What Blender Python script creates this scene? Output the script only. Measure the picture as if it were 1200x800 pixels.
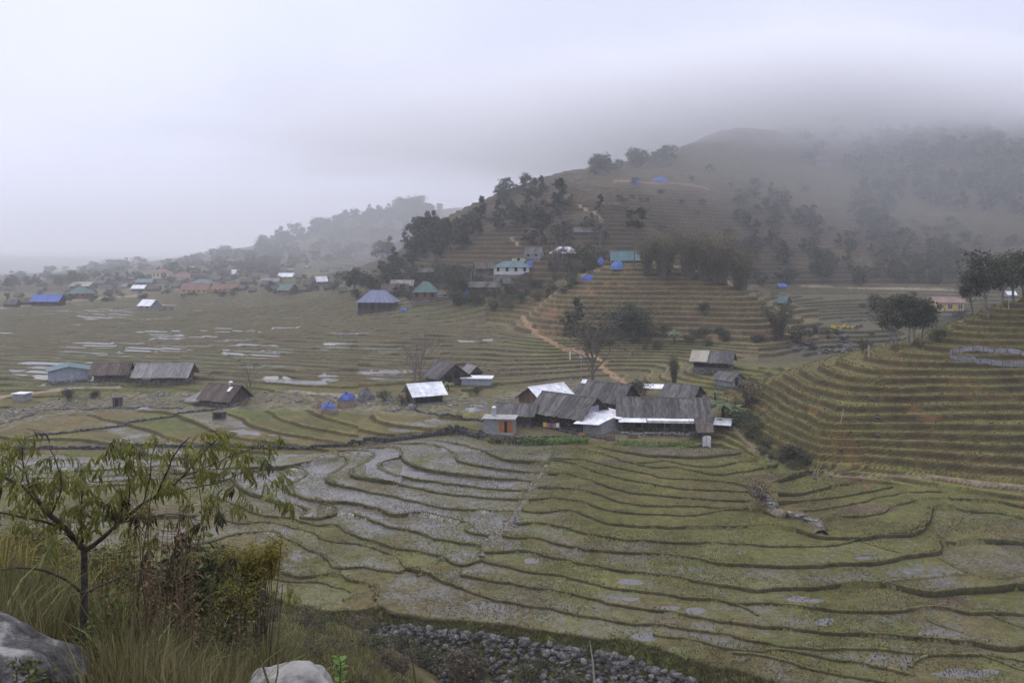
import bpy, bmesh, math, random
import numpy as np
from mathutils import Vector, Matrix, Euler

S = bpy.context.scene
for _o in list(bpy.data.objects):
    bpy.data.objects.remove(_o)
R = math.radians
random.seed(7)
rng = np.random.default_rng(7)

# ------------------------------------------------------------------ camera, light, exposure
F, CX, HY, HC = 1040.0, 600.0, 290.0, 33.0      # focal length in photo pixels, centre column, horizon row, eye height
cam_d = bpy.data.cameras.new('camera')
cam = bpy.data.objects.new('camera', cam_d)
S.collection.objects.link(cam)
cam.location = (0, 0, HC)
cam.rotation_euler = (R(90), 0, 0)
cam_d.sensor_width = 36.0
cam_d.lens = 36.0 * F / 1200.0
cam_d.shift_y = -(400.0 - HY) / 1200.0
cam_d.clip_start = 0.2
cam_d.clip_end = 30000
S.camera = cam

SUN_EL, SUN_AZ = R(50), R(-35)                   # azimuth measured from +Y towards +X
world = bpy.data.worlds.new('World')
S.world = world
world.use_nodes = True
wn, wl = world.node_tree.nodes, world.node_tree.links
wn.clear()
sky = wn.new('ShaderNodeTexSky')
sky.sky_type = 'NISHITA'
sky.sun_disc = False
sky.sun_elevation = SUN_EL
sky.sun_rotation = SUN_AZ
sky.air_density = 1.0
sky.dust_density = 4.0
sky.ozone_density = 1.0
# overcast: the clear sky is mostly veiled by a cloud layer, three times as bright overhead as at the horizon
tc = wn.new('ShaderNodeTexCoord')
sep = wn.new('ShaderNodeSeparateXYZ')
ramp = wn.new('ShaderNodeValToRGB')
cr = ramp.color_ramp
cr.elements[0].position = 0.0
cr.elements[0].color = (0.74, 0.765, 0.98, 1)
cr.elements[1].position = 1.0
cr.elements[1].color = (1.52, 1.54, 1.82, 1)
e = cr.elements.new(0.12); e.color = (0.60, 0.63, 0.82, 1)
e = cr.elements.new(0.30); e.color = (0.60, 0.63, 0.79, 1)
cn = wn.new('ShaderNodeTexNoise')
cn.inputs['Scale'].default_value = 2.2
cn.inputs['Detail'].default_value = 4
cmr = wn.new('ShaderNodeMapRange')
cmr.inputs[1].default_value = 0.3; cmr.inputs[2].default_value = 0.7
cmr.inputs[3].default_value = 0.90; cmr.inputs[4].default_value = 1.10
cmul = wn.new('ShaderNodeVectorMath'); cmul.operation = 'MULTIPLY'
csc = wn.new('ShaderNodeVectorMath'); csc.operation = 'SCALE'; csc.inputs['Scale'].default_value = 13.0
mixw = wn.new('ShaderNodeMix'); mixw.data_type = 'RGBA'
mixw.inputs[0].default_value = 0.88
bg = wn.new('ShaderNodeBackground')
bg.inputs['Strength'].default_value = 0.10
wo = wn.new('ShaderNodeOutputWorld')
wl.new(tc.outputs['Generated'], sep.inputs[0])
wl.new(sep.outputs['Z'], ramp.inputs[0])
wl.new(tc.outputs['Generated'], cn.inputs['Vector'])
wl.new(cn.outputs['Fac'], cmr.inputs[0])
wl.new(ramp.outputs['Color'], cmul.inputs[0])
wl.new(cmr.outputs[0], cmul.inputs[1])
# the cloud layer is thinner, and brighter, towards the hidden sun
sdot = wn.new('ShaderNodeVectorMath'); sdot.operation = 'DOT_PRODUCT'
sdot.inputs[1].default_value = (math.sin(R(-48))*.95, math.cos(R(-48))*.95, .31)
wl.new(tc.outputs['Generated'], sdot.inputs[0])
smr = wn.new('ShaderNodeMapRange'); smr.inputs[1].default_value = -0.2; smr.inputs[2].default_value = 1.0
smr.inputs[3].default_value = 0.86; smr.inputs[4].default_value = 1.16
wl.new(sdot.outputs['Value'], smr.inputs[0])
cm2 = wn.new('ShaderNodeVectorMath'); cm2.operation = 'MULTIPLY'
wl.new(cmul.outputs[0], cm2.inputs[0]); wl.new(smr.outputs[0], cm2.inputs[1])
wl.new(cm2.outputs[0], csc.inputs[0])
wl.new(sky.outputs[0], mixw.inputs[6])
wl.new(csc.outputs[0], mixw.inputs[7])
wl.new(mixw.outputs[2], bg.inputs['Color'])
wl.new(bg.outputs[0], wo.inputs['Surface'])

sun_d = bpy.data.lights.new('sun', 'SUN')
sun_d.energy = 0.75
sun_d.angle = R(40)
sun_d.color = (1.0, 0.95, 0.86)
sun = bpy.data.objects.new('sun', sun_d)
S.collection.objects.link(sun)
_sd = Vector((math.sin(SUN_AZ) * math.cos(SUN_EL), math.cos(SUN_AZ) * math.cos(SUN_EL), math.sin(SUN_EL)))
sun.rotation_euler = _sd.to_track_quat('Z', 'Y').to_euler()

S.view_settings.view_transform = 'Standard'
S.view_settings.look = 'None'
S.view_settings.exposure = 0.0
S.view_settings.gamma = 1.0
S.render.engine = 'CYCLES'
S.cycles.max_bounces = 6
S.cycles.volume_bounces = 4
S.cycles.transparent_max_bounces = 8
S.cycles.use_denoising = True

# ------------------------------------------------------------------ helpers
COL = S.collection

def link(o):
    COL.objects.link(o)
    return o

def tag(o, label=None, cat=None, group=None, kind=None):
    if label: o['label'] = label
    if cat: o['category'] = cat
    if group: o['group'] = group
    if kind: o['kind'] = kind
    return o

def empty(name, loc, rz=0.0, sc=1.0):
    o = bpy.data.objects.new(name, None)
    link(o)
    o.location = loc
    o.rotation_euler = (0, 0, rz)
    o.scale = (sc, sc, sc)
    o.empty_display_size = 0.2
    return o

def obj(name, mesh, parent=None):
    o = bpy.data.objects.new(name, mesh)
    link(o)
    if parent: o.parent = parent
    return o

class MB:
    """collects polygons; build() makes one mesh object"""
    def __init__(s):
        s.v = []; s.f = []; s.m = []
    def quad(s, a, b, c, d, m=0):
        n = len(s.v); s.v += [a, b, c, d]; s.f.append((n, n+1, n+2, n+3)); s.m.append(m)
    def tri(s, a, b, c, m=0):
        n = len(s.v); s.v += [a, b, c]; s.f.append((n, n+1, n+2)); s.m.append(m)
    def box(s, x0, x1, y0, y1, z0, z1, m=0):
        n = len(s.v)
        s.v += [(x0,y0,z0),(x1,y0,z0),(x1,y1,z0),(x0,y1,z0),(x0,y0,z1),(x1,y0,z1),(x1,y1,z1),(x0,y1,z1)]
        for f in ((0,3,2,1),(4,5,6,7),(0,1,5,4),(1,2,6,5),(2,3,7,6),(3,0,4,7)):
            s.f.append(tuple(n+i for i in f)); s.m.append(m)
    def slab(s, a, b, c, d, t, m=0):
        """quad a b c d (top face, counter-clockwise from above) with thickness t downwards"""
        n = len(s.v)
        s.v += [tuple(a), tuple(b), tuple(c), tuple(d)] + [(p[0], p[1], p[2]-t) for p in (a, b, c, d)]
        for f in ((0,1,2,3),(7,6,5,4),(0,4,5,1),(1,5,6,2),(2,6,7,3),(3,7,4,0)):
            s.f.append(tuple(n+i for i in f)); s.m.append(m)
    def tube(s, pts, rads, k=6, m=0):
        n0 = len(s.v)
        pts = [Vector(p) for p in pts]
        for i, p in enumerate(pts):
            d = (pts[min(i+1, len(pts)-1)] - pts[max(i-1, 0)])
            if d.length < 1e-9: d = Vector((0,0,1))
            d.normalize()
            u = d.cross(Vector((0.31, 0.17, 1.0)) if abs(d.z) < 0.9 else Vector((1, 0.2, 0)))
            u.normalize(); w = d.cross(u)
            for j in range(k):
                a = 2*math.pi*j/k
                s.v.append(tuple(p + (u*math.cos(a) + w*math.sin(a))*rads[i]))
        for i in range(len(pts)-1):
            for j in range(k):
                a = n0+i*k+j; b = n0+i*k+(j+1) % k
                s.f.append((a, b, b+k, a+k)); s.m.append(m)
        s.f.append(tuple(n0+(len(pts)-1)*k+j for j in range(k))); s.m.append(m)
        s.f.append(tuple(n0+k-1-j for j in range(k))); s.m.append(m)
    def mesh(s, name, mats, smooth=False):
        me = bpy.data.meshes.new(name)
        me.from_pydata(s.v, [], s.f)
        for mt in (mats if isinstance(mats, (list, tuple)) else [mats]):
            me.materials.append(mt)
        if len(set(s.m)) > 1:
            me.polygons.foreach_set('material_index', s.m)
        if smooth:
            me.polygons.foreach_set('use_smooth', [True]*len(s.f))
        me.update()
        return me
    def build(s, name, mats, parent=None, smooth=False):
        return obj(name, s.mesh(name, mats, smooth), parent)

def np_mesh(name, V, faces, mats, smooth=False, attrs=None, mat_idx=None):
    """V (n,3) float, faces (m,3) or (m,4) int"""
    me = bpy.data.meshes.new(name)
    k = faces.shape[1]
    me.vertices.add(len(V)); me.vertices.foreach_set('co', np.ascontiguousarray(V, np.float32).ravel())
    me.loops.add(faces.size); me.loops.foreach_set('vertex_index', np.ascontiguousarray(faces, np.int32).ravel())
    me.polygons.add(len(faces))
    me.polygons.foreach_set('loop_start', np.arange(0, faces.size, k, dtype=np.int32))
    me.polygons.foreach_set('loop_total', np.full(len(faces), k, np.int32))
    if smooth:
        me.polygons.foreach_set('use_smooth', np.ones(len(faces), bool))
    for mt in (mats if isinstance(mats, (list, tuple)) else [mats]):
        me.materials.append(mt)
    if mat_idx is not None:
        me.polygons.foreach_set('material_index', np.ascontiguousarray(mat_idx, np.int32))
    for an, a in (attrs or {}).items():
        if a.ndim == 1:
            at = me.attributes.new(an, 'FLOAT', 'POINT'); at.data.foreach_set('value', np.ascontiguousarray(a, np.float32))
        else:
            at = me.attributes.new(an, 'FLOAT_COLOR', 'POINT')
            c = np.ones((len(a), 4), np.float32); c[:, :3] = a
            at.data.foreach_set('color', c.ravel())
    me.update()
    me.validate()
    return me

# ---- numpy value noise
_T = rng.random((256, 256)).astype(np.float32)
def vnoise(x, y):
    xi = np.floor(x).astype(np.int64); yi = np.floor(y).astype(np.int64)
    fx = (x-xi).astype(np.float32); fy = (y-yi).astype(np.float32)
    fx = fx*fx*(3-2*fx); fy = fy*fy*(3-2*fy)
    x0 = xi & 255; x1 = (xi+1) & 255; y0 = yi & 255; y1 = (yi+1) & 255
    return (_T[y0, x0]*(1-fx)+_T[y0, x1]*fx)*(1-fy) + (_T[y1, x0]*(1-fx)+_T[y1, x1]*fx)*fy
def fbm(x, y, o=4):
    a = 0.5; s = 0; t = 0
    for i in range(o):
        s = s + a*vnoise(x*2**i+17.3*i, y*2**i+5.1*i); t += a; a *= 0.5
    return s/t
def sstep(a, b, x):
    t = np.clip((x-a)/(b-a), 0, 1)
    return t*t*(3-2*t)

# ------------------------------------------------------------------ materials
def nodes_of(name):
    m = bpy.data.materials.new(name); m.use_nodes = True
    nt = m.node_tree
    return m, nt.nodes, nt.links, nt.nodes['Principled BSDF']

def noise_node(n, l, scale, detail=4, coord=None, rough=0.6, stretch=None):
    t = n.new('ShaderNodeTexNoise')
    t.inputs['Scale'].default_value = scale; t.inputs['Detail'].default_value = detail
    t.inputs['Roughness'].default_value = rough
    if coord is not None:
        if stretch:
            mp = n.new('ShaderNodeMapping'); mp.inputs['Scale'].default_value = stretch
            l.new(coord, mp.inputs[0]); l.new(mp.outputs[0], t.inputs['Vector'])
        else:
            l.new(coord, t.inputs['Vector'])
    return t

def mat_noise(name, c1, c2, scale=3.0, rough=0.9, detail=5, stretch=None, spec=0.2, bump=0.3, c3=None, lo=0.35, hi=0.65, rand=0.0, island=0.0, metallic=0.0, bumpd=0.05):
    """two or three colours mixed by object-space noise, with bump; rand: value change from object to object"""
    m, n, l, b = nodes_of(name)
    tcn = n.new('ShaderNodeTexCoord')
    t = noise_node(n, l, scale, detail, tcn.outputs['Object'], 0.65, stretch)
    rp = n.new('ShaderNodeValToRGB')
    rp.color_ramp.elements[0].position = lo; rp.color_ramp.elements[0].color = (*c1, 1)
    rp.color_ramp.elements[1].position = hi; rp.color_ramp.elements[1].color = (*c2, 1)
    if c3:
        ee = rp.color_ramp.elements.new((lo+hi)/2); ee.color = (*c3, 1)
    l.new(t.outputs['Fac'], rp.inputs[0])
    out = rp.outputs[0]
    if rand:
        oi = n.new('ShaderNodeObjectInfo')
        mr = n.new('ShaderNodeMapRange'); mr.inputs[3].default_value = 1-rand; mr.inputs[4].default_value = 1+rand
        l.new(oi.outputs['Random'], mr.inputs[0])
        vm = n.new('ShaderNodeVectorMath'); vm.operation = 'MULTIPLY'
        l.new(out, vm.inputs[0]); l.new(mr.outputs[0], vm.inputs[1]); out = vm.outputs[0]
    if island:          # boards and sheets weather one by one
        gi = n.new('ShaderNodeNewGeometry')
        mr = n.new('ShaderNodeMapRange'); mr.inputs[3].default_value = 1-island; mr.inputs[4].default_value = 1+island
        l.new(gi.outputs['Random Per Island'], mr.inputs[0])
        vm = n.new('ShaderNodeVectorMath'); vm.operation = 'MULTIPLY'
        l.new(out, vm.inputs[0]); l.new(mr.outputs[0], vm.inputs[1]); out = vm.outputs[0]
    l.new(out, b.inputs['Base Color'])
    b.inputs['Roughness'].default_value = rough
    b.inputs['Specular IOR Level'].default_value = spec
    b.inputs['Metallic'].default_value = metallic
    if bump:
        bp = n.new('ShaderNodeBump'); bp.inputs['Strength'].default_value = bump; bp.inputs['Distance'].default_value = bumpd
        t2 = noise_node(n, l, scale*3, 4, tcn.outputs['Object'], 0.6, stretch)
        l.new(t2.outputs['Fac'], bp.inputs['Height']); l.new(bp.outputs[0], b.inputs['Normal'])
    return m

def mat_leaf(name, c1, c2, c3=None, rough=0.65, transl=0.25, attr=None):
    """foliage: colour varies leaf by leaf (random per mesh island), a little light comes through"""
    m, n, l, b = nodes_of(name)
    g = n.new('ShaderNodeNewGeometry')
    oi = n.new('ShaderNodeObjectInfo')
    rp = n.new('ShaderNodeValToRGB')
    rp.color_ramp.elements[0].color = (*c1, 1); rp.color_ramp.elements[1].color = (*c2, 1)
    if c3:
        ee = rp.color_ramp.elements.new(0.55); ee.color = (*c3, 1)
    l.new(g.outputs['Random Per Island'], rp.inputs[0])
    mr = n.new('ShaderNodeMapRange'); mr.inputs[3].default_value = 0.75; mr.inputs[4].default_value = 1.25
    l.new(oi.outputs['Random'], mr.inputs[0])
    vm = n.new('ShaderNodeVectorMath'); vm.operation = 'MULTIPLY'
    l.new(rp.outputs[0], vm.inputs[0]); l.new(mr.outputs[0], vm.inputs[1])
    l.new(vm.outputs[0], b.inputs['Base Color'])
    b.inputs['Roughness'].default_value = rough
    b.inputs['Specular IOR Level'].default_value = 0.25
    if transl:
        tr = n.new('ShaderNodeBsdfTranslucent'); l.new(vm.outputs[0], tr.inputs['Color'])
        mx = n.new('ShaderNodeMixShader'); mx.inputs[0].default_value = transl
        l.new(b.outputs[0], mx.inputs[1]); l.new(tr.outputs[0], mx.inputs[2])
        l.new(mx.outputs[0], n['Material Output'].inputs['Surface'])
    return m

def mat_ground(name):
    """soil and grass colour comes from the mesh ('base'); 'wet' says how much of the surface stands under water"""
    m, n, l, b = nodes_of(name)
    g = n.new('ShaderNodeNewGeometry')
    pos = g.outputs['Position']
    at = n.new('ShaderNodeAttribute'); at.attribute_name = 'base'
    aw = n.new('ShaderNodeAttribute'); aw.attribute_name = 'wet'
    n1 = noise_node(n, l, 0.9, 6, pos, 0.7)
    n2 = noise_node(n, l, 5.0, 3, pos, 0.75)
    n3 = noise_node(n, l, 0.12, 5, pos, 0.6)
    def mr(src, a, bb, c, d):
        x = n.new('ShaderNodeMapRange'); x.inputs[1].default_value = a; x.inputs[2].default_value = bb
        x.inputs[3].default_value = c; x.inputs[4].default_value = d; l.new(src, x.inputs[0]); return x.outputs[0]
    def mul(a, bb):
        x = n.new('ShaderNodeMath'); x.operation = 'MULTIPLY'; l.new(a, x.inputs[0]); l.new(bb, x.inputs[1]); return x.outputs[0]
    f = mul(mul(mr(n1.outputs['Fac'], .3, .7, .60, 1.40), mr(n2.outputs['Fac'], .3, .7, .55, 1.45)), mr(n3.outputs['Fac'], .3, .7, .8, 1.2))
    vm = n.new('ShaderNodeVectorMath'); vm.operation = 'MULTIPLY'
    l.new(at.outputs['Color'], vm.inputs[0]); l.new(f, vm.inputs[1])
    # yellow-green against brown growth
    n4 = noise_node(n, l, 1.7, 5, pos, 0.7)
    rp = n.new('ShaderNodeValToRGB')
    rp.color_ramp.elements[0].position = .35; rp.color_ramp.elements[0].color = (1.18, 0.95, 0.85, 1)
    rp.color_ramp.elements[1].position = .65; rp.color_ramp.elements[1].color = (0.86, 1.04, 0.95, 1)
    l.new(n4.outputs['Fac'], rp.inputs[0])
    vm2 = n.new('ShaderNodeVectorMath'); vm2.operation = 'MULTIPLY'
    l.new(vm.outputs[0], vm2.inputs[0]); l.new(rp.outputs[0], vm2.inputs[1])
    # standing water between the stubble
    nw = noise_node(n, l, 2.3, 5, pos, 0.78)
    nw2 = noise_node(n, l, 0.25, 3, pos, 0.5)
    ad = n.new('ShaderNodeMath'); ad.operation = 'MULTIPLY_ADD'; ad.inputs[1].default_value = 0.45
    l.new(nw2.outputs['Fac'], ad.inputs[0]); l.new(nw.outputs['Fac'], ad.inputs[2])
    ad2 = n.new('ShaderNodeMath'); ad2.operation = 'ADD'
    l.new(ad.outputs[0], ad2.inputs[0]); l.new(aw.outputs['Fac'], ad2.inputs[1])
    wm = mr(ad2.outputs[0], 1.14, 1.30, 0, 1)
    mx = n.new('ShaderNodeMix'); mx.data_type = 'RGBA'
    l.new(wm, mx.inputs[0]); l.new(vm2.outputs[0], mx.inputs[6]); mx.inputs[7].default_value = (0.075, 0.068, 0.062, 1)
    l.new(mx.outputs[2], b.inputs['Base Color'])
    l.new(mr(wm, 0, 1, .95, .22), b.inputs['Roughness'])
    l.new(mr(wm, 0, 1, .12, .55), b.inputs['Specular IOR Level'])
    bp = n.new('ShaderNodeBump'); bp.inputs['Distance'].default_value = 0.12
    l.new(mr(wm, 0, 1, .8, .03), bp.inputs['Strength'])
    l.new(n2.outputs['Fac'], bp.inputs['Height'])
    l.new(bp.outputs[0], b.inputs['Normal'])
    return m
M = {}
M['ground'] = mat_ground('terraced_soil')
# ------------------------------------------------------------------ the valley: one sheet of ground
def plane_z(x, y):
    return -0.5 + 0.040*(y-155) + 0.027*(x-15)

def row_of(Y, z): return HY + F*(HC-z)/Y
def z_of(py, Y): return HC - Y*(py-HY)/F

# survey points: (column, row, distance) read off the photograph
G = []
for px in (-400, -100, 150, 350, 550, 750, 900, 1050, 1200, 1450, 1700):
    for Y in (58, 75, 90, 105, 120, 135, 150):
        lim = 150 if px <= 750 else (128 if px <= 950 else (108 if px <= 1060 else 98))
        if Y <= lim:
            x = (px-CX)/F*Y
            G.append((px, row_of(Y, plane_z(x, Y)), Y))
G += [(1200,572,120.5),(1450,582,118),(1700,590,116),(1070,560,127),(1000,555.5,130.5),(940,548,135),(880,520,150),(860,505,160),
 (960,500,136),(1080,500,136),(1200,500,136),(1400,500,136),(1700,500,136),(1000,460,147),(1100,460,147),(1200,460,147),(1400,460,147),
 (1030,430,157),(1100,430,156),(1200,430,156),(1450,430,156),(1120,400,166),(1200,400,165),(1500,395,165),(1700,390,165),
 (1160,370,175),(1250,370,175),(1195,347,184),(1300,320,190),(1600,280,200),
 (910,480,152),(885,465,165),(930,447,162),(900,441,180),(960,426,173),(1020,412,170),(1060,402,172),(1100,388,178),
 (1020,420,215),(1100,410,215),(1200,385,225),(1300,370,235),(1600,350,260),(950,428,205),
 (960,415,250),(930,405,255),(990,395,270),(1010,380,290),(1000,350,360),(1000,337,430),(1080,384,320),(1110,388,325),(1110,363,345),(1110,345,400),
 (1110,335,430),(1200,345,390),(1200,333,430),(1400,330,400),(1700,320,400),
 (950,330,440),(1000,300,480),(1000,250,560),(1000,200,640),(1000,150,720),(1000,118,790),(1000,113,850),(1000,140,950),
 (1100,335,435),(1100,290,500),(1100,240,575),(1100,180,660),(1100,130,740),
 (1200,300,480),(1200,240,560),(1200,180,650),(1200,130,730),(1200,90,800),(1200,110,950),(1500,80,800),(1500,200,600),(1500,300,450),
 (1800,70,800),(1800,300,450),(850,330,420),(850,290,460),(850,230,540),(850,175,640),(850,152,690),(850,185,800),
 (750,300,365),(750,250,440),(750,215,520),(750,192,585),(750,184,620),(750,212,720),(700,298,365),(700,270,400),(700,230,480),(700,200,560),(700,193,590),(700,222,680),
 (650,285,385),(650,240,450),(650,210,530),(650,203,550),(650,232,650),(600,320,355),(600,290,400),(600,250,460),(600,222,520),(600,242,620),
 (550,310,400),(550,270,455),(550,247,500),(550,264,600),(500,340,385),(500,315,420),(500,285,470),(500,268,510),(500,285,600),
 (450,362,365),(450,345,400),(450,328,450),(450,312,520),(450,302,560),(450,308,650),(450,290,1000),(450,252,1300),(450,262,1700),
 (490,246,1350),(530,250,1350),(400,262,1300),(400,300,900),(400,318,650),(350,277,1300),(350,305,950),(350,325,620),(290,293,1350),(290,303,1800),(290,313,950),(260,325,720),(220,301,1400),(220,309,1900),(150,326,800),(150,309,1450),(80,317,1500),
 (150,313,2200),(50,320,2200),(0,335,800),(0,330,1100),(0,322,1600),(0,325,2300),(-300,330,800),(-300,314,2400),(600,240,1500),(800,240,1500),(1200,200,1600),(1700,200,1600),
 (450,440,222),(450,410,265),(450,385,310),(300,440,222),(300,410,270),(300,385,330),(300,360,430),(300,342,560),(150,440,228),(150,410,285),(150,385,360),(150,365,450),
 (150,348,580),(150,335,750),(0,440,228),(0,410,290),(0,385,370),(0,362,480),(0,348,620),(-300,440,228),(-300,410,290),(-300,385,370),(-300,362,480),(-300,348,620),
 (30,478,193),(100,472,200),(200,467,200),(300,467,198),(400,467,195),(500,470,190),(560,476,182),(-200,485,190),
 (100,515,165),(0,520,162),(200,512,165),(330,510,163),(440,500,165),(540,495,165),(-200,522,165),
 (600,500,163),(700,505,160),(800,510,157),(600,467,194),(700,457,206),(800,460,201),(850,470,190),
 (560,445,220),(650,440,228),(750,435,236),(750,402,260),(650,415,250),(600,405,265),(850,427,220),(880,410,245),(840,402,256),
 (550,410,258),(550,385,300),(550,368,335),(600,385,300),(615,372,315),(700,387,270),(700,350,285),(720,316,298),(760,314,300),(800,315,300),
 (750,390,268),(750,350,283),(800,387,267),(800,350,283),(850,380,265),(850,350,279),(850,332,290),(890,378,262),(890,352,278),(908,365,280),(925,385,275),
 (920,370,310),(870,335,330),(800,313,330),(735,307,320),(680,326,300),(650,350,290),(635,372,288),(660,332,305)]
for px in (-500, -100, 300, 700, 1100, 1700):
    G.append((px, 302, 4500)); G.append((px, 296, 9000))
G = np.array(G, float)
def _ab(px, Y): return np.asarray(px)/150.0, np.log(np.asarray(Y))*7.0
_ga, _gb = _ab(G[:, 0], G[:, 2])
_gz = G[:, 1]
def _tk(r2): return r2*np.log(r2+1e-9)*0.5
_n = len(G)
_K = _tk((_ga[:, None]-_ga[None])**2 + (_gb[:, None]-_gb[None])**2) + np.eye(_n)*0.02
_P = np.stack([np.ones(_n), _ga, _gb], 1)
_A = np.zeros((_n+3, _n+3)); _A[:_n, :_n] = _K; _A[:_n, _n:] = _P; _A[_n:, :_n] = _P.T
_w = np.linalg.solve(_A, np.concatenate([_gz, [0, 0, 0]]))
def base_row(px, Y):
    a, b = _ab(px, Y)
    sh = a.shape; a = a.ravel(); b = b.ravel()
    out = _w[_n] + _w[_n+1]*a + _w[_n+2]*b
    for i in range(_n):
        out += _w[i]*_tk((a-_ga[i])**2 + (b-_gb[i])**2)
    return out.reshape(sh)

# ---- grid of the sheet: columns are directions from the viewpoint, rows are distances (finer where nearer)
def _rows():
    Y = [60.0]
    while Y[-1] < 9500:
        y = Y[-1]
        if y < 130: d = max(y*y/(F*37)*0.85, 0.11)
        elif y < 200: d = 0.33
        elif y < 300: d = 0.50
        elif y < 460: d = 0.80
        elif y < 820: d = 1.5
        else: d = y*0.022
        Y.append(y+d)
    return np.array(Y)
YR = _rows()
PXC = np.concatenate([np.arange(-620, -20, 10), np.arange(-20, 1220, 1.9), np.arange(1222, 1830, 10)]).astype(float)
NR, NC = len(YR), len(PXC)
_cy = np.exp(np.linspace(math.log(60), math.log(9600), 190)); _cp = np.linspace(-640, 1850, 130)
_CG = base_row(*np.meshgrid(_cp, _cy))
def bil(grid, gx, gy, x, y):
    fx = np.interp(x, gx, np.arange(len(gx))); fy = np.interp(y, gy, np.arange(len(gy)))
    x0 = np.minimum(fx.astype(int), len(gx)-2); y0 = np.minimum(fy.astype(int), len(gy)-2)
    tx = fx-x0; ty = fy-y0
    return (grid[y0, x0]*(1-tx)+grid[y0, x0+1]*tx)*(1-ty) + (grid[y0+1, x0]*(1-tx)+grid[y0+1, x0+1]*tx)*ty
PX, YY = np.meshgrid(PXC, YR)
XX = (PX-CX)/F*YY
ZB = HC - YY*(bil(_CG, _cp, np.log(_cy), PX, np.log(YY))-HY)/F
# ---- dikes of the near paddies, traced (column, row), far to near
PATH = [(650,528),(640,545),(625,565),(610,590),(600,605),(590,620),(575,635),(562,652),(545,668),(520,682),(470,712),(440,735),(400,900)]
LL = [
 [(470,517),(492,514),(520,516),(535,519),(570,530),(595,539),(645,544)],
 [(455,519),(490,519),(515,523),(529,529),(535,536),(541,541),(582,549),(630,554)],
 [(430,523),(465,525),(471,532),(472,538),(487,547),(515,553),(582,560),(627,562)],
 [(472,538),(457,540),(446,545),(445,550),(455,555),(485,561),(520,565),(570,571),(620,574)],
 [(395,529),(427,530),(437,535),(432,541),(415,549),(411,555),(420,560),(452,565),(490,571),(520,577),(565,582),(615,585)],
 [(287,547),(330,547),(395,536),(406,537),(406,544),(397,551),(384,559),(385,565),(410,571),(452,579),(490,587),(520,594),(545,596),(605,601)],
 [(287,552),(330,547),(350,549),(360,554),(357,559),(345,565),(332,572),(350,581),(380,588),(410,589),(440,596),(465,604),(490,601),(520,607),(540,610),(552,615),(547,621),(572,627)],
 [(200,548),(270,566),(290,577),(315,586),(340,592),(357,596),(361,600),(352,606),(375,607),(394,600),(392,595),(380,592),(372,587)],
 [(375,607),(394,601),(415,602),(437,610),(465,619),(490,622),(502,627),(520,632),(557,637),(563,640)],
 [(220,566),(255,582),(300,600),(310,604),(340,606),(352,610),(375,614),(395,614),(412,625),(440,635),(465,641),(490,645),(515,651),(535,660),(547,661),(567,656)],
 [(230,604),(282,612),(315,611),(340,616),(365,622),(380,631),(415,636),(440,641),(452,645),(475,660),(480,665),(500,670),(510,674),(540,687)],
 [(230,636),(272,626),(302,622),(325,624),(335,630),(360,641),(385,654),(392,663),(427,664),(447,667),(465,669),(475,664)],
 [(250,640),(290,652),(317,665),(340,672),(350,675),(375,674),(390,671),(415,679),(435,686),(442,695),(440,702)],
 [(290,672),(345,680),(375,680),(390,684),(410,692),(410,697),(400,702)],
]
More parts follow.
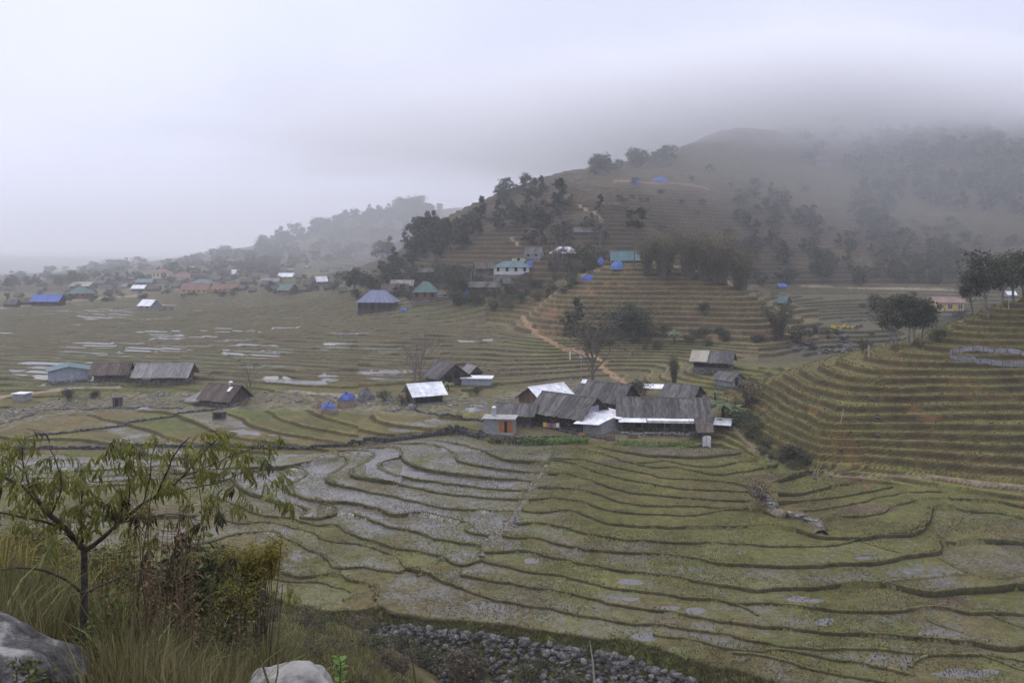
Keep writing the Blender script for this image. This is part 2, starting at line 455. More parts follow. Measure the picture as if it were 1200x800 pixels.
RR = [
 [(700,523),(732,529),(765,534),(795,535),(817,536),(872,530)],
 [(620,531),(642,526),(670,526),(700,530),(720,535),(737,540),(760,541),(780,539),(805,544),(832,546),(857,542),(890,537)],
 [(737,540),(760,546),(790,547),(810,551),(842,555),(867,552),(912,546)],
 [(620,532),(647,536),(680,537),(700,541),(732,549),(760,554),(780,559),(817,561),(855,565),(884,571)],
 [(647,537),(670,541),(695,550),(730,560),(760,566),(780,569),(805,572),(855,574),(886,576)],
 [(642,554),(665,555),(685,560),(720,571),(745,577),(780,580),(817,584),(878,586)],
 [(630,570),(660,571),(695,576),(727,587),(770,592),(817,592),(850,595),(872,596)],
 [(620,584),(650,582),(680,586),(710,596),(745,601),(782,602),(810,602),(835,599),(870,595),(897,599),(908,603)],
 [(612,597),(637,599),(665,596),(680,600),(710,612),(735,615),(780,617),(830,617),(880,616),(917,617),(942,624),(955,629),(987,630),(1006,630),(1044,626),(1067,625),(1083,615),(1090,602),(1094,594),(1112,593),(1135,597),(1169,599),(1200,605)],
 [(605,613),(637,612),(660,617),(690,625),(720,630),(745,632),(780,634),(842,635),(875,637),(917,639),(975,637),(1006,631),(1044,627),(1067,626),(1084,616),(1091,603),(1095,595),(1112,594),(1135,598),(1169,600),(1200,606)],
 [(590,626),(602,629),(632,630),(675,641),(720,645),(780,649),(810,652),(845,660),(885,662),(930,664),(980,661),(1030,659),(1067,652),(1102,646),(1102,635),(1117,637),(1137,634),(1169,635),(1200,636)],
 [(565,646),(585,646),(615,644),(645,651),(670,657),(720,666),(780,674),(817,680),(855,686),(890,692),(910,689),(955,689),(985,685),(1033,684),(1058,690),(1092,697),(1127,693),(1167,691),(1200,688)],
 [(567,656),(595,662),(625,669),(657,672),(680,679),(707,686),(745,691),(780,695),(817,700),(845,702),(862,707),(880,705),(910,707),(950,711),(992,715),(1050,715),(1075,712),(1106,711),(1137,717),(1200,719)],
 [(540,672),(565,676),(615,686),(645,691),(675,696),(720,706),(770,714),(830,724),(867,729),(905,734),(967,740),(1005,742),(1075,747),(1127,752),(1179,759),(1200,757)],
 [(475,660),(480,665),(500,670),(520,680),(540,686),(565,696),(595,704),(640,711),(680,719),(720,726),(780,732),(830,739),(880,749),(922,757),(955,759),(1005,759),(1042,760),(1071,764),(1123,764),(1150,764),(1200,772)],
 [(765,741),(817,750),(867,760),(930,761),(960,767),(1005,776),(1057,786),(1070,790)],
 [(860,762),(880,765),(917,772),(967,785),(1005,792),(1050,799),(1070,803)],
 [(1064,778),(1083,767),(1123,765),(1148,765),(1171,773),(1200,783)],
]
# the fan of paddies under the spur on the right
MM = [
 [(884,571),(900,567),(920,562),(946,555)],
 [(905,580),(935,579),(965,572),(1003,564)],
 [(910,590),(955,585),(995,580),(1046,570)],
 [(940,599),(970,594),(1005,589),(1030,582),(1055,577),(1080,575),(1104,575)],
 [(965,610),(980,605),(1005,605),(1032,601),(1050,592),(1065,588),(1083,584),(1127,585),(1169,588),(1200,594)],
]
EDGE = [(150,668),(250,676),(297,685),(315,695),(335,705),(370,712),(390,714),(430,713),(447,710),(465,717),(490,722),(520,727),(557,729),(595,732),(632,737),(655,742),(680,745),(707,749),(732,749),(757,755),(780,762),(805,770),(835,780),(862,784),(890,792),(915,800),(960,815),(1100,860),(1300,900)]
TOP = [(-400,540),(60,532),(200,540),(300,534),(330,531),(360,532),(400,527),(440,519),(470,513),(540,506),(560,512),(575,518),(600,521),(650,521),(700,520),(760,523),(820,524),(865,526),(885,535),(915,543),(945,552),(1000,562),(1045,567),(1104,571),(1150,580),(1200,590),(1800,605)]
CROSS = [
 [(1135,600),(1120,612),(1102,628)], [(1007,634),(1040,645),(1062,652)], [(1102,654),(1118,664),(1131,672)],
 [(862,707),(875,711),(887,720)], [(1075,680),(1033,684)], [(1033,682),(1075,680),(1135,676),(1162,682),(1200,679)],
 [(490,671),(506,663),(517,653)], [(1088,726),(1105,733),(1125,741)], [(1165,722),(1185,730),(1200,735)],
]
def ext(L):
    L = [tuple(map(float, p)) for p in L]
    if L[0][0] <= 300: L = [(-420.0, L[0][1]+14)] + L
    if L[-1][0] >= 1195: L = L + [(1830.0, L[-1][1]+20)]
    return L
SSC, RX0, RY0 = 3, -420, 500
RWD, RHT = (1840+420)*SSC, 420*SSC
def fill(poly, arr, val, clip=None):
    P = np.array(poly, float); P = np.stack([(P[:, 0]-RX0)*SSC, (P[:, 1]-RY0)*SSC], 1)
    Q = np.roll(P, -1, 0)
    y0 = max(int(P[:, 1].min()), 0); y1 = min(int(P[:, 1].max())+1, RHT)
    for r in range(y0, y1):
        yc = r+0.5
        c = (P[:, 1] <= yc) != (Q[:, 1] <= yc)
        if not c.any(): continue
        xs = np.sort(P[c, 0] + (yc-P[c, 1])/(Q[c, 1]-P[c, 1])*(Q[c, 0]-P[c, 0]))
        for a, b in zip(xs[0::2], xs[1::2]):
            a = max(int(a+.5), 0); b = min(int(b+.5), RWD)
            if clip is not None:
                lo, hi = clip(r); a = max(a, lo); b = min(b, hi)
            if b > a: arr[r, a:b] = val
_pp = np.array(PATH, float)
def path_px(row): return np.interp(row, _pp[:, 1], _pp[:, 0])
def clipL(r): return 0, int((path_px(r/SSC+RY0)-RX0)*SSC)
def clipR(r): return int((path_px(r/SSC+RY0)-RX0)*SSC), RWD
def line_z(L):
    """height of a dike: mean of the tilted valley floor along it (found in a few rounds)"""
    P = np.array(L, float); P = P[(P[:, 0] >= 230) & (P[:, 0] <= 1210)]
    seg = np.linspace(0, len(P)-1, 60); px = np.interp(seg, np.arange(len(P)), P[:, 0]); py = np.interp(seg, np.arange(len(P)), P[:, 1])
    z = np.full(len(px), -2.0)
    for _ in range(14):
        Y = (HC-z)*F/(py-HY); x = (px-CX)/F*Y
        z = 0.5*z + 0.5*plane_z(x, Y)
    deg = 0 if np.ptp(px) < 60 else (1 if np.ptp(px) < 150 else 2)
    c = np.polyfit(px/100, z, deg)[::-1]
    c = np.concatenate([c, [0, 0, 0]])[:3]
    return float(c[0]), float(c[1]), float(c[2]), float(px.min())-60, float(px.max())+60
def zline(c, px):
    q = np.clip(px, c[3], c[4])/100
    return c[0] + c[1]*q + c[2]*q*q
TID = np.full((RHT, RWD), -1, np.int16)
tz = []
def add_terrace(L, drop, clip=None, z=None):
    Le = ext(L)
    c = line_z(L) if z is None else z
    tz.append((c[0]-drop,) + tuple(c[1:]))
    fill(Le + [(Le[-1][0], 930.0), (Le[0][0], 930.0)], TID, len(tz)-1, clip)
add_terrace([(-420,500),(1830,500)], 0.0, clipL, z=(-3.55, .41, 0, -300, 700))
add_terrace([(-420,500),(1830,500)], 0.0, clipR, z=(-2.4, .24, 0, 500, 1300))
BUNDS = []
tw = [.50, .16]
_wr = np.random.default_rng(3)
for L in MM:
    add_terrace(L + [p for p in TOP if p[0] > L[-1][0]+8], 0.18, clipR, z=line_z(L)); BUNDS.append(ext(L)); tw.append(_wr.uniform(.0, .2))
for i, L in enumerate(RR[:14]):
    Lf = L if L[0][0] > path_px(L[0][1])+45 else [(path_px(L[0][1])-30, L[0][1]+1.0)] + L
    add_terrace(Lf, 0.22, clipR); BUNDS.append(ext(L)); tw.append(np.interp(i, [0, 6, 9, 12], [.14, .24, .36, .41]) + _wr.uniform(-.06, .06))
for i, L in enumerate(LL):
    add_terrace(L, 0.22, clipL); BUNDS.append(ext(L)); tw.append(np.interp(i, [0, 3, 6, 9, 14], [.55, .55, .49, .43, .38]) + _wr.uniform(-.06, .06))
for i, L in enumerate(RR[14:]):
    add_terrace(L if i else [(436,712),(452,695),(466,672)] + L, 0.22); BUNDS.append(ext(L)); tw.append(.41 + _wr.uniform(-.06, .06))
tw = np.array(tw)
tz = np.array(tz)
AMASK = np.zeros((RHT, RWD), bool)
fill([tuple(p) for p in TOP] + [(1830,930),(-420,930)], AMASK, True)
EMASK = np.zeros((RHT, RWD), bool)      # below the last dike: the bank with the rubble wall
fill([(-420,700)] + EDGE + [(1830,1000),(1830,930),(-420,930)], EMASK, True)
def rlook(a, px, py):
    ix = np.clip(((px-RX0)*SSC).astype(int), 0, RWD-1); iy = np.clip(((py-RY0)*SSC).astype(int), 0, RHT-1)
    return a[iy, ix]
# ---- terraces elsewhere: contours of the smooth ground, with a risen lip and an earth face
gy = np.gradient(ZB, axis=0)/np.gradient(YY, axis=0)
gx = np.gradient(ZB, axis=1)/np.gradient(XX, axis=1)
SL = np.hypot(gx, gy)
PY = HY + F*(HC-ZB)/YY
spur = (PX > 850) & (YY > 100) & (YY < 207) & (ZB > 0.7)
knoll = (YY > 235) & (YY < 335) & (PX > 570) & (PX < 960) & (ZB > 5.5)
mount = ((YY >= 335) & (ZB > 15)) | (YY > 700)
STEP = np.where(mount, 2.1, np.where(knoll, 1.45, np.where(spur, 0.98, np.where((PX > 890) & (YY > 212), .85, np.where(PX < 420, .45, .56)))))
warp = (fbm(XX/38, YY/38, 3)-.5)*np.where(mount, 5.0, np.where(knoll, 1.0, np.where(spur, 2.1, 1.5))) \
     + (fbm(XX/9+40, YY/9, 2)-.5)*np.where(mount, 1.0, np.where(knoll, .55, np.where(spur, .95, .22)))
ZS = ZB + warp*np.clip(SL*8, 0.35, 1)
kk = np.floor(ZS/STEP); ff = ZS/STEP-kk
hsh = np.modf(np.abs(np.sin(kk*12.9898+STEP*3.1)*43758.5453))[0]
rw = np.where(STEP < .6, .95, 0.62*STEP+0.25)*(0.7+0.6*fbm(XX/6, YY/6, 2))
rfrac = np.clip(rw*SL/STEP, 0.04, 0.62)
riser = sstep(1-rfrac, 1-rfrac*0.12, ff)
lipw = np.clip(np.where(spur, .62, .6)*SL/STEP, 0.03, 0.34)
lip = (ff < lipw)*1.0
ZT = kk*STEP + STEP*riser + lip*np.where(STEP < 1, .13, .16)*(1-ff/np.maximum(lipw, 1e-3)*.5)
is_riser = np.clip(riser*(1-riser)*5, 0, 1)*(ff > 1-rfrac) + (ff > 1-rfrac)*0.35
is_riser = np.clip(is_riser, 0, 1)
# wild ground (wooded gullies, village, hill foot on the left): no terraces there
wildn = fbm(XX/60+9, YY/60, 4)
wild = np.clip(sstep(.56, .63, wildn)*(mount*1.0), 0, 1)
wild = np.maximum(wild, sstep(820, 900, YY))
strm = np.array([(-300,492),(0,492),(30,482),(80,474),(200,466),(300,468),(400,469),(480,474),(560,470),(640,462),(720,452)], float)
band = np.abs(PY-np.interp(PX, strm[:, 0], strm[:, 1]))
inst = (YY > 165) & (YY < 240) & (PX < 720)
rocky = inst*sstep(14, 7, band)
wild = np.maximum(wild, rocky)
yard = sstep(1.0, .75, ((PX-705)/165)**2 + ((PY-488)/40)**2)*((YY > 140) & (YY < 230))
wild = np.maximum(wild, yard)
bumpy = (fbm(XX/3, YY/3, 3)-.5)
ZN = ZT*(1-wild) + wild*(ZB + bumpy*np.where(rocky > .3, 1.3, .5)*(1-.8*yard) + (YY > 330)*(fbm(XX/12, YY/12, 3)-.5)*2.5)
# gravel of the stream bed, lower than its banks
ZN = ZN - rocky*0.7
# ---- low dikes parting the flat fields of the plain into parcels
plain = (YY > 205) & (YY < 640) & (PX < 640) & (~mount) & (~knoll) & (wild < .3)
pl = plain*sstep(205, 222, YY)*sstep(640, 480, YY)*sstep(640, 560, PX)
gg = YY/6.6 + XX*.045 + 2.6*fbm(XX/55+3, YY/55, 3) + .5*fbm(XX/14, YY/14, 2)
gk = np.floor(gg); gf = gg-gk
cc_ = XX/17 + gk*.37 + 1.6*fbm(XX/30+70, YY/30, 2); ck = np.floor(cc_); cf = cc_-ck
dk = np.maximum((gf < .13)*1.0, (cf < .05)*.7)*pl
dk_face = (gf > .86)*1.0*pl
ZN = ZN + dk*.22
cellh = np.modf(np.abs(np.sin(gk*12.9898+ck*78.233)*43758.5453))[0]
# ---- the near paddies
ZP = plane_z(XX, YY)
PYA = HY + F*(HC-ZP)/YY
_rx = RX0 + (np.arange(RWD)+.5)/SSC
_tt = np.maximum(TID, 0)
_q = np.clip(np.broadcast_to(_rx[None], TID.shape), tz[_tt, 3], tz[_tt, 4])/100
ZR = (tz[_tt, 0] + tz[_tt, 1]*_q + tz[_tt, 2]*_q*_q).astype(np.float32)
def _mm(a, k, f):
    o = a.copy(); p = np.pad(a, ((0, 0), (k, k)), mode='edge')
    for i in range(2*k+1): f(o, p[:, i:i+a.shape[1]], out=o)
    return o
ZR = _mm(_mm(ZR, 9, np.minimum), 9, np.maximum)      # drop slivers left where dikes meet
ZR = _mm(_mm(ZR, 9, np.maximum), 9, np.minimum)
for _ in range(2):
    t = rlook(TID, PX, PYA)
    ZA = rlook(ZR, PX, PYA)
    PYA = HY + F*(HC-(0.5*ZP+0.5*ZA))/YY
inA = rlook(AMASK, PX, PYA) & (YY < 172)
inE = rlook(EMASK, PX, PYA) & (YY < 172)
inA &= ~inE
edge_a = np.array(EDGE, float)
erow = np.interp(PX, edge_a[:, 0], edge_a[:, 1])
ze = np.full_like(PX, -4.0)
for _ in range(12):
    Ye = (HC-ze)*F/(erow-HY); ze = .5*ze + .5*(plane_z((PX-CX)/F*Ye, Ye)-.12)
dE = np.clip(Ye-YY, 0, 60)
zbank = ze - np.interp(PX, [350, 470], [.3, 1.0])*sstep(0, 2.6, dE) - np.clip(dE-1.0, 0, 60)*0.28 + (fbm(XX/1.3, YY/1.3, 4)-.5)*.9*sstep(0, 1.2, dE)
Z = np.where(inA, ZA + bumpy*.05 + (fbm(XX*1.3, YY*1.3, 2)-.5)*.06, ZN)
Z = np.where(inE, zbank, Z)
# ---- flat building pads and other local changes come before the colour
def col(*c): return np.array(c, np.float32)
def lerp(a, b, t): return a*(1-t[..., None]) + b*t[..., None]
nA = fbm(XX/7, YY/7, 4); nB = fbm(XX/26+50, YY/26, 3); nC = fbm(XX/2.2, YY/2.2, 3)
flatc = lerp(col(.092,.088,.046), col(.105,.084,.054), sstep(.4, .62, nA))
flatc = lerp(flatc, col(.085,.105,.042), sstep(.5, .68, nB)*.7)
flatc = lerp(flatc, col(.12,.10,.065), (hsh > .66)*.55)
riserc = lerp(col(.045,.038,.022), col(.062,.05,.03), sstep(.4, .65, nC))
lipc = lerp(col(.135,.14,.058), col(.12,.115,.055), sstep(.4, .6, nA))
C = flatc
C = lerp(C, lipc*1.15, lip*.95)
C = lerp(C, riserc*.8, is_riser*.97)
# spur: olive risers; knoll: red-brown earth faces; mountain: brown stubble fields
m1 = spur[..., None]
spc = lerp(col(.106,.096,.048), col(.098,.078,.046), sstep(.42, .62, nA))
spc = lerp(spc, lerp(col(.115,.112,.052), col(.15,.135,.07), sstep(.4, .62, nA)), lip*(.35+.65*sstep(.38, .5, fbm(XX/8+60, YY/8, 3))))
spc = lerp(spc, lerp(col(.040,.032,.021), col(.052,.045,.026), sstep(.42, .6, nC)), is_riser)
spc = lerp(spc, col(.115,.068,.04), is_riser*.75*sstep(.63, .75, fbm(XX/5+7, YY/5, 3)))
C = np.where(m1, spc, C)
knc = lerp(col(.125,.12,.06), col(.105,.09,.05), sstep(.42, .62, nA))
knc = lerp(knc, col(.13,.128,.06), lip)
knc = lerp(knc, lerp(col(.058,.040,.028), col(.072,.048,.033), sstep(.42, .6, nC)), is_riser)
C = np.where(knoll[..., None], knc, C)
red = np.maximum.reduce([sstep(1.2, .6, ((PX-px)/rx)**2 + ((PY-py)/ry)**2) for px, py, rx, ry in
      ((650,364,26,12),(688,342,12,8),(640,385,26,7),(720,330,20,4),(870,388,40,4),(800,393,50,3),(690,402,12,6))])
C = lerp(C, col(.17,.100,.062), red*((YY > 230) & (YY < 330))*sstep(.45, .66, nC)*.75)
mtc = lerp(col(.080,.058,.040), col(.060,.048,.033), sstep(.42, .6, nB))
mtc = lerp(mtc, col(.11,.088,.058), lip*.8)
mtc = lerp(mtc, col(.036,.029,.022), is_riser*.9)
mtc = lerp(mtc, lerp(col(.056,.047,.031), col(.068,.056,.037), sstep(.4, .6, nC)), wild)
C = np.where(mount[..., None], mtc, C)
sv = ((PX > 890) & (YY > 212) & (~mount) & (~knoll))*sstep(212, 225, YY)
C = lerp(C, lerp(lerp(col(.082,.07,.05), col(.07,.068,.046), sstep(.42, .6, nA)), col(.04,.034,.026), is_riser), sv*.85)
C = lerp(C, lerp(col(.10,.092,.078), col(.16,.15,.138), sstep(.45, .62, fbm(XX*1.2, YY*1.2, 3))), rocky*.85)
C = lerp(C, lerp(col(.11,.095,.072), col(.085,.08,.05), sstep(.42, .6, nA)), yard*.9)
C = lerp(C, col(.088,.080,.052), pl*.6)
C = lerp(C, col(.115,.105,.058), dk*.7)
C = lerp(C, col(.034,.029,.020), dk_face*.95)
C = lerp(C, col(.092,.074,.05), pl*(cellh < .35)*(1-dk)*(1-dk_face)*.8)
C = lerp(C, col(.072,.088,.044), pl*(cellh > .8)*(1-dk)*(1-dk_face)*.6)
# greener plain on the left
C = lerp(C, col(.082,.098,.046), sstep(450, 250, PX)*((YY > 210) & (YY < 520))*(1-is_riser)*(1-pl))
# near paddies
pa = lerp(col(.094,.094,.045), col(.092,.080,.047), sstep(.40, .62, nA))
pa = lerp(pa, col(.088,.090,.038), sstep(.5, .66, nB)*.6)
C = np.where(inA[..., None], pa, C)
bk = lerp(col(.085,.105,.035), col(.10,.085,.045), sstep(.4, .62, nA))
C = np.where(inE[..., None], bk, C)
# ---- wetness
W = np.zeros_like(Z)
tA = np.where(inA, t, -1)
W = np.where(inA & (t >= 0), tw[np.maximum(t, 0)], W)
flat = (1-is_riser)*(1-lip)
Bz = (~inA) & (~inE) & (~mount) & (~spur) & (~knoll)
W = np.where(Bz, flat*np.where(PX < 420, .10+.22*sstep(.5, .62, nB)+.18*(hsh > .75), .04+.12*(hsh > .8)), W)
W *= np.where(Bz, sstep(640, 520, PX)*sstep(460, 330, YY), 1)
prob = .05+.13*sstep(.5, .62, fbm(XX/70+20, YY/70, 2))
for px, py, rx, ry in ((190,403,60,14),(275,395,50,14),(120,368,40,8),(60,430,60,14),(150,345,40,6),(300,410,50,10),(345,446,60,9),(455,438,50,8),(110,402,60,6),(90,440,60,8),(395,405,30,6)):
    prob = np.maximum(prob, .56*sstep(1.1, .5, ((PX-px)/rx)**2+((PY-py)/ry)**2))
wetp = pl*(cellh > 1-prob)*(gf > .2)*(gf < .9)*(cf > .08)
W = np.maximum(W*(1-.7*pl), wetp*(.42+.36*((cellh*7.3) % 1)))
for px, py, rx, ry, s in ((385,441,12,4,1),(345,448,40,5,.8),(455,438,40,5,.7),
      (545,482,18,6,1),(560,474,14,4,1),(30,492,30,5,.5),(45,496,11,5,.9),(62,493,8,6,.9),(80,490,9,6,.95),(96,489,10,5,.95),(230,502,22,5,.95),(280,506,24,4,.95),(160,476,18,3,.9),(400,488,16,3,.95),
      (345,505,30,8,.6),(410,512,20,6,.55),(480,498,30,6,.5),(520,490,24,6,.5),(90,530,60,16,.5),(170,530,50,16,.55),(60,545,30,8,.6),
      (340,560,16,7,.9),(600,620,22,6,.5),(742,681,17,4,1),(737,701,12,3,1),(813,715,10,4,1),(968,727,11,5,1),(752,745,15,4.5,1),(1027,768,12,5.5,1),(1012,655,9,2.5,1),(935,701,12,3,.9),(1068,669,12,3,.9),
      (955,703,10,2,.8),(623,656,7,4,.9),(785,712,14,3,.8),(1130,787,40,8,.62),(560,557,50,6,.55),(600,525,20,10,.45),(545,524,16,8,.5),(870,533,40,5,.2),(1160,655,40,14,.22),(1040,665,60,7,.2),(1110,740,50,12,.2),(1083,742,9,2.5,.9)):
    q = ((PX-px)/rx)**2 + ((PY-py)/ry)**2
    q2 = ((PX-px)/rx)**2 + ((PYA-py)/ry)**2
    q = np.where(inA, q2, q) + (fbm(XX/1.6+3, YY/1.6, 3)-.5)*2.2*(1 if rx > 6 else 0)
    W = np.where((q < 1) & ((YY < 172) | (py < 480)) & ((YY > 172) | (py > 470)), np.maximum(W, s*sstep(1.0, .8, q)*(1-is_riser*(~inA))*np.where((~inA) & (rx > 15) & (hsh < .58), .12, 1)), W)
W = W*(1-spur)*(1-knoll)*(1-mount)
_d = PX-np.interp(PYA, _pp[:, 1], _pp[:, 0])
W = np.where(inA & (PYA < 690), W+(.47-W)*np.exp(-(_d/np.where(_d < 0, 22, 46))**2)*.9, W)
# near the compound: bare mud
mud = sstep(1.1, .7, ((PX-800)/75)**2 + ((PYA-529)/9)**2)*inA
C = lerp(C, col(.10,.09,.082), mud)
pur = np.maximum.reduce([sstep(1.1, .5, ((PX-px)/rx)**2 + ((PYA-py)/ry)**2) for px, py, rx, ry in ((1020,596,36,6),(690,568,22,3),(765,636,20,4),(1115,703,22,5),(900,560,40,5),(720,540,25,3))])*inA
C = lerp(C, col(.085,.062,.062), pur*.8)
C = C*lerp(col(1.0,1.0,.95), col(1.03,1.02,.79), (YY < 215)*1.0)
C = C*(0.86+.28*fbm(XX/4+90, YY/4, 3))[..., None]
# ---- footpaths (light trodden earth): a wide pixel line laid on the surface
def along(line, wid, cond, cpath, raise_=0.0):
    global C, Z, W
    P = np.array(line, float)
    sub = np.where(cond)
    px = PX[sub]; py = np.where(inA[sub], PYA[sub], PY[sub]); best = np.full(px.shape, 1e9)
    for a, b in zip(P[:-1], P[1:]):
        d = b-a; L2 = (d*d).sum()+1e-9
        tt = np.clip(((px-a[0])*d[0]+(py-a[1])*d[1])/L2, 0, 1)
        # a metre on the ground is much shorter in rows than in columns
        best = np.minimum(best, np.hypot(px-a[0]-tt*d[0], (py-a[1]-tt*d[1])*1.6))
    k = sstep(wid, wid*.55, best + (fbm(XX[sub]/1.5, YY[sub]/1.5, 2)-.5)*wid*.9)
    cc = C[sub]; C[sub] = cc*(1-k[..., None]) + np.array(cpath, np.float32)*(k[..., None])
    W[sub] = W[sub]*(1-k)
along([(860,500),(875,516),(890,530),(915,543),(940,551),(960,554),(1000,558),(1060,557),(1100,560),(1140,566),(1200,572),(1400,590)], 3.2, (YY < 175) & (PX > 840) & (~inA), (.19,.155,.12))
along([(612,372),(622,384),(640,398),(655,406),(680,412),(700,418),(708,424),(704,430),(715,436),(728,444),(734,452)], 4.0, (YY > 190) & (YY < 340) & (PX > 600) & (PX < 750), (.26,.17,.11))
along([(0,464),(40,460),(60,457),(100,454),(140,453)], 2.6, (YY > 190) & (YY < 240) & (PX < 160), (.24,.20,.155))
along([(340,457),(380,459),(420,461),(450,460)], 2, (YY > 190) & (YY < 240) & (PX > 330) & (PX < 460), (.22,.19,.15))
along([(0,361),(40,357),(110,349),(160,346)], 1.8, (YY > 380) & (YY < 900) & (PX < 180), (.24,.20,.16))
along([(940,334),(1000,336),(1060,338),(1130,340)], 1.6, (YY > 330) & (YY < 520) & (PX > 930) & (PX < 1140), (.22,.18,.14))
along([(676,238),(690,246),(702,252),(706,262)], 2.2, (YY > 380) & (YY < 560) & (PX > 660) & (PX < 720), (.24,.19,.15))
along([(598,278),(610,288)], 2, (YY > 350) & (YY < 480) & (PX > 590) & (PX < 620), (.24,.20,.15))
along([(720,212),(760,213),(810,216),(830,222)], 2.0, (YY > 420) & (YY < 620) & (PX > 700) & (PX < 850), (.2,.12,.075))
along([(1012,568),(1018,571)], 3, (YY < 140), (.2,.1,.06))

V = np.stack([XX, YY, Z], -1).reshape(-1, 3)
idx = np.arange(NR*NC).reshape(NR, NC)
Fq = np.stack([idx[:-1, :-1], idx[:-1, 1:], idx[1:, 1:], idx[1:, :-1]], -1).reshape(-1, 4)
me = np_mesh('valley_ground', V, Fq, M['ground'], smooth=True, attrs={'base': np.clip(C, .01, .6).reshape(-1, 3), 'wet': W.reshape(-1)})
valley = tag(obj('valley_ground', me), kind='structure')
PYF = HY + F*(HC-Z)/YY      # row at which each grid point appears

def H(x, y):
    """height of the valley ground at a world point"""
    y = min(max(y, 60.5), 9000); px = CX + F*x/y
    j = int(np.clip(np.searchsorted(PXC, px)-1, 0, NC-2)); i = int(np.clip(np.searchsorted(YR, y)-1, 0, NR-2))
    tx = (px-PXC[j])/(PXC[j+1]-PXC[j]); ty = (y-YR[i])/(YR[i+1]-YR[i])
    tx = min(max(tx, 0), 1)
    return float((Z[i, j]*(1-tx)+Z[i, j+1]*tx)*(1-ty) + (Z[i+1, j]*(1-tx)+Z[i+1, j+1]*tx)*ty)
def ground(px, py, y0=62.0, y1=9000.0):
    """first point of the ground met by the line of sight through a photo pixel"""
    j = int(np.clip(np.searchsorted(PXC, px)-1, 0, NC-2))
    t = (px-PXC[j])/(PXC[j+1]-PXC[j])
    colr = PYF[:, j]*(1-t)+PYF[:, j+1]*t
    i0 = int(np.searchsorted(YR, y0)); i1 = int(np.searchsorted(YR, y1))
    w = np.where(colr[i0:i1] <= py)[0]
    if len(w) == 0:
        i = i0 + int(np.argmin(colr[i0:i1]))
        y = YR[i]
    else:
        i = i0 + int(w[0])
        if i > i0:
            a, b = colr[i-1], colr[i]
            s = 0 if a == b else min(max((a-py)/(a-b), 0), 1)
            y = YR[i-1] + (YR[i]-YR[i-1])*s
        else: y = YR[i]
    x = (px-CX)/F*y
    return Vector((x, y, H(x, y)))
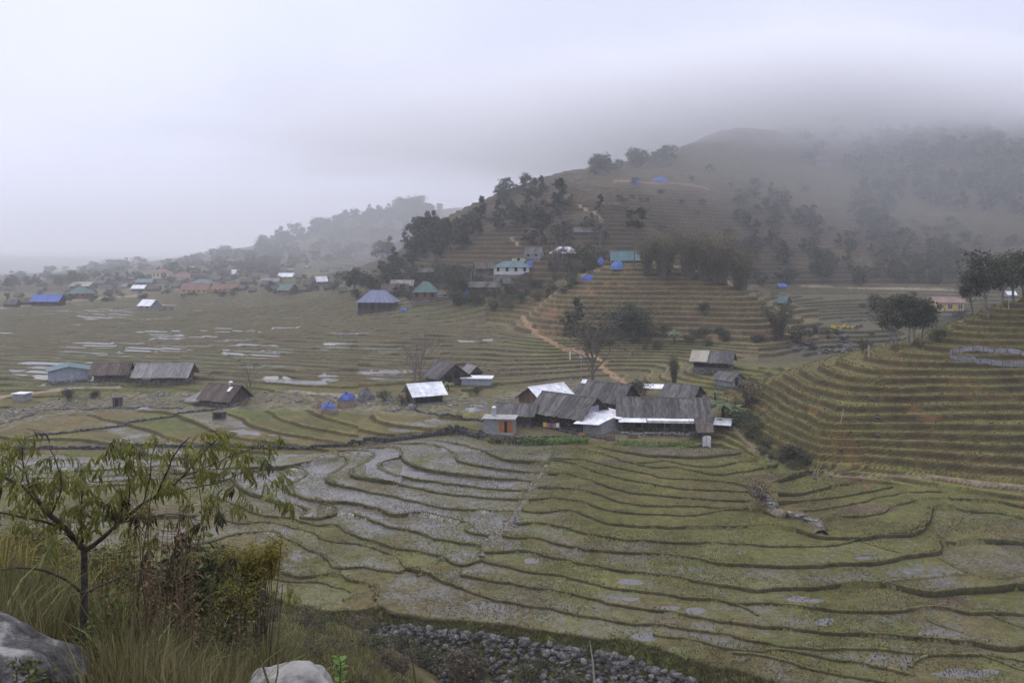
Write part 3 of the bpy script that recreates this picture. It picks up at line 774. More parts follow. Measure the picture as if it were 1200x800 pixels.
# ------------------------------------------------------------------ grassy dikes on the edges of the near paddies
BTOP = []
def bund(L, width=.2, high=.10, stony=False, seed=0, cross=False, drop=.9):
    rr = random.Random(seed)
    P = np.array(L, float)
    P[:, 0] = np.clip(P[:, 0], -120, 1330)
    lc = line_z(L)
    pts = []
    for p in P:
        z = float(zline(lc, p[0])); Y = (HC-z)*F/(p[1]-HY); pts.append(((p[0]-CX)/F*Y, Y))
    pts = np.array(pts)
    d = np.concatenate([[0], np.cumsum(np.hypot(*np.diff(pts, axis=0).T))])
    n = max(int(d[-1]/.55), 4)
    # smooth resample (Catmull-Rom through the traced points)
    def cr(tq):
        i = np.clip(np.searchsorted(d, tq, side='right')-1, 0, len(d)-2)
        t = ((tq-d[i])/np.maximum(d[i+1]-d[i], 1e-6))[:, None]
        p1 = pts[i]; p2 = pts[i+1]; p0 = pts[np.maximum(i-1, 0)]; p3 = pts[np.minimum(i+2, len(d)-1)]
        l1 = np.maximum(d[i+1]-d[i], 1e-6)[:, None]
        m1 = (p2-p0)/np.maximum(d[i+1]-d[np.maximum(i-1, 0)], 1e-6)[:, None]*l1
        m2 = (p3-p1)/np.maximum(d[np.minimum(i+2, len(d)-1)]-d[i], 1e-6)[:, None]*l1
        return (2*t**3-3*t**2+1)*p1 + (t**3-2*t**2+t)*m1 + (-2*t**3+3*t**2)*p2 + (t**3-t**2)*m2
    Q = cr(np.linspace(0, d[-1], n))
    Q = Q + np.stack([fbm(Q[:, 0]*.5+seed, Q[:, 1]*.5, 3)-.5, fbm(Q[:, 0]*.5+31+seed, Q[:, 1]*.5, 3)-.5], 1)*.8
    T = np.gradient(Q, axis=0); T /= np.maximum(np.hypot(T[:, 0], T[:, 1]), 1e-6)[:, None]
    N = np.stack([-T[:, 1], T[:, 0]], 1)
    hp = np.array([H(*(q+.9*nn)) for q, nn in zip(Q, N)]); hm = np.array([H(*(q-.9*nn)) for q, nn in zip(Q, N)])
    dh = hp-hm
    k = 9
    def md(x): return np.median(np.stack([np.pad(x, 7, mode='edge')[i:i+len(x)] for i in range(15)]), 0)
    def sm(x): return np.convolve(np.pad(x, k//2, mode='edge'), np.ones(k)/k, 'valid')
    dh = sm(dh)
    sgn = np.where(dh >= 0, -1.0, 1.0)          # towards the low side
    # keep one side for the whole line unless it clearly turns over
    if abs(np.sum(np.sign(dh))) > .5*len(dh): sgn = np.full(len(dh), -np.sign(np.sum(np.sign(dh))))
    zu = np.where(sgn < 0, hp, hm); zl = np.where(sgn < 0, hm, hp)
    zu = sm(md(zu)); zl = np.clip(sm(md(zl)), zu-drop, zu)
    V = []; C = []
    for q, nn, s, u, l, w1, w2 in zip(Q, N, sgn, zu, zl, fbm(Q[:, 0], Q[:, 1], 3), fbm(Q[:, 0]*1.7+9, Q[:, 1]*1.7, 3)):
        w = width*(.6+.8*w1); h = high*(.5+1.0*w2)
        g = np.array((.112,.106,.048))*(.7+.5*w2) if not stony else np.array((.14,.122,.095))*(.7+.6*w2)
        r = np.array((.042,.035,.022))*(.7+.6*w1)
        prof = ((-1.7*w, u-.10, g*.9), (-1.0*w, u+h*.85, g), (0.1*w, u+h, g*1.05), (.5*w, u+h*.3, (g+r)/2), (.95*w, min(l+.0, u-.1)-.10, r))
        for off, z, c in prof:
            p = q + nn*s*off
            V.append((p[0], p[1], z)); C.append(c)
        BTOP.append((q[0], q[1], u+h, s*nn[0], s*nn[1], l))
    V = np.array(V); C = np.array(C)
    m = 5
    ii = np.arange(n-1)[:, None]*m + np.arange(m-1)[None]
    ii = ii.ravel()
    Fc = np.stack([ii, ii+1, ii+1+m, ii+m], 1)
    me = np_mesh('terrace_bund', V, Fc, M['ground'], smooth=True, attrs={'base': C, 'wet': np.zeros(len(V))-.5})
    return tag(obj('terrace_bund', me), kind='structure')
for i, L in enumerate(BUNDS): bund(L, seed=i)
for i, L in enumerate(CROSS): bund(L, width=.17, high=.09, seed=80+i)
bund([p for p in PATH if 533 < p[1] < 661], width=.35, high=.14, stony=True, seed=77)
bund([(880,572),(890,581),(903,595),(925,606),(945,608),(958,614),(965,627)], width=.7, high=.5, stony=True, seed=78)
bund(EDGE[:22], width=.28, high=.10, seed=79, drop=.12)

# --- growth: grass fringing the dikes and stubble standing in the paddies
def tufts(name, P, h, w, mat, seed, k=3):
    rg = np.random.default_rng(seed); P = np.repeat(np.asarray(P, float), k, 0); n = len(P)
    a = rg.uniform(0, 6.28, n); hh = h*(.5+rg.random(n)); ww = w*(.6+.8*rg.random(n))
    dx, dy = np.cos(a)*ww, np.sin(a)*ww; lx, ly = rg.normal(size=n)*hh*.45, rg.normal(size=n)*hh*.45
    V = np.stack([np.stack([P[:,0]-dx, P[:,1]-dy, P[:,2]-.03], 1), np.stack([P[:,0]+dx, P[:,1]+dy, P[:,2]-.03], 1), np.stack([P[:,0]+lx, P[:,1]+ly, P[:,2]+hh], 1)], 1).reshape(-1, 3)
    return tag(obj(name, np_mesh(name, V, np.arange(3*n).reshape(n, 3), M[mat])), kind='stuff')
M['leaf_weed'] = mat_leaf('weed_leaves', (.04,.055,.015), (.15,.165,.05), (.085,.10,.03), transl=.3)
M['bund_grass'] = mat_leaf('dike_grass', (.060,.058,.022), (.155,.140,.058), (.10,.095,.036), transl=.2)
M['stubble'] = mat_leaf('rice_stubble', (.065,.062,.028), (.145,.130,.064), (.10,.092,.042), transl=.15)
_b = np.array(BTOP); _r = np.random.default_rng(9)
_b = _b[(_b[:, 1] < 175) & (np.abs(_b[:, 0]) < _b[:, 1]*.66)]
_p = _b[_r.integers(0, len(_b), 16000)]
_t = _r.uniform(-.22, .32, len(_p))
_q = np.stack([_p[:,0]+_p[:,3]*_t+_r.normal(size=len(_p))*.22, _p[:,1]+_p[:,4]*_t+_r.normal(size=len(_p))*.22, _p[:,2]-np.maximum(_t, 0)*.8-.02], 1)
tufts('dike_grass', _q, .17, .035, 'bund_grass', 1, 3)
# stubble: on flat terraces only, in rough rows
_m = inA & (np.abs(PX-600) < 690) & (YY < 150)
_i, _j = np.where(_m)
_wgt = (YY[_i, _j]**1.0)*np.gradient(YR)[_i]*np.interp(PX[_i, _j], [200, 480, 650], [.35, .45, 1.0])*sstep(.40, .56, fbm(XX[_i, _j]/6+2, YY[_i, _j]/6, 3))
_k = _r.choice(len(_i), 34000, p=_wgt/_wgt.sum())
_x = XX[_i[_k], _j[_k]]+_r.normal(size=len(_k))*.04; _y = YY[_i[_k], _j[_k]]+_r.normal(size=len(_k))*.04
tufts('rice_stubble', np.stack([_x, _y, Z[_i[_k], _j[_k]]], 1), .10, .05, 'stubble', 2, 3)
# rough grass on the bank under the last dike
_m = inE & (np.abs(PX-640) < 640) & (dE < 7)
_i, _j = np.where(_m); _wgt = YY[_i, _j]*np.gradient(YR)[_i]*np.clip(1.6-dE[_i, _j]*.3, .15, 1.6)
_k = _r.choice(len(_i), 15000, p=_wgt/_wgt.sum())
tufts('bank_grass', np.stack([XX[_i[_k], _j[_k]], YY[_i[_k], _j[_k]]+_r.normal(size=len(_k))*.05, Z[_i[_k], _j[_k]]], 1), .30, .05, 'bund_grass', 3, 3)
# rough growth on the faces and edges of the spur terraces
_m = spur & (YY < 190) & (PX < 1320) & (PX > 860)
_i, _j = np.where(_m); _wgt = YY[_i, _j]*np.gradient(YR)[_i]*(.12+lip[_i, _j]*1.2+is_riser[_i, _j]*.25)
_k = _r.choice(len(_i), 7000, p=_wgt/_wgt.sum())
tufts('spur_grass', np.stack([XX[_i[_k], _j[_k]]+_r.normal(size=len(_k))*.1, YY[_i[_k], _j[_k]]+_r.normal(size=len(_k))*.05, Z[_i[_k], _j[_k]]], 1), .22, .06, 'stubble', 4, 3)
# ------------------------------------------------------------------ the near hillside the viewer stands on
_fy = np.array([1.2, 2, 3.5, 5, 9, 15, 25, 45, 70, 96])
_fp = np.array([-700, 0, 100, 200, 300, 400, 450, 520, 700, 1200, 1900])
_ft = np.array([
 [1763,1190,930,800,700,650,620,640,690,730],
 [1763,1190,950,838,742,690,662,672,702,722],
 [1763,1190,970,866,785,728,690,688,704,718],
 [1763,1190,990,890,806,758,720,712,712,718],
 [1763,1190,1010,910,832,790,754,734,718,710],
 [1763,1190,1030,930,853,820,790,762,741,730],
 [1763,1190,1040,945,868,838,812,788,764,742],
 [1763,1190,1060,965,893,868,850,834,816,778],
 [1763,1190,1100,1020,960,940,920,900,880,850],
 [1763,1200,1180,1120,1060,1040,1010,990,970,950],
 [1763,1200,1190,1140,1080,1060,1030,1010,990,970]], float)
def fg_row(px, Y):
    return bil(_ft, np.log(_fy), _fp, np.log(Y), px)
def fgz(px, Y):
    px = np.asarray(px, float); Y = np.asarray(Y, float)
    x = (px-CX)/F*Y
    return HC - Y*(fg_row(px, Y)-HY)/F + (fbm(x*.9+3, Y*.9, 3)-.5)*np.clip(Y*.03, .03, .5)
def fg_pt(px, Y):
    return Vector(((px-CX)/F*Y, Y, float(fgz(np.array([px]), np.array([Y]))[0])))
_py = np.exp(np.linspace(math.log(1.2), math.log(96), 150)); _px = np.concatenate([np.linspace(-700, -30, 15), np.linspace(-20, 1220, 150), np.linspace(1250, 1900, 12)])
_P, _Y = np.meshgrid(_px, _py)
_Z = fgz(_P, _Y); _X = (_P-CX)/F*_Y
# ground under and behind the viewer
bx, by = np.meshgrid(np.linspace(-30, 30, 30), np.linspace(-60, 0.9, 24))
_i = np.arange(_P.size).reshape(_P.shape)
Fq = np.stack([_i[:-1,:-1], _i[:-1,1:], _i[1:,1:], _i[1:,:-1]], -1).reshape(-1, 4)
nn_ = fbm(_X*1.5, _Y*1.5, 4)
Cc = lerp(col(.10,.085,.04), col(.07,.075,.03), sstep(.4,.6,nn_)); Cc = lerp(Cc, col(.09,.06,.038), sstep(.55,.68,fbm(_X*.6+5,_Y*.6,3)))
me = np_mesh('hillside', np.stack([_X,_Y,_Z],-1).reshape(-1,3), Fq, M['ground'], smooth=True, attrs={'base': Cc.reshape(-1,3), 'wet': np.full(_P.size,-.6)})
tag(obj('hillside', me), kind='structure')
zb_ = HC-1.75+(-(by-.9))*.22+(fbm(bx*.3,by*.3,3)-.5)*.5
_i = np.arange(bx.size).reshape(bx.shape)
Fq = np.stack([_i[:-1,:-1], _i[:-1,1:], _i[1:,1:], _i[1:,:-1]], -1).reshape(-1, 4)
me = np_mesh('hilltop', np.stack([bx,by,zb_],-1).reshape(-1,3), Fq, M['ground'], smooth=True, attrs={'base': np.tile(col(.09,.08,.04),(bx.size,1)), 'wet': np.full(bx.size,-.6)})
tag(obj('hilltop', me), kind='structure')
# ------------------------------------------------------------------ building materials
M['roof_old'] = mat_noise('weathered_roof', (.050,.048,.046), (.140,.132,.124), 1.2, .92, 6, stretch=(2.2, .5, .5), c3=(.088,.083,.078), bump=.5, island=.32)
M['roof_brown'] = mat_noise('brown_roof', (.05,.038,.032), (.12,.095,.08), 1.2, .92, 6, stretch=(2.2, .5, .5), bump=.5, island=.3)
M['roof_pale'] = mat_noise('pale_grey_roof', (.13,.125,.12), (.24,.23,.22), 1.2, .9, 6, stretch=(2.2, .5, .5), bump=.4, island=.22)
M['roof_tan'] = mat_noise('straw_roof', (.22,.20,.16), (.36,.33,.27), 2.5, .95, 6, stretch=(2, .6, .6), bump=.6, island=.2)
M['roof_white'] = mat_noise('white_sheet_roof', (.48,.48,.49), (.78,.79,.82), .9, .5, 7, spec=.3, bump=.08, island=.10)
M['roof_teal'] = mat_noise('teal_sheet_roof', (.055,.110,.118), (.08,.145,.152), .8, .6, 4, spec=.2, bump=.06, island=.12)
M['roof_green'] = mat_noise('green_sheet_roof', (.055,.10,.088), (.075,.132,.118), .8, .6, 4, spec=.2, bump=.06, island=.12)
M['roof_slate'] = mat_noise('blue_grey_roof', (.13,.145,.22), (.17,.19,.27), .8, .6, 4, island=.08, spec=.2, bump=.06)
M['roof_blue'] = mat_noise('blue_sheet_roof', (.065,.10,.30), (.095,.14,.37), .8, .6, 4, island=.1, spec=.2, bump=.06)
M['roof_red'] = mat_noise('red_sheet_roof', (.155,.08,.065), (.215,.118,.095), .8, .7, 4, island=.15, bump=.06)
M['roof_pink'] = mat_noise('pink_sheet_roof', (.19,.13,.115), (.25,.175,.155), .8, .7, 4, island=.1, bump=.06)
M['wall_wood'] = mat_noise('dark_boards', (.045,.036,.03), (.125,.098,.078), 2.0, .9, 6, stretch=(6, 6, .5), bump=.4, island=.3)
M['wall_red'] = mat_noise('reddish_boards', (.09,.05,.035), (.19,.115,.08), 2.0, .9, 6, stretch=(6, 6, .5), bump=.4, island=.3)
M['wall_block'] = mat_noise('grey_block_wall', (.20,.20,.205), (.31,.31,.315), 1.6, .9, 6, bump=.3)
M['wall_bluish'] = mat_noise('bluish_block_wall', (.25,.27,.31), (.35,.37,.41), 1.2, .9, 6, bump=.3)
M['wall_yellow'] = mat_noise('yellow_plaster', (.50,.35,.12), (.62,.45,.18), 1.0, .85, 5, bump=.1)
M['wall_cream'] = mat_noise('cream_plaster', (.52,.45,.29), (.64,.57,.39), 1.0, .85, 5, bump=.1)
M['wall_white'] = mat_noise('white_plaster', (.50,.50,.50), (.66,.66,.65), 1.0, .85, 5, bump=.1)
M['door_orange'] = mat_noise('orange_door', (.28,.105,.04), (.38,.15,.06), 2.0, .7, 5, stretch=(4, 4, .5), bump=.15)
M['dark'] = mat_noise('dark_opening', (.010,.010,.012), (.022,.021,.022), 2.0, .8, 3, bump=0)
M['glass'] = mat_noise('window_glass', (.05,.07,.09), (.09,.11,.14), 2.0, .12, 3, spec=.5, bump=0)
M['stone'] = mat_noise('grey_stone', (.045,.043,.040), (.25,.24,.225), 2.4, .92, 7, c3=(.115,.11,.102), bump=.7, rand=.5, bumpd=.1)
M['stone_dark'] = mat_noise('dark_stone', (.055,.054,.054), (.16,.155,.15), 1.8, .92, 7, bump=.7, rand=.5, bumpd=.1)
M['concrete'] = mat_noise('rough_concrete', (.22,.22,.215), (.36,.355,.345), 1.3, .92, 6, bump=.4)
M['post'] = mat_noise('wooden_post', (.07,.058,.048), (.17,.145,.12), 3.0, .9, 5, stretch=(4, 4, .6), bump=.3)
M['tarp_blue'] = mat_noise('blue_tarpaulin', (.065,.095,.29), (.11,.155,.39), 2.0, .6, 4, spec=.2, bump=.3)
M['tarp_cyan'] = mat_noise('light_blue_tarpaulin', (.08,.16,.36), (.13,.23,.46), 2.0, .6, 4, spec=.2, bump=.3)
M['plastic'] = mat_noise('white_plastic', (.52,.53,.55), (.72,.73,.75), 3.0, .5, 4, spec=.35, bump=.3)
M['net'] = mat_noise('grey_plastic_sheet', (.15,.15,.16), (.30,.30,.32), 1.2, .7, 5, spec=.2, bump=.3)
M['steel'] = mat_noise('steel_tank', (.42,.43,.45), (.56,.57,.59), 3.0, .35, 3, spec=.5, metallic=.6, bump=.05)
M['hay'] = mat_noise('straw_heap', (.14,.105,.075), (.24,.185,.13), 3.0, .95, 6, bump=.6)
M['hammock'] = mat_noise('green_cloth', (.20,.34,.06), (.30,.45,.10), 3.0, .8, 4, bump=.2)
M['red_cloth'] = mat_noise('orange_cloth', (.42,.12,.06), (.52,.18,.10), 3.0, .8, 4, bump=.2)
M['yellow_cloth'] = mat_noise('yellow_sheet', (.58,.40,.03), (.66,.48,.06), 3.0, .8, 4, bump=.2)

rnd = random.Random(11)
def put(px, py, y0=62, y1=9000, dz=0):
    p = ground(px, py, y0, y1); p.z += dz
    return p

def slope_strips(mb, a, b, c, d, t, w, jit=.035, ragged=.0, m=0):
    """a-b eave, d-c ridge: a roof slope laid as overlapping strips running from ridge to eave"""
    a, b, c, d = map(Vector, (a, b, c, d))
    n = max(int((b-a).length/w), 1)
    for i in range(n):
        s0, s1 = i/n, (i+1)/n
        g = .006
        j = rnd.uniform(0, jit); r = rnd.uniform(0, ragged)
        p0, p1 = a.lerp(b, s0+g/n), a.lerp(b, s1-g/n)
        q1, q0 = d.lerp(c, s1-g/n), d.lerp(c, s0+g/n)
        dn = (p0-q0).normalized()*r
        up = Vector((0, 0, j))
        mb.slab(p0+dn+up, p1+dn+up, q1+up, q0+up, t, m)

def plank_wall(mb, p, q, h0, h1, w, t=.08, top=None, jit=.04, m=0):
    """upright boards from p to q (2-D); top(s) gives the top height along the wall"""
    p, q = Vector((p[0], p[1], 0)), Vector((q[0], q[1], 0))
    Ln = (q-p).length; n = max(int(round(Ln/w)), 1)
    d = (q-p).normalized(); nn = Vector((d.y, -d.x, 0))
    for i in range(n):
        a = p.lerp(q, (i+.02)/n); b = p.lerp(q, (i+.98)/n)
        o = nn*rnd.uniform(0, jit)
        ta = top((i+.02)/n) if top else h1; tb = top((i+.98)/n) if top else h1
        v = [a+o, b+o, b+o-nn*t, a+o-nn*t]
        k = len(mb.v)
        for u in v: mb.v.append((u.x, u.y, h0))
        for u, z in zip(v, (ta, tb, tb, ta)): mb.v.append((u.x, u.y, z))
        for f in ((0,3,2,1),(4,5,6,7),(0,1,5,4),(1,2,6,5),(2,3,7,6),(3,0,4,7)):
            mb.f.append(tuple(k+x for x in f)); mb.m.append(m)

def house(name, label, px, py, L, W, h, rise, rz, roof, wall, over=.7, style='gable', cat='house', group=None, strip=.9,
          open_front=False, openings=(), base=.35, ragged=.0, y0=62, y1=9000, plank=.4, gable_mat=None, dz=0, loc=None, endover=None, found='stone', offs=0.0):
    """local axes: ridge along x, front towards -y. openings: (side, x, width, z0, z1, kind)"""
    p = loc if loc is not None else put(px, py, y0, y1)
    r = R(rz); ca, sa = math.cos(r), math.sin(r)
    zs = [H(p.x+ca*a-sa*b, p.y+sa*a+ca*b) for a in (-L/2, 0, L/2) for b in (-W/2, 0, W/2)]
    z = sum(zs)/len(zs)+dz
    root = empty(name, (p.x, p.y, z), r); tag(root, label, cat, group)
    eo = over if endover is None else endover
    lo = min(zs)-z-.6
    mb = MB(); mb.box(-L/2-.12, L/2+.12, -W/2-.12, W/2+.12, lo, base); mb.build('foundation', M[found], root)
    mb = MB()
    hh = h+base
    hip = style == 'hip'
    gt = (lambda s: hh+rise*(1-abs(2*s-1))-.06) if style == 'gable' else None
    if not open_front: plank_wall(mb, (-L/2, -W/2), (L/2, -W/2), base-.1, hh, plank)
    plank_wall(mb, (L/2, -W/2), (L/2, W/2), base-.1, hh, plank, top=gt)
    plank_wall(mb, (L/2, W/2), (-L/2, W/2), base-.1, hh, plank)
    plank_wall(mb, (-L/2, W/2), (-L/2, -W/2), base-.1, hh, plank, top=gt)
    if open_front:      # set-back inner wall and a row of posts
        plank_wall(mb, (-L/2+.1, -W/2+1.7), (L/2-.1, -W/2+1.7), base, hh, plank)
    wl_ = mb.build('wall', M[wall], root)
    if open_front:
        n = max(int(L/2.4), 2)
        for i in range(n+1):
            x = -L/2+.1+(L-.2)*i/n
            pm = MB(); pm.box(x-.08, x+.08, -W/2-.08, -W/2+.08, base-.2, hh); pm.build('post', M['post'], root)
    rf = MB(); t = .07
    e = over*rise/(W/2)
    if style == 'gable':
        zr = hh+rise+.05
        slope_strips(rf, (-L/2-eo, -W/2-over, hh-e), (L/2+eo, -W/2-over, hh-e), (L/2+eo, 0, zr), (-L/2-eo, 0, zr), t, strip, ragged=ragged)
        slope_strips(rf, (L/2+eo, W/2+over, hh-e), (-L/2-eo, W/2+over, hh-e), (-L/2-eo, 0, zr), (L/2+eo, 0, zr), t, strip, ragged=ragged)
        ro = rf.build('roof', M[roof], root)
        rc = MB()
        rc.slab((-L/2-eo-.05, -.22, zr-.04), (L/2+eo+.05, -.22, zr-.04), (L/2+eo+.05, 0, zr+.1), (-L/2-eo-.05, 0, zr+.1), .03)
        rc.slab((-L/2-eo-.05, 0.003, zr+.1), (L/2+eo+.05, 0.003, zr+.1), (L/2+eo+.05, .22, zr-.04), (-L/2-eo-.05, .22, zr-.04), .03)
        rc.build('ridge_cap', M[roof], ro)
    elif style == 'hip':
        zr = hh+rise; k = min(W/2, L/2-.3)*(.85)
        A = [(-L/2-over, -W/2-over, hh-.3), (L/2+over, -W/2-over, hh-.3), (L/2+over, W/2+over, hh-.3), (-L/2-over, W/2+over, hh-.3)]
        B0, B1 = (-L/2+k, 0, zr), (L/2-k, 0, zr)
        def hs(a, b, c, d, n):
            a, b, c, d = map(Vector, (a, b, c, d))
            for i in range(n):
                g = .004
                rf.slab(a.lerp(b, i/n+g), a.lerp(b, (i+1)/n-g), d.lerp(c, (i+1)/n-g), d.lerp(c, i/n+g), t)
        hs(A[0], A[1], B1, B0, max(int(L/strip), 2)); hs(A[2], A[3], B0, B1, max(int(L/strip), 2))
        hs(A[1], A[2], B1, (B1[0], B1[1]+.02, B1[2]), max(int(W/strip), 2)); hs(A[3], A[0], B0, (B0[0], B0[1]-.02, B0[2]), max(int(W/strip), 2))
        ro = rf.build('roof', M[roof], root)
        rc = MB()
        for q in (A[0], A[3]): rc.tube([q, B0], [.09, .09], 4)
        for q in (A[1], A[2]): rc.tube([q, B1], [.09, .09], 4)
        rc.tube([B0, B1], [.1, .1], 4); rc.build('ridge_cap', M[roof], ro)
    elif style == 'shed':       # one slope, high at the back (+y)
        slope_strips(rf, (-L/2-eo, -W/2-over, hh-e*.6), (L/2+eo, -W/2-over, hh-e*.6), (L/2+eo, W/2+.3, hh+rise), (-L/2-eo, W/2+.3, hh+rise), t, strip, ragged=ragged)
        rf.build('roof', M[roof], root)
    elif style == 'flat':
        rf.box(-L/2-eo, L/2+eo, -W/2-over, W/2+over, hh, hh+.16); rf.build('roof', M[roof], root)
    for side, x, w, z0, z1, kind in openings:
        def place(mbx, u0, u1, za, zb, d0, d1):
            if side == 'f': mbx.box(u0, u1, -W/2-d1, -W/2-d0, za, zb)
            elif side == 'b': mbx.box(u0, u1, W/2+d0, W/2+d1, za, zb)
            elif side == 'r': mbx.box(L/2+d0, L/2+d1, u0, u1, za, zb)
            else: mbx.box(-L/2-d1, -L/2-d0, u0, u1, za, zb)
        z0 += base; z1 += base
        if kind == 'window':
            fm = MB(); f = .07
            place(fm, x-w/2, x-w/2+f, z0, z1, .03, .11); place(fm, x+w/2-f, x+w/2, z0, z1, .03, .11)
            place(fm, x-w/2+f, x+w/2-f, z1-f, z1, .03, .11); place(fm, x-w/2+f, x+w/2-f, z0, z0+f, .03, .11)
            place(fm, x-.03, x+.03, z0+f, z1-f, .03, .10)
            wd = fm.build('window', M['wall_white'], root)
            gm = MB(); place(gm, x-w/2+f*.9, x-.03, z0+f*.9, z1-f*.9, .0, .06); gm.build('pane', M['glass'], wd)
            gm = MB(); place(gm, x+.03, x+w/2-f*.9, z0+f*.9, z1-f*.9, .0, .06); gm.build('pane', M['glass'], wd)
        elif kind == 'dark':
            dm = MB(); place(dm, x-w/2, x+w/2, z0, z1, .0, .055); dm.build('opening', M['dark'], root)
        else:
            dm = MB(); place(dm, x-w/2, x+w/2, z0, z1, .0, .075); dr = dm.build('door', M[kind], root)
            hm = MB(); place(hm, x+w/2-.16, x+w/2-.10, z0+(z1-z0)*.45, z0+(z1-z0)*.55, .075, .12); hm.build('handle', M['steel'], dr)
    return root

def panel_on(root, name, mat, corners, t=.05, parent=None, n=3):
    mb = MB(); slope_strips(mb, *corners, t, (Vector(corners[1])-Vector(corners[0])).length/n, jit=.03)
    return mb.build(name, M[mat], parent or root)

# ---- the farm in the middle
pY = dict(y0=135, y1=230)
h = house('wash_house', 'small grey concrete wash house with two orange doors at the left end of the farm', 586, 505, 5.4, 3.6, 2.3, .3, -8, 'concrete', 'wall_block', over=.35, style='flat', cat='shed', plank=1.2, base=.15, found='concrete',
      openings=[('f', .55, 1.0, 0, 2.0, 'door_orange'), ('f', 2.05, .95, 0, 2.0, 'door_orange'), ('f', 1.3, .5, 0, 2.0, 'dark'), ('l', 0, .8, 1.0, 1.7, 'dark')], **pY)
WASH = h
house('small_house', 'low house with plain dark grey roof between the wash house and the white roofed house', 606, 495, 6.6, 5.2, 2.0, 1.3, -14, 'roof_old', 'wall_wood', over=.8, base=.3, ragged=.15, openings=[('r', 0, 2.2, .2, 1.9, 'dark')], **pY)
h = house('small_house', 'house with broad white sheet roof and brown board gable behind the wash house', 640, 481, 8.0, 7.6, 2.6, 2.3, 40, 'roof_white', 'wall_red', over=.9, strip=1.0, base=.3, **pY)
panel_on(h, 'lean_to_roof', 'roof_white', ((-4.7,-5.9,2.2),(3.6,-5.9,2.2),(3.6,-3.6,2.75),(-4.7,-3.6,2.75)), n=6)
MAIN = house('farmhouse', 'largest farmhouse with wide weathered grey roof and open veranda with green hammocks', 667, 498, 10.6, 7.6, 2.7, 2.5, -38, 'roof_old', 'wall_wood', over=1.2, endover=.9, base=.5, ragged=.25, open_front=True, strip=.8,
      openings=[('r', 0, 3.6, 1.9, 3.6, 'wall_bluish')], **pY)
panel_on(MAIN, 'lean_to_roof', 'roof_white', ((5.2,-6.4,1.9),(9.4,-4.6,1.9),(9.6,.5,2.6),(5.2,-.3,3.3)), n=3)
panel_on(MAIN, 'lean_to_roof', 'roof_white', ((5.2,.1,2.9),(10.4,.6,2.2),(10.4,5.2,2.6),(5.2,4.9,3.1)), n=4)
mb = MB(); plank_wall(mb, (5.6,-3.9), (9.0,-3.6), -.6, 1.9, 1.3); plank_wall(mb, (9.1,-3.6), (9.6,4.6), -.6, 2.05, 1.5); mb.build('lean_to_wall', M['wall_block'], MAIN)
def on(root, x, y, z):
    c, s_ = math.cos(root.rotation_euler.z), math.sin(root.rotation_euler.z)
    return Vector((root.location.x+c*x-s_*y, root.location.y+s_*x+c*y, root.location.z+z))
for i, (x0, x1, lab) in enumerate(((-2.2, -.4, 'left green hammock slung between the veranda posts of the farmhouse'), (1.7, 3.2, 'right green hammock hanging lower on the farmhouse veranda'))):
    a, b = on(MAIN, x0, -3.7, 1.9-.3*i), on(MAIN, x1, -3.7, 1.6-.3*i)
    mb = MB(); n = 9
    for k in range(n):
        for (s0, s1) in ((-1, 0), (0, 1)):
            def q(t, s):
                p = a.lerp(b, t); sag = 4*t*(1-t)
                return (p.x, p.y+s*.35*sag**.5, p.z-.7*sag+.18*abs(s)*sag)
            mb.quad(q(k/n, s0), q((k+1)/n, s0), q((k+1)/n, s1), q(k/n, s1))
    tag(mb.build('hammock', M['hammock']), lab, 'hammock', 'hammocks on the veranda')
h = house('barn', 'dark barn behind the farmhouse with steep grey-black roof of long strips', 711, 479, 9.8, 7.2, 2.4, 2.7, -36, 'roof_old', 'wall_wood', over=1.0, strip=.7, base=.4, ragged=.25, openings=[('r', 0, 2.2, .2, 2.2, 'dark')], **pY)
panel_on(h, 'roof_patch', 'roof_white', ((-5.8,-.9,4.95),(-4.6,-.9,4.95),(-4.6,-.1,5.62),(-5.8,-.1,5.62)), n=1)
LONG = house('long_house', 'long low house with flat grey plank roof and a white strip along its eave', 776, 499, 15.0, 7.4, 2.3, 2.5, -5, 'roof_old', 'wall_wood', over=1.1, strip=.6, base=.4, ragged=.3, openings=[('f', -4.5, 1.2, 0, 1.9, 'dark'), ('f', 0, 2.2, .1, 1.9, 'dark'), ('f', 4.2, 1.4, 0, 1.9, 'dark')], **pY)
panel_on(LONG, 'eave_roof', 'roof_white', ((-8.2,-6.0,1.75),(-3.2,-6.0,1.75),(-3.2,-4.6,2.2),(-8.2,-4.6,2.2)), n=5)
panel_on(LONG, 'eave_roof', 'roof_white', ((-3.1,-5.4,1.98),(5.2,-5.3,2.0),(5.2,-4.6,2.24),(-3.1,-4.6,2.24)), n=8)
panel_on(LONG, 'eave_roof', 'roof_pale', ((-3.1,-6.1,1.72),(5.2,-6.1,1.72),(5.2,-5.4,1.95),(-3.1,-5.45,1.95)), n=8)
panel_on(LONG, 'side_roof', 'roof_brown', ((5.4,-8.2,.5),(8.4,-7.4,.5),(8.6,-3.2,2.6),(5.3,-4.4,2.4)), n=4)
for x in (-7.6, -4, 0, 3.4, 5.4):
    mb = MB(); mb.box(x-.08, x+.08, -5.9, -5.74, -.6, 1.75); mb.build('post', M['post'], LONG)
h = house('small_house', 'grey roofed house with dark gable behind the long house', 800, 474, 6.6, 5.6, 2.1, 1.8, -35, 'roof_old', 'wall_wood', over=.8, base=.3, ragged=.2, openings=[('r', 0, 1.4, .2, 1.9, 'dark')], **pY)
mb = MB(); p = put(766, 466, 150, 230)
o = empty('lean_to', p, R(-10)); tag(o, 'small white sheet roof on posts beside the barn', 'shelter')
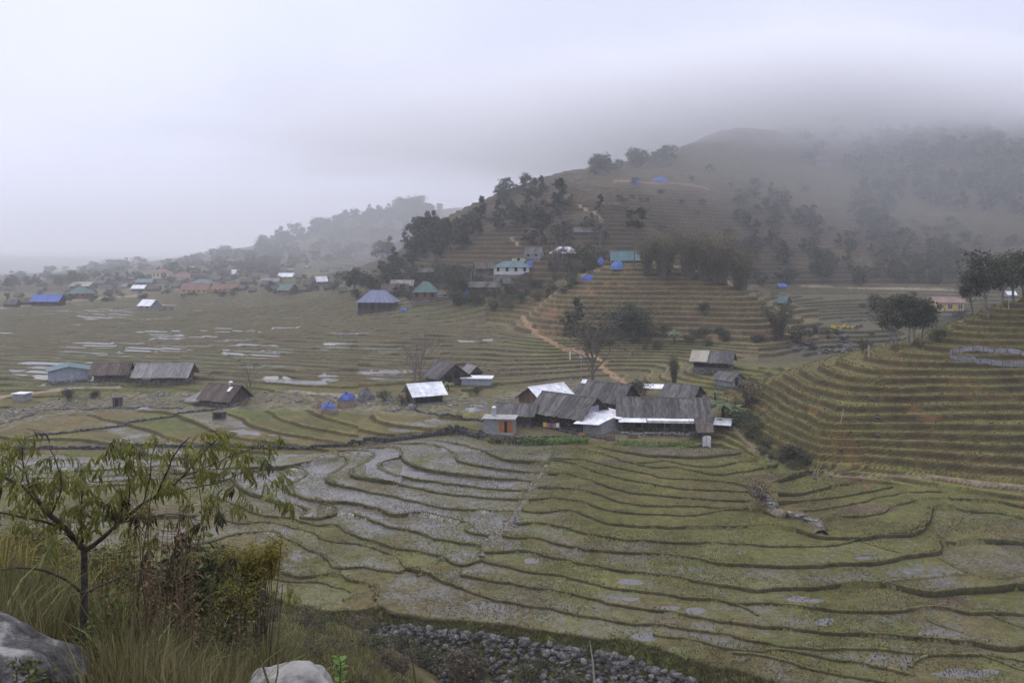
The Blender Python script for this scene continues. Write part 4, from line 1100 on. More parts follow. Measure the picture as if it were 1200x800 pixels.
m2 = MB(); slope_strips(m2, (-2.3,-1.3,2.3),(2.3,-1.3,2.3),(2.3,1.3,2.9),(-2.3,1.3,2.9), .05, 1.1); m2.build('roof', M['roof_white'], o)
for x, y, z in ((-2,-1,2.25),(2,-1,2.25),(-2,1,2.75),(2,1,2.75)):
    m2 = MB(); m2.box(x-.07, x+.07, y-.07, y+.07, -1.0, z); m2.build('post', M['post'], o)
p = put(848, 502, 140, 220)
o = empty('sheet_shelter', p, R(-20)); tag(o, 'low white sheet on short posts standing alone right of the long house', 'shelter')
m2 = MB(); slope_strips(m2, (-1.7,-1.6,.9),(1.5,-1.6,.9),(1.5,1.2,1.7),(-1.7,1.2,1.7), .06, 1.1); m2.build('roof', M['roof_white'], o)
m2 = MB(); m2.box(-1.2,-.3,.1,.75,1.52,1.60); m2.build('roof_patch', M['roof_pale'], o)
for x, y, z in ((-1.5,-1.4,.85),(1.3,-1.4,.85),(-1.5,1,1.55),(1.3,1,1.55)):
    m2 = MB(); m2.box(x-.06, x+.06, y-.06, y+.06, -.8, z); m2.build('post', M['post'], o)
h = house('stilt_house', 'old house with pale straw roof half and grey roof half above the farm', 836, 434, 8.6, 6.2, 1.8, 1.7, -22, 'roof_old', 'wall_wood', over=.9, base=1.0, ragged=.25, open_front=True, y0=170, y1=260)
panel_on(h, 'straw_roof', 'roof_tan', ((-5.2,-4.0,2.45),(-.9,-4.0,2.45),(-.9,-.1,4.72),(-5.2,-.1,4.72)), n=4)
house('hut', 'small hut with blue painted gable below the straw roofed house', 854, 454, 4.4, 4.4, 1.6, 1.2, -50, 'roof_old', 'wall_bluish', over=.7, base=.3, ragged=.15, cat='hut', openings=[('r', 0, 1.2, .1, 1.7, 'dark')], y0=165, y1=240)
# open shed and its neighbours across the stream bed
SHED = house('open_shed', 'open wooden shed with bright white sheet roof beside the stream', 497, 472, 6.4, 5.6, 2.3, 1.7, 27, 'roof_white', 'wall_wood', over=.9, strip=1.1, base=.25, open_front=True, cat='shed', y0=150, y1=230, found='concrete')
house('old_house', 'dark old house with tall open gable left of a bare tree', 523, 449, 7.6, 7.2, 2.0, 2.6, -58, 'roof_old', 'wall_wood', over=1.0, base=.3, ragged=.25, openings=[('r', -1.5, 2.0, 0, 2.0, 'dark'), ('r', .8, 1.4, 1.2, 3.0, 'dark')], y0=170, y1=260)
h = house('hut', 'grey block hut with small white trimmed gable beside the dark old house', 559, 450, 7.0, 4.4, 1.5, .35, -4, 'roof_white', 'wall_bluish', over=.4, style='flat', base=.2, plank=1.5, cat='hut', y0=170, y1=260)
g = house('outbuilding', 'little pale gabled outbuilding standing behind the grey block hut', 553, 444, 4.4, 3.6, 1.7, 1.5, -60, 'roof_pale', 'wall_wood', over=.5, base=.2, cat='hut', y0=180, y1=260, openings=[('r', 0, 1.6, .6, 1.6, 'dark')])
# left of the stream
h = house('stream_house', 'dark roofed house with a lean-to and a white skylight beside the left stream bed', 264, 471, 7.6, 6.0, 1.5, 2.3, -24, 'roof_brown', 'wall_wood', over=1.0, base=.3, ragged=.25, y0=150, y1=240, openings=[('l', .4, 1.8, .1, 1.6, 'dark')])
panel_on(h, 'lean_to_roof', 'roof_pale', ((-8.0,-4.4,.5),(-3.6,-4.8,.7),(-3.4,-1.0,2.3),(-7.2,-.2,1.9)), n=5)
panel_on(h, 'skylight', 'roof_white', ((2.0,-1.8,2.92),(2.8,-1.8,2.92),(2.8,-.7,3.76),(2.0,-.7,3.76)), n=1)
house('long_house', 'long house with broad pale grey roof between a tank and the field', 194, 446, 11.6, 7.0, 1.7, 2.1, 3, 'roof_pale', 'wall_red', over=1.2, base=.6, ragged=.2, strip=.7, y0=170, y1=290, openings=[('f', -3.4, 2.0, .3, 1.1, 'wall_white'), ('f', 1.5, 3, .2, 1.7, 'wall_red'), ('r', 0, 2, .2, 1.8, 'dark')])
house('small_house', 'grey roofed house with open gable beside the teal roofed one', 132, 445, 7.4, 6.2, 1.7, 1.9, 12, 'roof_brown', 'wall_wood', over=1.0, base=.5, ragged=.2, y0=170, y1=290, openings=[('l', 0, 2.6, 1.0, 3.0, 'dark'), ('f', 2, 3, .2, 1.5, 'wall_wood')])
house('small_house', 'bluish grey block house with teal roof and an orange door', 80, 445, 8.4, 8.8, 2.5, .9, -62, 'roof_teal', 'wall_bluish', over=.6, base=.3, plank=1.5, y0=170, y1=290, openings=[('f', -1.2, 1.1, 0, 2.1, 'door_orange'), ('f', -3.1, .9, .8, 1.7, 'door_orange')])
house('hut', 'tiny hut with white flat roof below the footpath on the left', 26, 469, 2.8, 2.6, 1.5, .2, -8, 'roof_white', 'wall_block', over=.25, style='flat', plank=.8, base=.1, cat='hut', y0=150, y1=240)
house('hut', 'small square dark hut on the gravel between the stream houses', 138, 477, 1.7, 1.7, 2.0, .2, 10, 'roof_old', 'wall_wood', over=.3, style='flat', base=.1, cat='hut', y0=150, y1=230, openings=[('f', 0, .7, 0, 1.6, 'dark')])
house('hut', 'small dark box hut in the paddies below the brown roofed house', 257, 490, 2.2, 1.6, 1.2, .2, 0, 'roof_old', 'wall_wood', over=.15, style='flat', base=.1, cat='hut', y0=140, y1=220, openings=[('f', 0, 1.2, .1, 1.0, 'dark')])
# water tanks on roofs and stands
def tank(p, r, hh, label, legs=0):
    o = empty('water_tank', p); tag(o, label, 'tank')
    m2 = MB(); m2.tube([(0,0,legs),(0,0,legs+hh)], [r, r], 14); m2.build('body', M['steel'], o, smooth=False)
    m2 = MB(); m2.tube([(0,0,legs+hh-.002),(0,0,legs+hh+.15),(0,0,legs+hh+.28)], [r*1.05, r*.75, r*.15], 14); m2.build('lid', M['plastic'], o)
    if legs:
        for a in range(4):
            m2 = MB(); x, y = r*.8*math.cos(a*1.57+.78), r*.8*math.sin(a*1.57+.78); m2.box(x-.05, x+.05, y-.05, y+.05, -.5, legs); m2.build('leg', M['post'], o)
tank(on(WASH, -1.2, .6, 2.62), .42, 1.5, 'steel water tank with white lid on the wash house roof')
p = put(165, 440, 170, 290); tank(p, .55, 1.5, 'steel water tank on a stand left of the pale long house', 1.2)
tank(on(bpy.data.objects['stream_house'], 1.4, .2, 4.0), .5, .6, 'small steel tank on the ridge of the brown roofed house')
# low walls and the yard edge of the farm
def low_wall(pts, hgt, thick, label, mat='stone', y0=120, y1=240, name='stone_wall', n_st=None, top=.0):
    """a dry wall laid of separate rough stones joined into one piece"""
    P = [put(a, b, y0, y1) for a, b in pts]
    V = []; Fs = []
    r = random.Random(len(pts)*7+int(pts[0][0]))
    c = P[0]
    for a, b in zip(P[:-1], P[1:]):
        d = b-a; Ln = Vector((d.x, d.y, 0)).length
        if Ln < .05: continue
        u = Vector((d.x, d.y, 0)).normalized(); nn = Vector((-u.y, u.x, 0))
        t = 0.0
        while t < Ln:
            w = r.uniform(.35, .8)
            q = a.lerp(b, min(t/Ln, 1)); zb = H(q.x, q.y)
            z = zb-.4
            while z < zb+hgt:
                hh = r.uniform(.25, .45)
                stone_into(V, Fs, q+nn*r.uniform(-.12, .12)-Vector((0,0,q.z-z)), w*.62, thick*.6, hh*.6, math.atan2(u.y, u.x)+r.uniform(-.3, .3), r)
                z += hh*.85
            t += w
    V = np.array(V); Fs = np.array(Fs)
    me = np_mesh(name, V, Fs, M[mat])
    return tag(obj(name, me), label, 'wall')
_ico = bmesh.new(); bmesh.ops.create_icosphere(_ico, subdivisions=1, radius=1.0)
_iv = [v.co.copy() for v in _ico.verts]; _if = [[v.index for v in f.verts] for f in _ico.faces]; _ico.free()
def stone_into(V, Fs, c, rx, ry, rz, ang, r):
    n = len(V); ca, sa = math.cos(ang), math.sin(ang)
    for v in _iv:
        # squarish, irregular block
        k = r.uniform(.78, 1.14)
        x, y, z = [math.copysign(abs(a)**.55, a)*k for a in v]
        x *= rx; y *= ry; z *= rz
        V.append((c.x+x*ca-y*sa, c.y+x*sa+y*ca, c.z+z))
    for f in _if: Fs.append([n+i for i in f])
low_wall([(566,512),(600,514),(640,512),(690,512),(722,517)], .3, .5, 'low grey stone wall along the front of the farm garden', 'stone', 120, 170)
low_wall([(722,508),(760,511),(800,511),(826,509)], .55, .5, 'stone wall behind the bright vegetable bed of the farm', 'stone', 120, 172)
low_wall([(632,499),(660,506),(690,512)], .35, .4, 'kerb of stones below the farmhouse veranda', 'stone', 120, 180)
low_wall([(-60,531),(60,526),(150,523),(240,522),(300,526),(330,526),(370,524),(410,521),(450,516),(500,510),(540,506),(566,512)], .55, .7, 'long dark stone wall between the upper small paddies and the flooded terraces', 'stone_dark', 120, 172)
low_wall([(30,512),(90,506),(150,496),(215,484),(260,480)], .4, .6, 'dark field wall below the four small ponds on the left', 'stone_dark', 130, 215)
low_wall([(0,497),(60,481),(130,478),(215,479)], .3, .5, 'field wall on the far side of the small ponds', 'stone_dark', 150, 225)
low_wall([(480,478),(520,487),(545,492),(580,498)], .3, .5, 'broken stone wall between the ponds and the wash house', 'stone', 130, 200)
low_wall([(886,578),(897,587),(905,594),(925,605),(940,608),(955,613),(962,622)], .5, .7, 'short wall of piled stones across the right hand paddies', 'stone', 90, 150)

# washing and clutter in the farm yard
a, b = put(636, 506, 130, 180), put(656, 507, 130, 180)
o = empty('washing_line', a); tag(o, 'washing line with orange and yellow cloths beside the wash house', 'washing line')
for q in (a, b):
    m2 = MB(); d = q-a; m2.box(d.x-.05, d.x+.05, d.y-.05, d.y+.05, d.z-.3, d.z+1.9); m2.build('post', M['post'], o)
m2 = MB(); m2.tube([(0,0,1.8), tuple((b-a)*.5+Vector((0,0,1.65))), tuple(b-a+Vector((0,0,1.8)))], [.015]*3, 4); m2.build('rope', M['post'], o)
for i, mt in enumerate(('yellow_cloth','red_cloth','tarp_blue','red_cloth','plastic')):
    t = .12+.19*i; p = (b-a)*t; z = 1.78-.5*t*(1-t); m2 = MB()
    for k in range(4):
        x0, x1 = -.28+.14*k, -.28+.14*(k+1); w0, w1 = .04*math.sin(k*2.1), .04*math.sin((k+1)*2.1)
        m2.quad((p.x+x0, p.y+w0, p.z+z-.8), (p.x+x1, p.y+w1, p.z+z-.78), (p.x+x1, p.y, p.z+z), (p.x+x0, p.y, p.z+z))
    m2.build('cloth', M[mt], o)
def wood_pile(px, py, n, label, rz, y0=130, y1=240, L=1.6, mat='post'):
    p = put(px, py, y0, y1); o = empty('wood_pile', p, R(rz)); tag(o, label, 'wood pile'); r = random.Random(px)
    for i in range(n):
        row = 0; k = i; w = max(int(n**.5*1.6), 3)
        while k >= w-row: k -= w-row; row += 1
        m2 = MB(); rr = r.uniform(.08, .13); y = (k-(w-row)/2)*.24; z = .1+row*.2
        m2.tube([(-L/2+r.uniform(-.1,.1), y, z), (L/2+r.uniform(-.1,.1), y, z)], [rr, rr*.9], 6); m2.build('log', M[mat], o)
wood_pile(714, 515, 18, 'stack of firewood logs under the white lean-to of the farmhouse', 20)
wood_pile(742, 512, 12, 'small pile of logs before the long house', -10)
wood_pile(820, 508, 14, 'pile of poles beside the white sheet shelter', 35, L=2.6)
wood_pile(545, 458, 12, 'heap of poles between the dark old house and the stream', 10, y0=160)
wood_pile(683, 510, 10, 'pile of reddish planks at the farmhouse veranda', -30, mat='door_orange', L=1.2)
def rail_fence(pts, label, y0, y1, hgt=1.0, every=1.5):
    P = [put(a, b, y0, y1) for a, b in pts]; o = empty('rail_fence', P[0]); tag(o, label, 'fence'); Q = []
    for a, b in zip(P[:-1], P[1:]):
        n = max(int((b-a).length/every), 1); Q += [a.lerp(b, i/n) for i in range(n)]
    Q.append(P[-1]); Q = [Vector((q.x, q.y, H(q.x, q.y)))-P[0] for q in Q]
    for q in Q:
        m2 = MB(); m2.box(q.x-.045, q.x+.045, q.y-.045, q.y+.045, q.z-.3, q.z+hgt*rnd.uniform(.9, 1.2)); m2.build('post', M['post'], o)
    for hh in (.45, .85):
        for a, b in zip(Q[:-1], Q[1:]):
            m2 = MB(); m2.tube([(a.x, a.y-.06, a.z+hgt*hh), (b.x, b.y-.06, b.z+hgt*hh+rnd.uniform(-.06, .06))], [.03, .025], 4); m2.build('rail', M['post'], o)
rail_fence([(575,517),(610,518),(650,516),(690,516)], 'rickety pole fence along the front garden of the farm', 120, 175)
rail_fence([(826,512),(838,508),(858,508)], 'short pole fence right of the long house', 130, 190)
rail_fence([(100,452),(122,453),(150,452),(160,449)], 'pole fence before the grey roofed houses on the left', 170, 250)
rail_fence([(228,449),(240,446),(252,440)], 'pole fence at the right end of the pale long house', 170, 270)
rail_fence([(585,438),(610,441),(640,443)], 'pole fence on the meadow right of the grey block hut', 190, 270)
# ---- landmarks used to word what a thing stands near
MARKS = [(57,352,'the blue roofed shed'),(95,344,'the dull green roof'),(175,358,'the field house'),(245,338,'the yellow school'),(190,322,'the red hipped roof'),(336,322,'the white village roof'),
 (338,340,'the green roofed brown house'),(376,329,'the patched roof'),(443,352,'the blue grey stilt house'),(499,341,'the pyramid shaped roof'),(551,340,'the blue sheet roof'),(600,314,'the teal roofed hall'),(608,300,'the cream balcony building'),
 (661,294,'the pale hipped roof'),(735,300,'the teal blue roof'),(683,272,'the high long house'),(656,235,'the tallest slope tree'),(773,209,'the slope tarpaulin'),(689,324,'the knoll tarpaulin'),(820,300,'the bamboo row'),
 (916,336,'the tiny blue roof'),(988,382,'the yellow sheet'),(1060,380,'the pale trunked trees'),(1109,356,'the yellow building'),(1160,340,'the right edge tree'),(962,188,'the upper hut'),(1095,140,'the cloud roof'),(742,375,'the dense rounded tree'),
 (674,370,'the narrow evergreen'),(912,375,'the drooping olive bamboo'),(697,400,'the bare spreading tree'),(928,532,'the darkest path bush'),(850,480,'the banana plants'),(700,246,'the pale slope track'),(1018,255,'the wooded gully'),(1120,240,'the pale brown fields'),
 (480,255,'the far ridge gap'),(200,312,'the far hamlet'),(60,325,'the left mist'),(337,790,'the low boulder'),(284,660,'the feathery bush'),(331,740,'the dark young stem'),(440,745,'the rubble wall tip'),(182,680,'the dry stalk bunch')]
def near_label(what, px, py):
    best = min(MARKS, key=lambda m: (m[0]-px)**2+(2.2*(m[1]-py))**2)
    dx, dy = px-best[0], 2.2*(py-best[1]); d = math.hypot(dx, dy)
    if d < 12: rel = 'beside'
    else:
        far = '' if d < 38 else 'well '
        sec = abs(dx) > .4*abs(dy) and abs(dy) > .4*abs(dx)
        v = 'above' if dy < 0 else 'below'; hz = 'left of' if dx < 0 else 'right of'
        rel = far + ((v+'-'+hz) if sec else (hz if abs(dx) > abs(dy) else v))
    return '%s %s %s' % (what, rel, best[2])
# ------------------------------------------------------------------ the village beyond the fields
def vhouse(name, label, px, py, wpx, hpx, roof, wall, rz=0, style='gable', depth=.75, y0=240, y1=2500, roofshare=.5, openings=None, group=None, cat='house', plank=1.6, open_front=False, dz=0):
    """a far building given by its photo size: centre of its base, width and height in pixels"""
    p = put(px, py, y0, y1)
    k = p.y/F
    Wt = wpx*k; Ht = hpx*k
    over = .05*Wt
    rise = Ht*roofshare; h = max(Ht-rise, .8)
    L = Wt/(abs(math.cos(R(rz)))+depth*abs(math.sin(R(rz))))-2*over
    if openings is None:
        n = max(int(L/3.2), 1)
        openings = [('f', -L/2+L*(i+.5)/n, min(1.1, L/n*.45), h*.35, h*.8, 'dark') for i in range(n)]
    return house(name, label, px, py, L, L*depth, h-.3, rise, rz, roof, wall, over=over, style=style, cat=cat, group=group, strip=max(L/8, 1.0), openings=openings, base=.3, plank=plank, loc=p, open_front=open_front, dz=dz)

vhouse('shed', 'long shed with bright blue roof and blue end wall at the far left', 57, 358, 37, 13, 'roof_blue', 'wall_wood', -4, depth=.5, cat='shed')
vhouse('house', 'house with dull green roof beside the road at the far left', 95, 350, 28, 14, 'roof_green', 'wall_red', -8, style='hip')
vhouse('house', 'house with low cream roof behind the dull green roofed one', 98, 338, 28, 8, 'roof_tan', 'wall_wood', -6)
vhouse('house', 'small white roofed house alone in the left fields', 175, 363, 26, 12, 'roof_white', 'wall_block', -22, depth=.9)
vhouse('hut', 'grey flat hut beside the white roofed field house', 195, 363, 14, 6, 'roof_old', 'wall_block', 0, style='flat', cat='hut')
S1 = vhouse('school', 'long yellow school with red roofs, left wing with yellow gable', 231, 344, 38, 12, 'roof_red', 'wall_yellow', -10, depth=.45, cat='school')
vhouse('school', 'lower right wing of the long yellow school with dull red roof', 266, 342, 34, 9, 'roof_red', 'wall_yellow', -2, depth=.4, cat='school')
vhouse('hall', 'hall with teal roof behind the long yellow school', 238, 335, 26, 8, 'roof_teal', 'wall_cream', 0, style='hip', cat='hall')
vhouse('hall', 'cream two storey building with red hipped roof under a round tree', 190, 328, 20, 12, 'roof_red', 'wall_cream', 0, style='hip', roofshare=.4, cat='hall')
vhouse('hall', 'narrow cream row building right of the red hipped one', 212, 328, 24, 7, 'roof_red', 'wall_cream', 3, depth=.4, cat='hall')
vhouse('house', 'white roofed shed in front of a brown one, left of the school', 164, 341, 18, 7, 'roof_white', 'wall_wood', -5)
vhouse('house', 'brown roofed shed touching the white roofed one by the school', 180, 341, 16, 6, 'roof_brown', 'wall_wood', 5)
vhouse('house', 'teal roofed house in the far village row beside brown roofs', 171, 333, 20, 7, 'roof_teal', 'wall_wood', 0)
vhouse('house', 'pale white house high at the right end of the far row', 274, 325, 13, 9, 'roof_white', 'wall_white', -30)
for i, (px, py, w, h, rf) in enumerate(((14,360,16,9,'roof_old'),(30,357,20,8,'roof_brown'),(72,350,12,6,'roof_old'),(128,331,14,7,'roof_old'),(145,330,12,6,'roof_brown'),(118,334,12,6,'roof_old'),(157,328,12,6,'roof_pale'),
        (226,316,7,4,'roof_white'),(178,315,6,3,'roof_white'),(255,330,14,6,'roof_old'),(290,333,16,6,'roof_brown'),(300,328,12,6,'roof_old'),(312,336,14,7,'roof_old'),(362,336,14,7,'roof_brown'),(352,327,12,6,'roof_old'),(395,334,12,6,'roof_old'),(408,318,10,5,'roof_pale'),
        (428,324,9,5,'roof_old'),(108,345,13,6,'roof_old'),(130,341,12,6,'roof_brown'),(206,338,12,6,'roof_old'),(148,337,12,5,'roof_pale'),(284,340,13,6,'roof_old'),(296,342,11,5,'roof_brown'),(322,341,12,6,'roof_old'),(357,342,14,6,'roof_old'),(385,340,13,7,'roof_brown'),(402,343,12,6,'roof_old'),(268,329,11,5,'roof_old'),(240,325,10,5,'roof_brown'),(330,313,8,4,'roof_old'),(360,315,8,4,'roof_pale'),(305,318,8,4,'roof_old'),(415,330,11,5,'roof_old'),(440,333,14,6,'roof_pale'),(455,326,13,6,'roof_old'),(474,323,13,6,'roof_old'),(545,322,13,6,'roof_old'),(50,341,10,5,'roof_old'),(22,348,12,5,'roof_brown'),(380,319,10,5,'roof_old'),(340,318,10,4,'roof_pale'),(500,322,18,8,'roof_old'),(524,321,20,8,'roof_brown'),(540,330,14,7,'roof_old'))):
    vhouse('far_house', near_label('tiny far house with %s roof' % {'roof_old': 'dark grey', 'roof_brown': 'brown', 'roof_pale': 'pale grey', 'roof_white': 'white'}[rf], px, py), px, py, w, h, rf, 'wall_wood', rnd.uniform(-30, 30), group='far houses of the misty village', openings=())
vhouse('house', 'white roofed house above the green roofed brown one in mid village', 336, 327, 20, 7, 'roof_white', 'wall_block', -5)
vhouse('house', 'pale grey roofed house left of the green roofed brown one', 318, 333, 22, 7, 'roof_pale', 'wall_block', 0)
vhouse('house', 'brown house with green roof seen at its gable in mid village', 338, 345, 28, 12, 'roof_green', 'wall_red', -35, depth=.8)
vhouse('house', 'dark house with white roof patches in mid village', 376, 334, 18, 10, 'roof_white', 'wall_wood', 30)
V8 = vhouse('stilt_house', 'large stilt house with blue grey hipped roof at the village edge', 443, 363, 48, 23, 'roof_slate', 'wall_wood', -4, style='hip', depth=.7, roofshare=.55, open_front=True, openings=(), cat='house')
vhouse('house', 'house with pyramid shaped green roof right of the blue grey stilt house', 499, 352, 31, 22, 'roof_green', 'wall_red', 0, style='hip', depth=.9, roofshare=.5)
vhouse('house', 'brown roofed long house behind the blue grey stilt house', 463, 347, 34, 14, 'roof_brown', 'wall_wood', 4, depth=.5)
vhouse('house', 'pale tan roofed house above the brown roofed long house', 472, 339, 28, 11, 'roof_pale', 'wall_wood', 0)
vhouse('house', 'small grey block house right of the pyramid roofed house', 522, 349, 20, 9, 'roof_pale', 'wall_block', 0, style='flat')
vhouse('house', 'dark long roofed house below the two storey teal roofed building', 568, 338, 40, 10, 'roof_old', 'wall_wood', -6, depth=.5)
vhouse('house', 'dark roofed house with pointed gable below the teal roofed building', 597, 337, 24, 11, 'roof_old', 'wall_wood', 20)
vhouse('house', 'brown roofed house left of the two storey teal roofed building', 568, 320, 28, 14, 'roof_brown', 'wall_wood', 8)
V12 = vhouse('hall', 'two storey white building with broad teal roof on stone arches', 600, 323, 47, 16, 'roof_teal', 'wall_white', -3, style='hip', depth=.6, roofshare=.36, cat='hall')
vhouse('hall', 'cream two storey building with open balcony above the teal roofed hall', 608, 307, 18, 13, 'roof_old', 'wall_cream', -3, style='flat', depth=.8, cat='hall')
vhouse('house', 'grey roofed house touching the cream balcony building', 626, 305, 26, 14, 'roof_old', 'wall_block', -20, y0=300)
vhouse('house', 'house with pale hipped sheet roof right of the cream balcony building', 661, 300, 34, 13, 'roof_white', 'wall_wood', 5, style='hip', depth=.6)
vhouse('house', 'house with teal blue sheet roof beside tall bamboo', 735, 308, 42, 15, 'roof_teal', 'wall_wood', -4, depth=.6, roofshare=.6, y0=305)
vhouse('house', 'long dark roofed house high on the slope among trees', 683, 277, 44, 9, 'roof_old', 'wall_wood', -4, depth=.4, y0=320)
vhouse('house', 'dark house with white chimney at the left of the high long house', 660, 274, 18, 9, 'roof_old', 'wall_block', 10, y0=320)
YB = vhouse('house', 'yellow building with pinkish red roof and three windows on a grey retaining wall', 1109, 364, 38, 17, 'roof_pink', 'wall_yellow', 2, depth=.5, roofshare=.3, y0=300,
    openings=[('f', x, 1.9, .8, 2.6, 'window') for x in (-4.0, 0, 4.0)])
vhouse('house', 'teal roofed house half hidden beside the olive bamboo', 919, 360, 17, 14, 'roof_teal', 'wall_wood', -55, y0=290)
vhouse('shed', 'tiny shed with bright blue roof by the valley road', 916, 339, 10, 6, 'roof_blue', 'wall_wood', 0, cat='shed', y0=330)
vhouse('house', 'white roofed house behind the dark trees at the right edge', 1184, 349, 12, 7, 'roof_white', 'wall_block', 0, y0=300)
vhouse('house', 'white roofed house almost lost in the cloud on the upper right slope', 1095, 143, 22, 6, 'roof_white', 'wall_block', 0, y0=560)
vhouse('hut', 'dark hut on the brown fields of the foggy upper slope', 962, 192, 18, 9, 'roof_old', 'wall_wood', 0, y0=500, cat='hut')
# retaining wall of the yellow building
p0, p1 = put(1090, 366, 300, 420), put(1127, 366, 300, 420)
mb = MB(); n = 14
for i in range(n):
    a, b = p0.lerp(p1, i/n), p0.lerp(p1, (i+.97)/n)
    mb.box(a.x, b.x, p0.y-4.2+rnd.uniform(0, .15), p0.y-3.6, p0.z-9, p0.z+.1)
tag(mb.build('retaining_wall', M['wall_block']), 'tall grey retaining wall under the yellow building', 'wall')
# ------------------------------------------------------------------ tarpaulins, heaps, sheets
def drape(name, label, cat, mat, px, py, wpx, hpx, seed, y0=62, y1=2000, depth=.8, base_mat=None, cover=.6, lump=.25):
    p = put(px, py, y0, y1); k = p.y/F
    w = wpx*k/2; h = hpx*k
    r = random.Random(seed)
    o = empty(name, p); tag(o, label, cat)
    def cap(rs, z0, z1, hs, nm, mt, bulge):
        nn, mm = 18, 7; mb2 = MB(); ring = []
        for j in range(mm+1):
            t = j/mm
            rad = math.cos(t*math.pi/2)**bulge
            z = z0+(z1-z0)*math.sin(t*math.pi/2)
            for i in range(nn):
                a = 2*math.pi*i/nn; q = 1+lump*(math.sin(3*a+seed)+math.sin(5*a+2*seed))*.5*(1-t*.6)
                mb2.v.append((w*rs*rad*q*math.cos(a), w*rs*rad*q*depth*math.sin(a), z*(1+.12*math.sin(4*a+seed)+.07*math.sin(9*a+2*seed)) + r.uniform(-.09, .07)*h))
        for j in range(mm):
            for i in range(nn):
                mb2.f.append((j*nn+i, j*nn+(i+1) % nn, (j+1)*nn+(i+1) % nn, (j+1)*nn+i)); mb2.m.append(0)
        return mb2.build(nm, M[mt], o)
    if base_mat:
        cap(1.0, -.3*h, h*.9, 0, 'heap', base_mat, .8)
        cap(.8, h*(1-cover), h*1.06, 0, 'cover', mat, .75)
    else:
        cap(1.0, -.2*h, h, 0, 'cover', mat, .8)
    return o
drape('tarpaulin', 'bright blue tarpaulin tent spread over a heap beside the stream', 'tarpaulin', 'tarp_blue', 385, 484, 25, 11, 3, 150, 230, base_mat='hay', cover=.85)
drape('straw_heap', 'brown straw heap with a small blue cover on top', 'heap', 'tarp_blue', 407, 477, 24, 15, 5, 150, 240, base_mat='hay', cover=.42)
drape('straw_heap', 'pale straw heap behind the blue tarpaulin tent', 'heap', 'hay', 374, 478, 14, 8, 8, 150, 240)
drape('boulder', 'large dark rounded boulder beside the stream left of the open shed', 'boulder', 'stone_dark', 429, 470, 22, 14, 9, 150, 240, lump=.12)
drape('tarpaulin', 'blue tarpaulin over a long heap on the red ridge of the knoll', 'tarpaulin', 'tarp_blue', 689, 328, 17, 6, 11, 250, 400, depth=.5)
drape('tarpaulin', 'blue tarpaulin below the teal blue roof by the bamboo', 'tarpaulin', 'tarp_cyan', 724, 314, 15, 8, 12, 285, 400)
drape('tarpaulin', 'small blue tarpaulin left of the teal blue roof', 'tarpaulin', 'tarp_blue', 704, 309, 8, 7, 13, 300, 420)
drape('tarpaulin', 'long blue tarpaulin high on the foggy slope', 'tarpaulin', 'tarp_blue', 773, 213, 20, 5, 14, 400, 640, depth=.4)
drape('tarpaulin', 'thin blue tarpaulin left of the long one on the foggy slope', 'tarpaulin', 'tarp_blue', 744, 214, 14, 4, 15, 400, 640, depth=.4)
drape('tarpaulin', 'blue sheet roofing a stack near the pyramid roofed house', 'tarpaulin', 'tarp_blue', 551, 346, 15, 9, 16, 300, 420)
drape('tarpaulin', 'little blue sheet lying beside the blue grey stilt house', 'tarpaulin', 'tarp_blue', 474, 364, 9, 3, 17, 300, 420)
drape('tarpaulin', 'small blue sheet hanging by the cream balcony building', 'tarpaulin', 'tarp_blue', 621, 312, 10, 6, 18, 300, 420)
def sheet_fence(pts, hgt, label, mat, y0, y1, name='sheet_fence', post_every=2.2):
    o = empty(name, put(*pts[0], y0, y1)); tag(o, label, 'fence')
    P = [put(a, b, y0, y1) for a, b in pts]
    Q = []
    for a, b in zip(P[:-1], P[1:]):
        n = max(int((b-a).length/.5), 1)
        Q += [a.lerp(b, i/n) for i in range(n)]
    Q.append(P[-1])
    mb2 = MB(); off = o.location
    for i, (a, b) in enumerate(zip(Q[:-1], Q[1:])):
        a = Vector((a.x, a.y, H(a.x, a.y))); b = Vector((b.x, b.y, H(b.x, b.y)))
        d = (b-a); nn = Vector((-d.y, d.x, 0)).normalized()*.02
        wob = lambda k: nn*(math.sin(k*1.7)*2.5)
        ha, hb = hgt*(1+.08*math.sin(i*.7)+.05*math.sin(i*2.9)), hgt*(1+.08*math.sin((i+1)*.7)+.05*math.sin((i+1)*2.9))
        A, B = a-off+wob(i), b-off+wob(i+1)
        up = Vector((0,0,1))
        mb2.quad(tuple(A-up*.3), tuple(B-up*.3), tuple(B+up*hb+nn*4), tuple(A+up*ha+nn*4))
        if i % 4 == 0:
            pm = MB(); pm.box(A.x-.04, A.x+.04, A.y-.1, A.y-.02, A.z-.4, A.z+hgt*1.2); pm.build('post', M['post'], o)
    mb2.build('sheet', M[mat], o)
    return o
sheet_fence([(1200,430),(1165,428),(1145,426),(1125,423),(1113,419),(1120,414),(1140,412),(1165,414),(1200,418)], .9, 'grey plastic sheet fence looped round a seed bed on the right hillside', 'net', 120, 200)
sheet_fence([(973,384),(988,384),(1003,384)], 1.0, 'bright yellow sheet stretched along a field edge in the side valley', 'yellow_cloth', 240, 420)
sheet_fence([(823,524),(828,522),(833,524)], 1.7, 'torn white plastic sheeting on a post beside the bare mud field', 'plastic', 120, 175, name='plastic_sheeting')
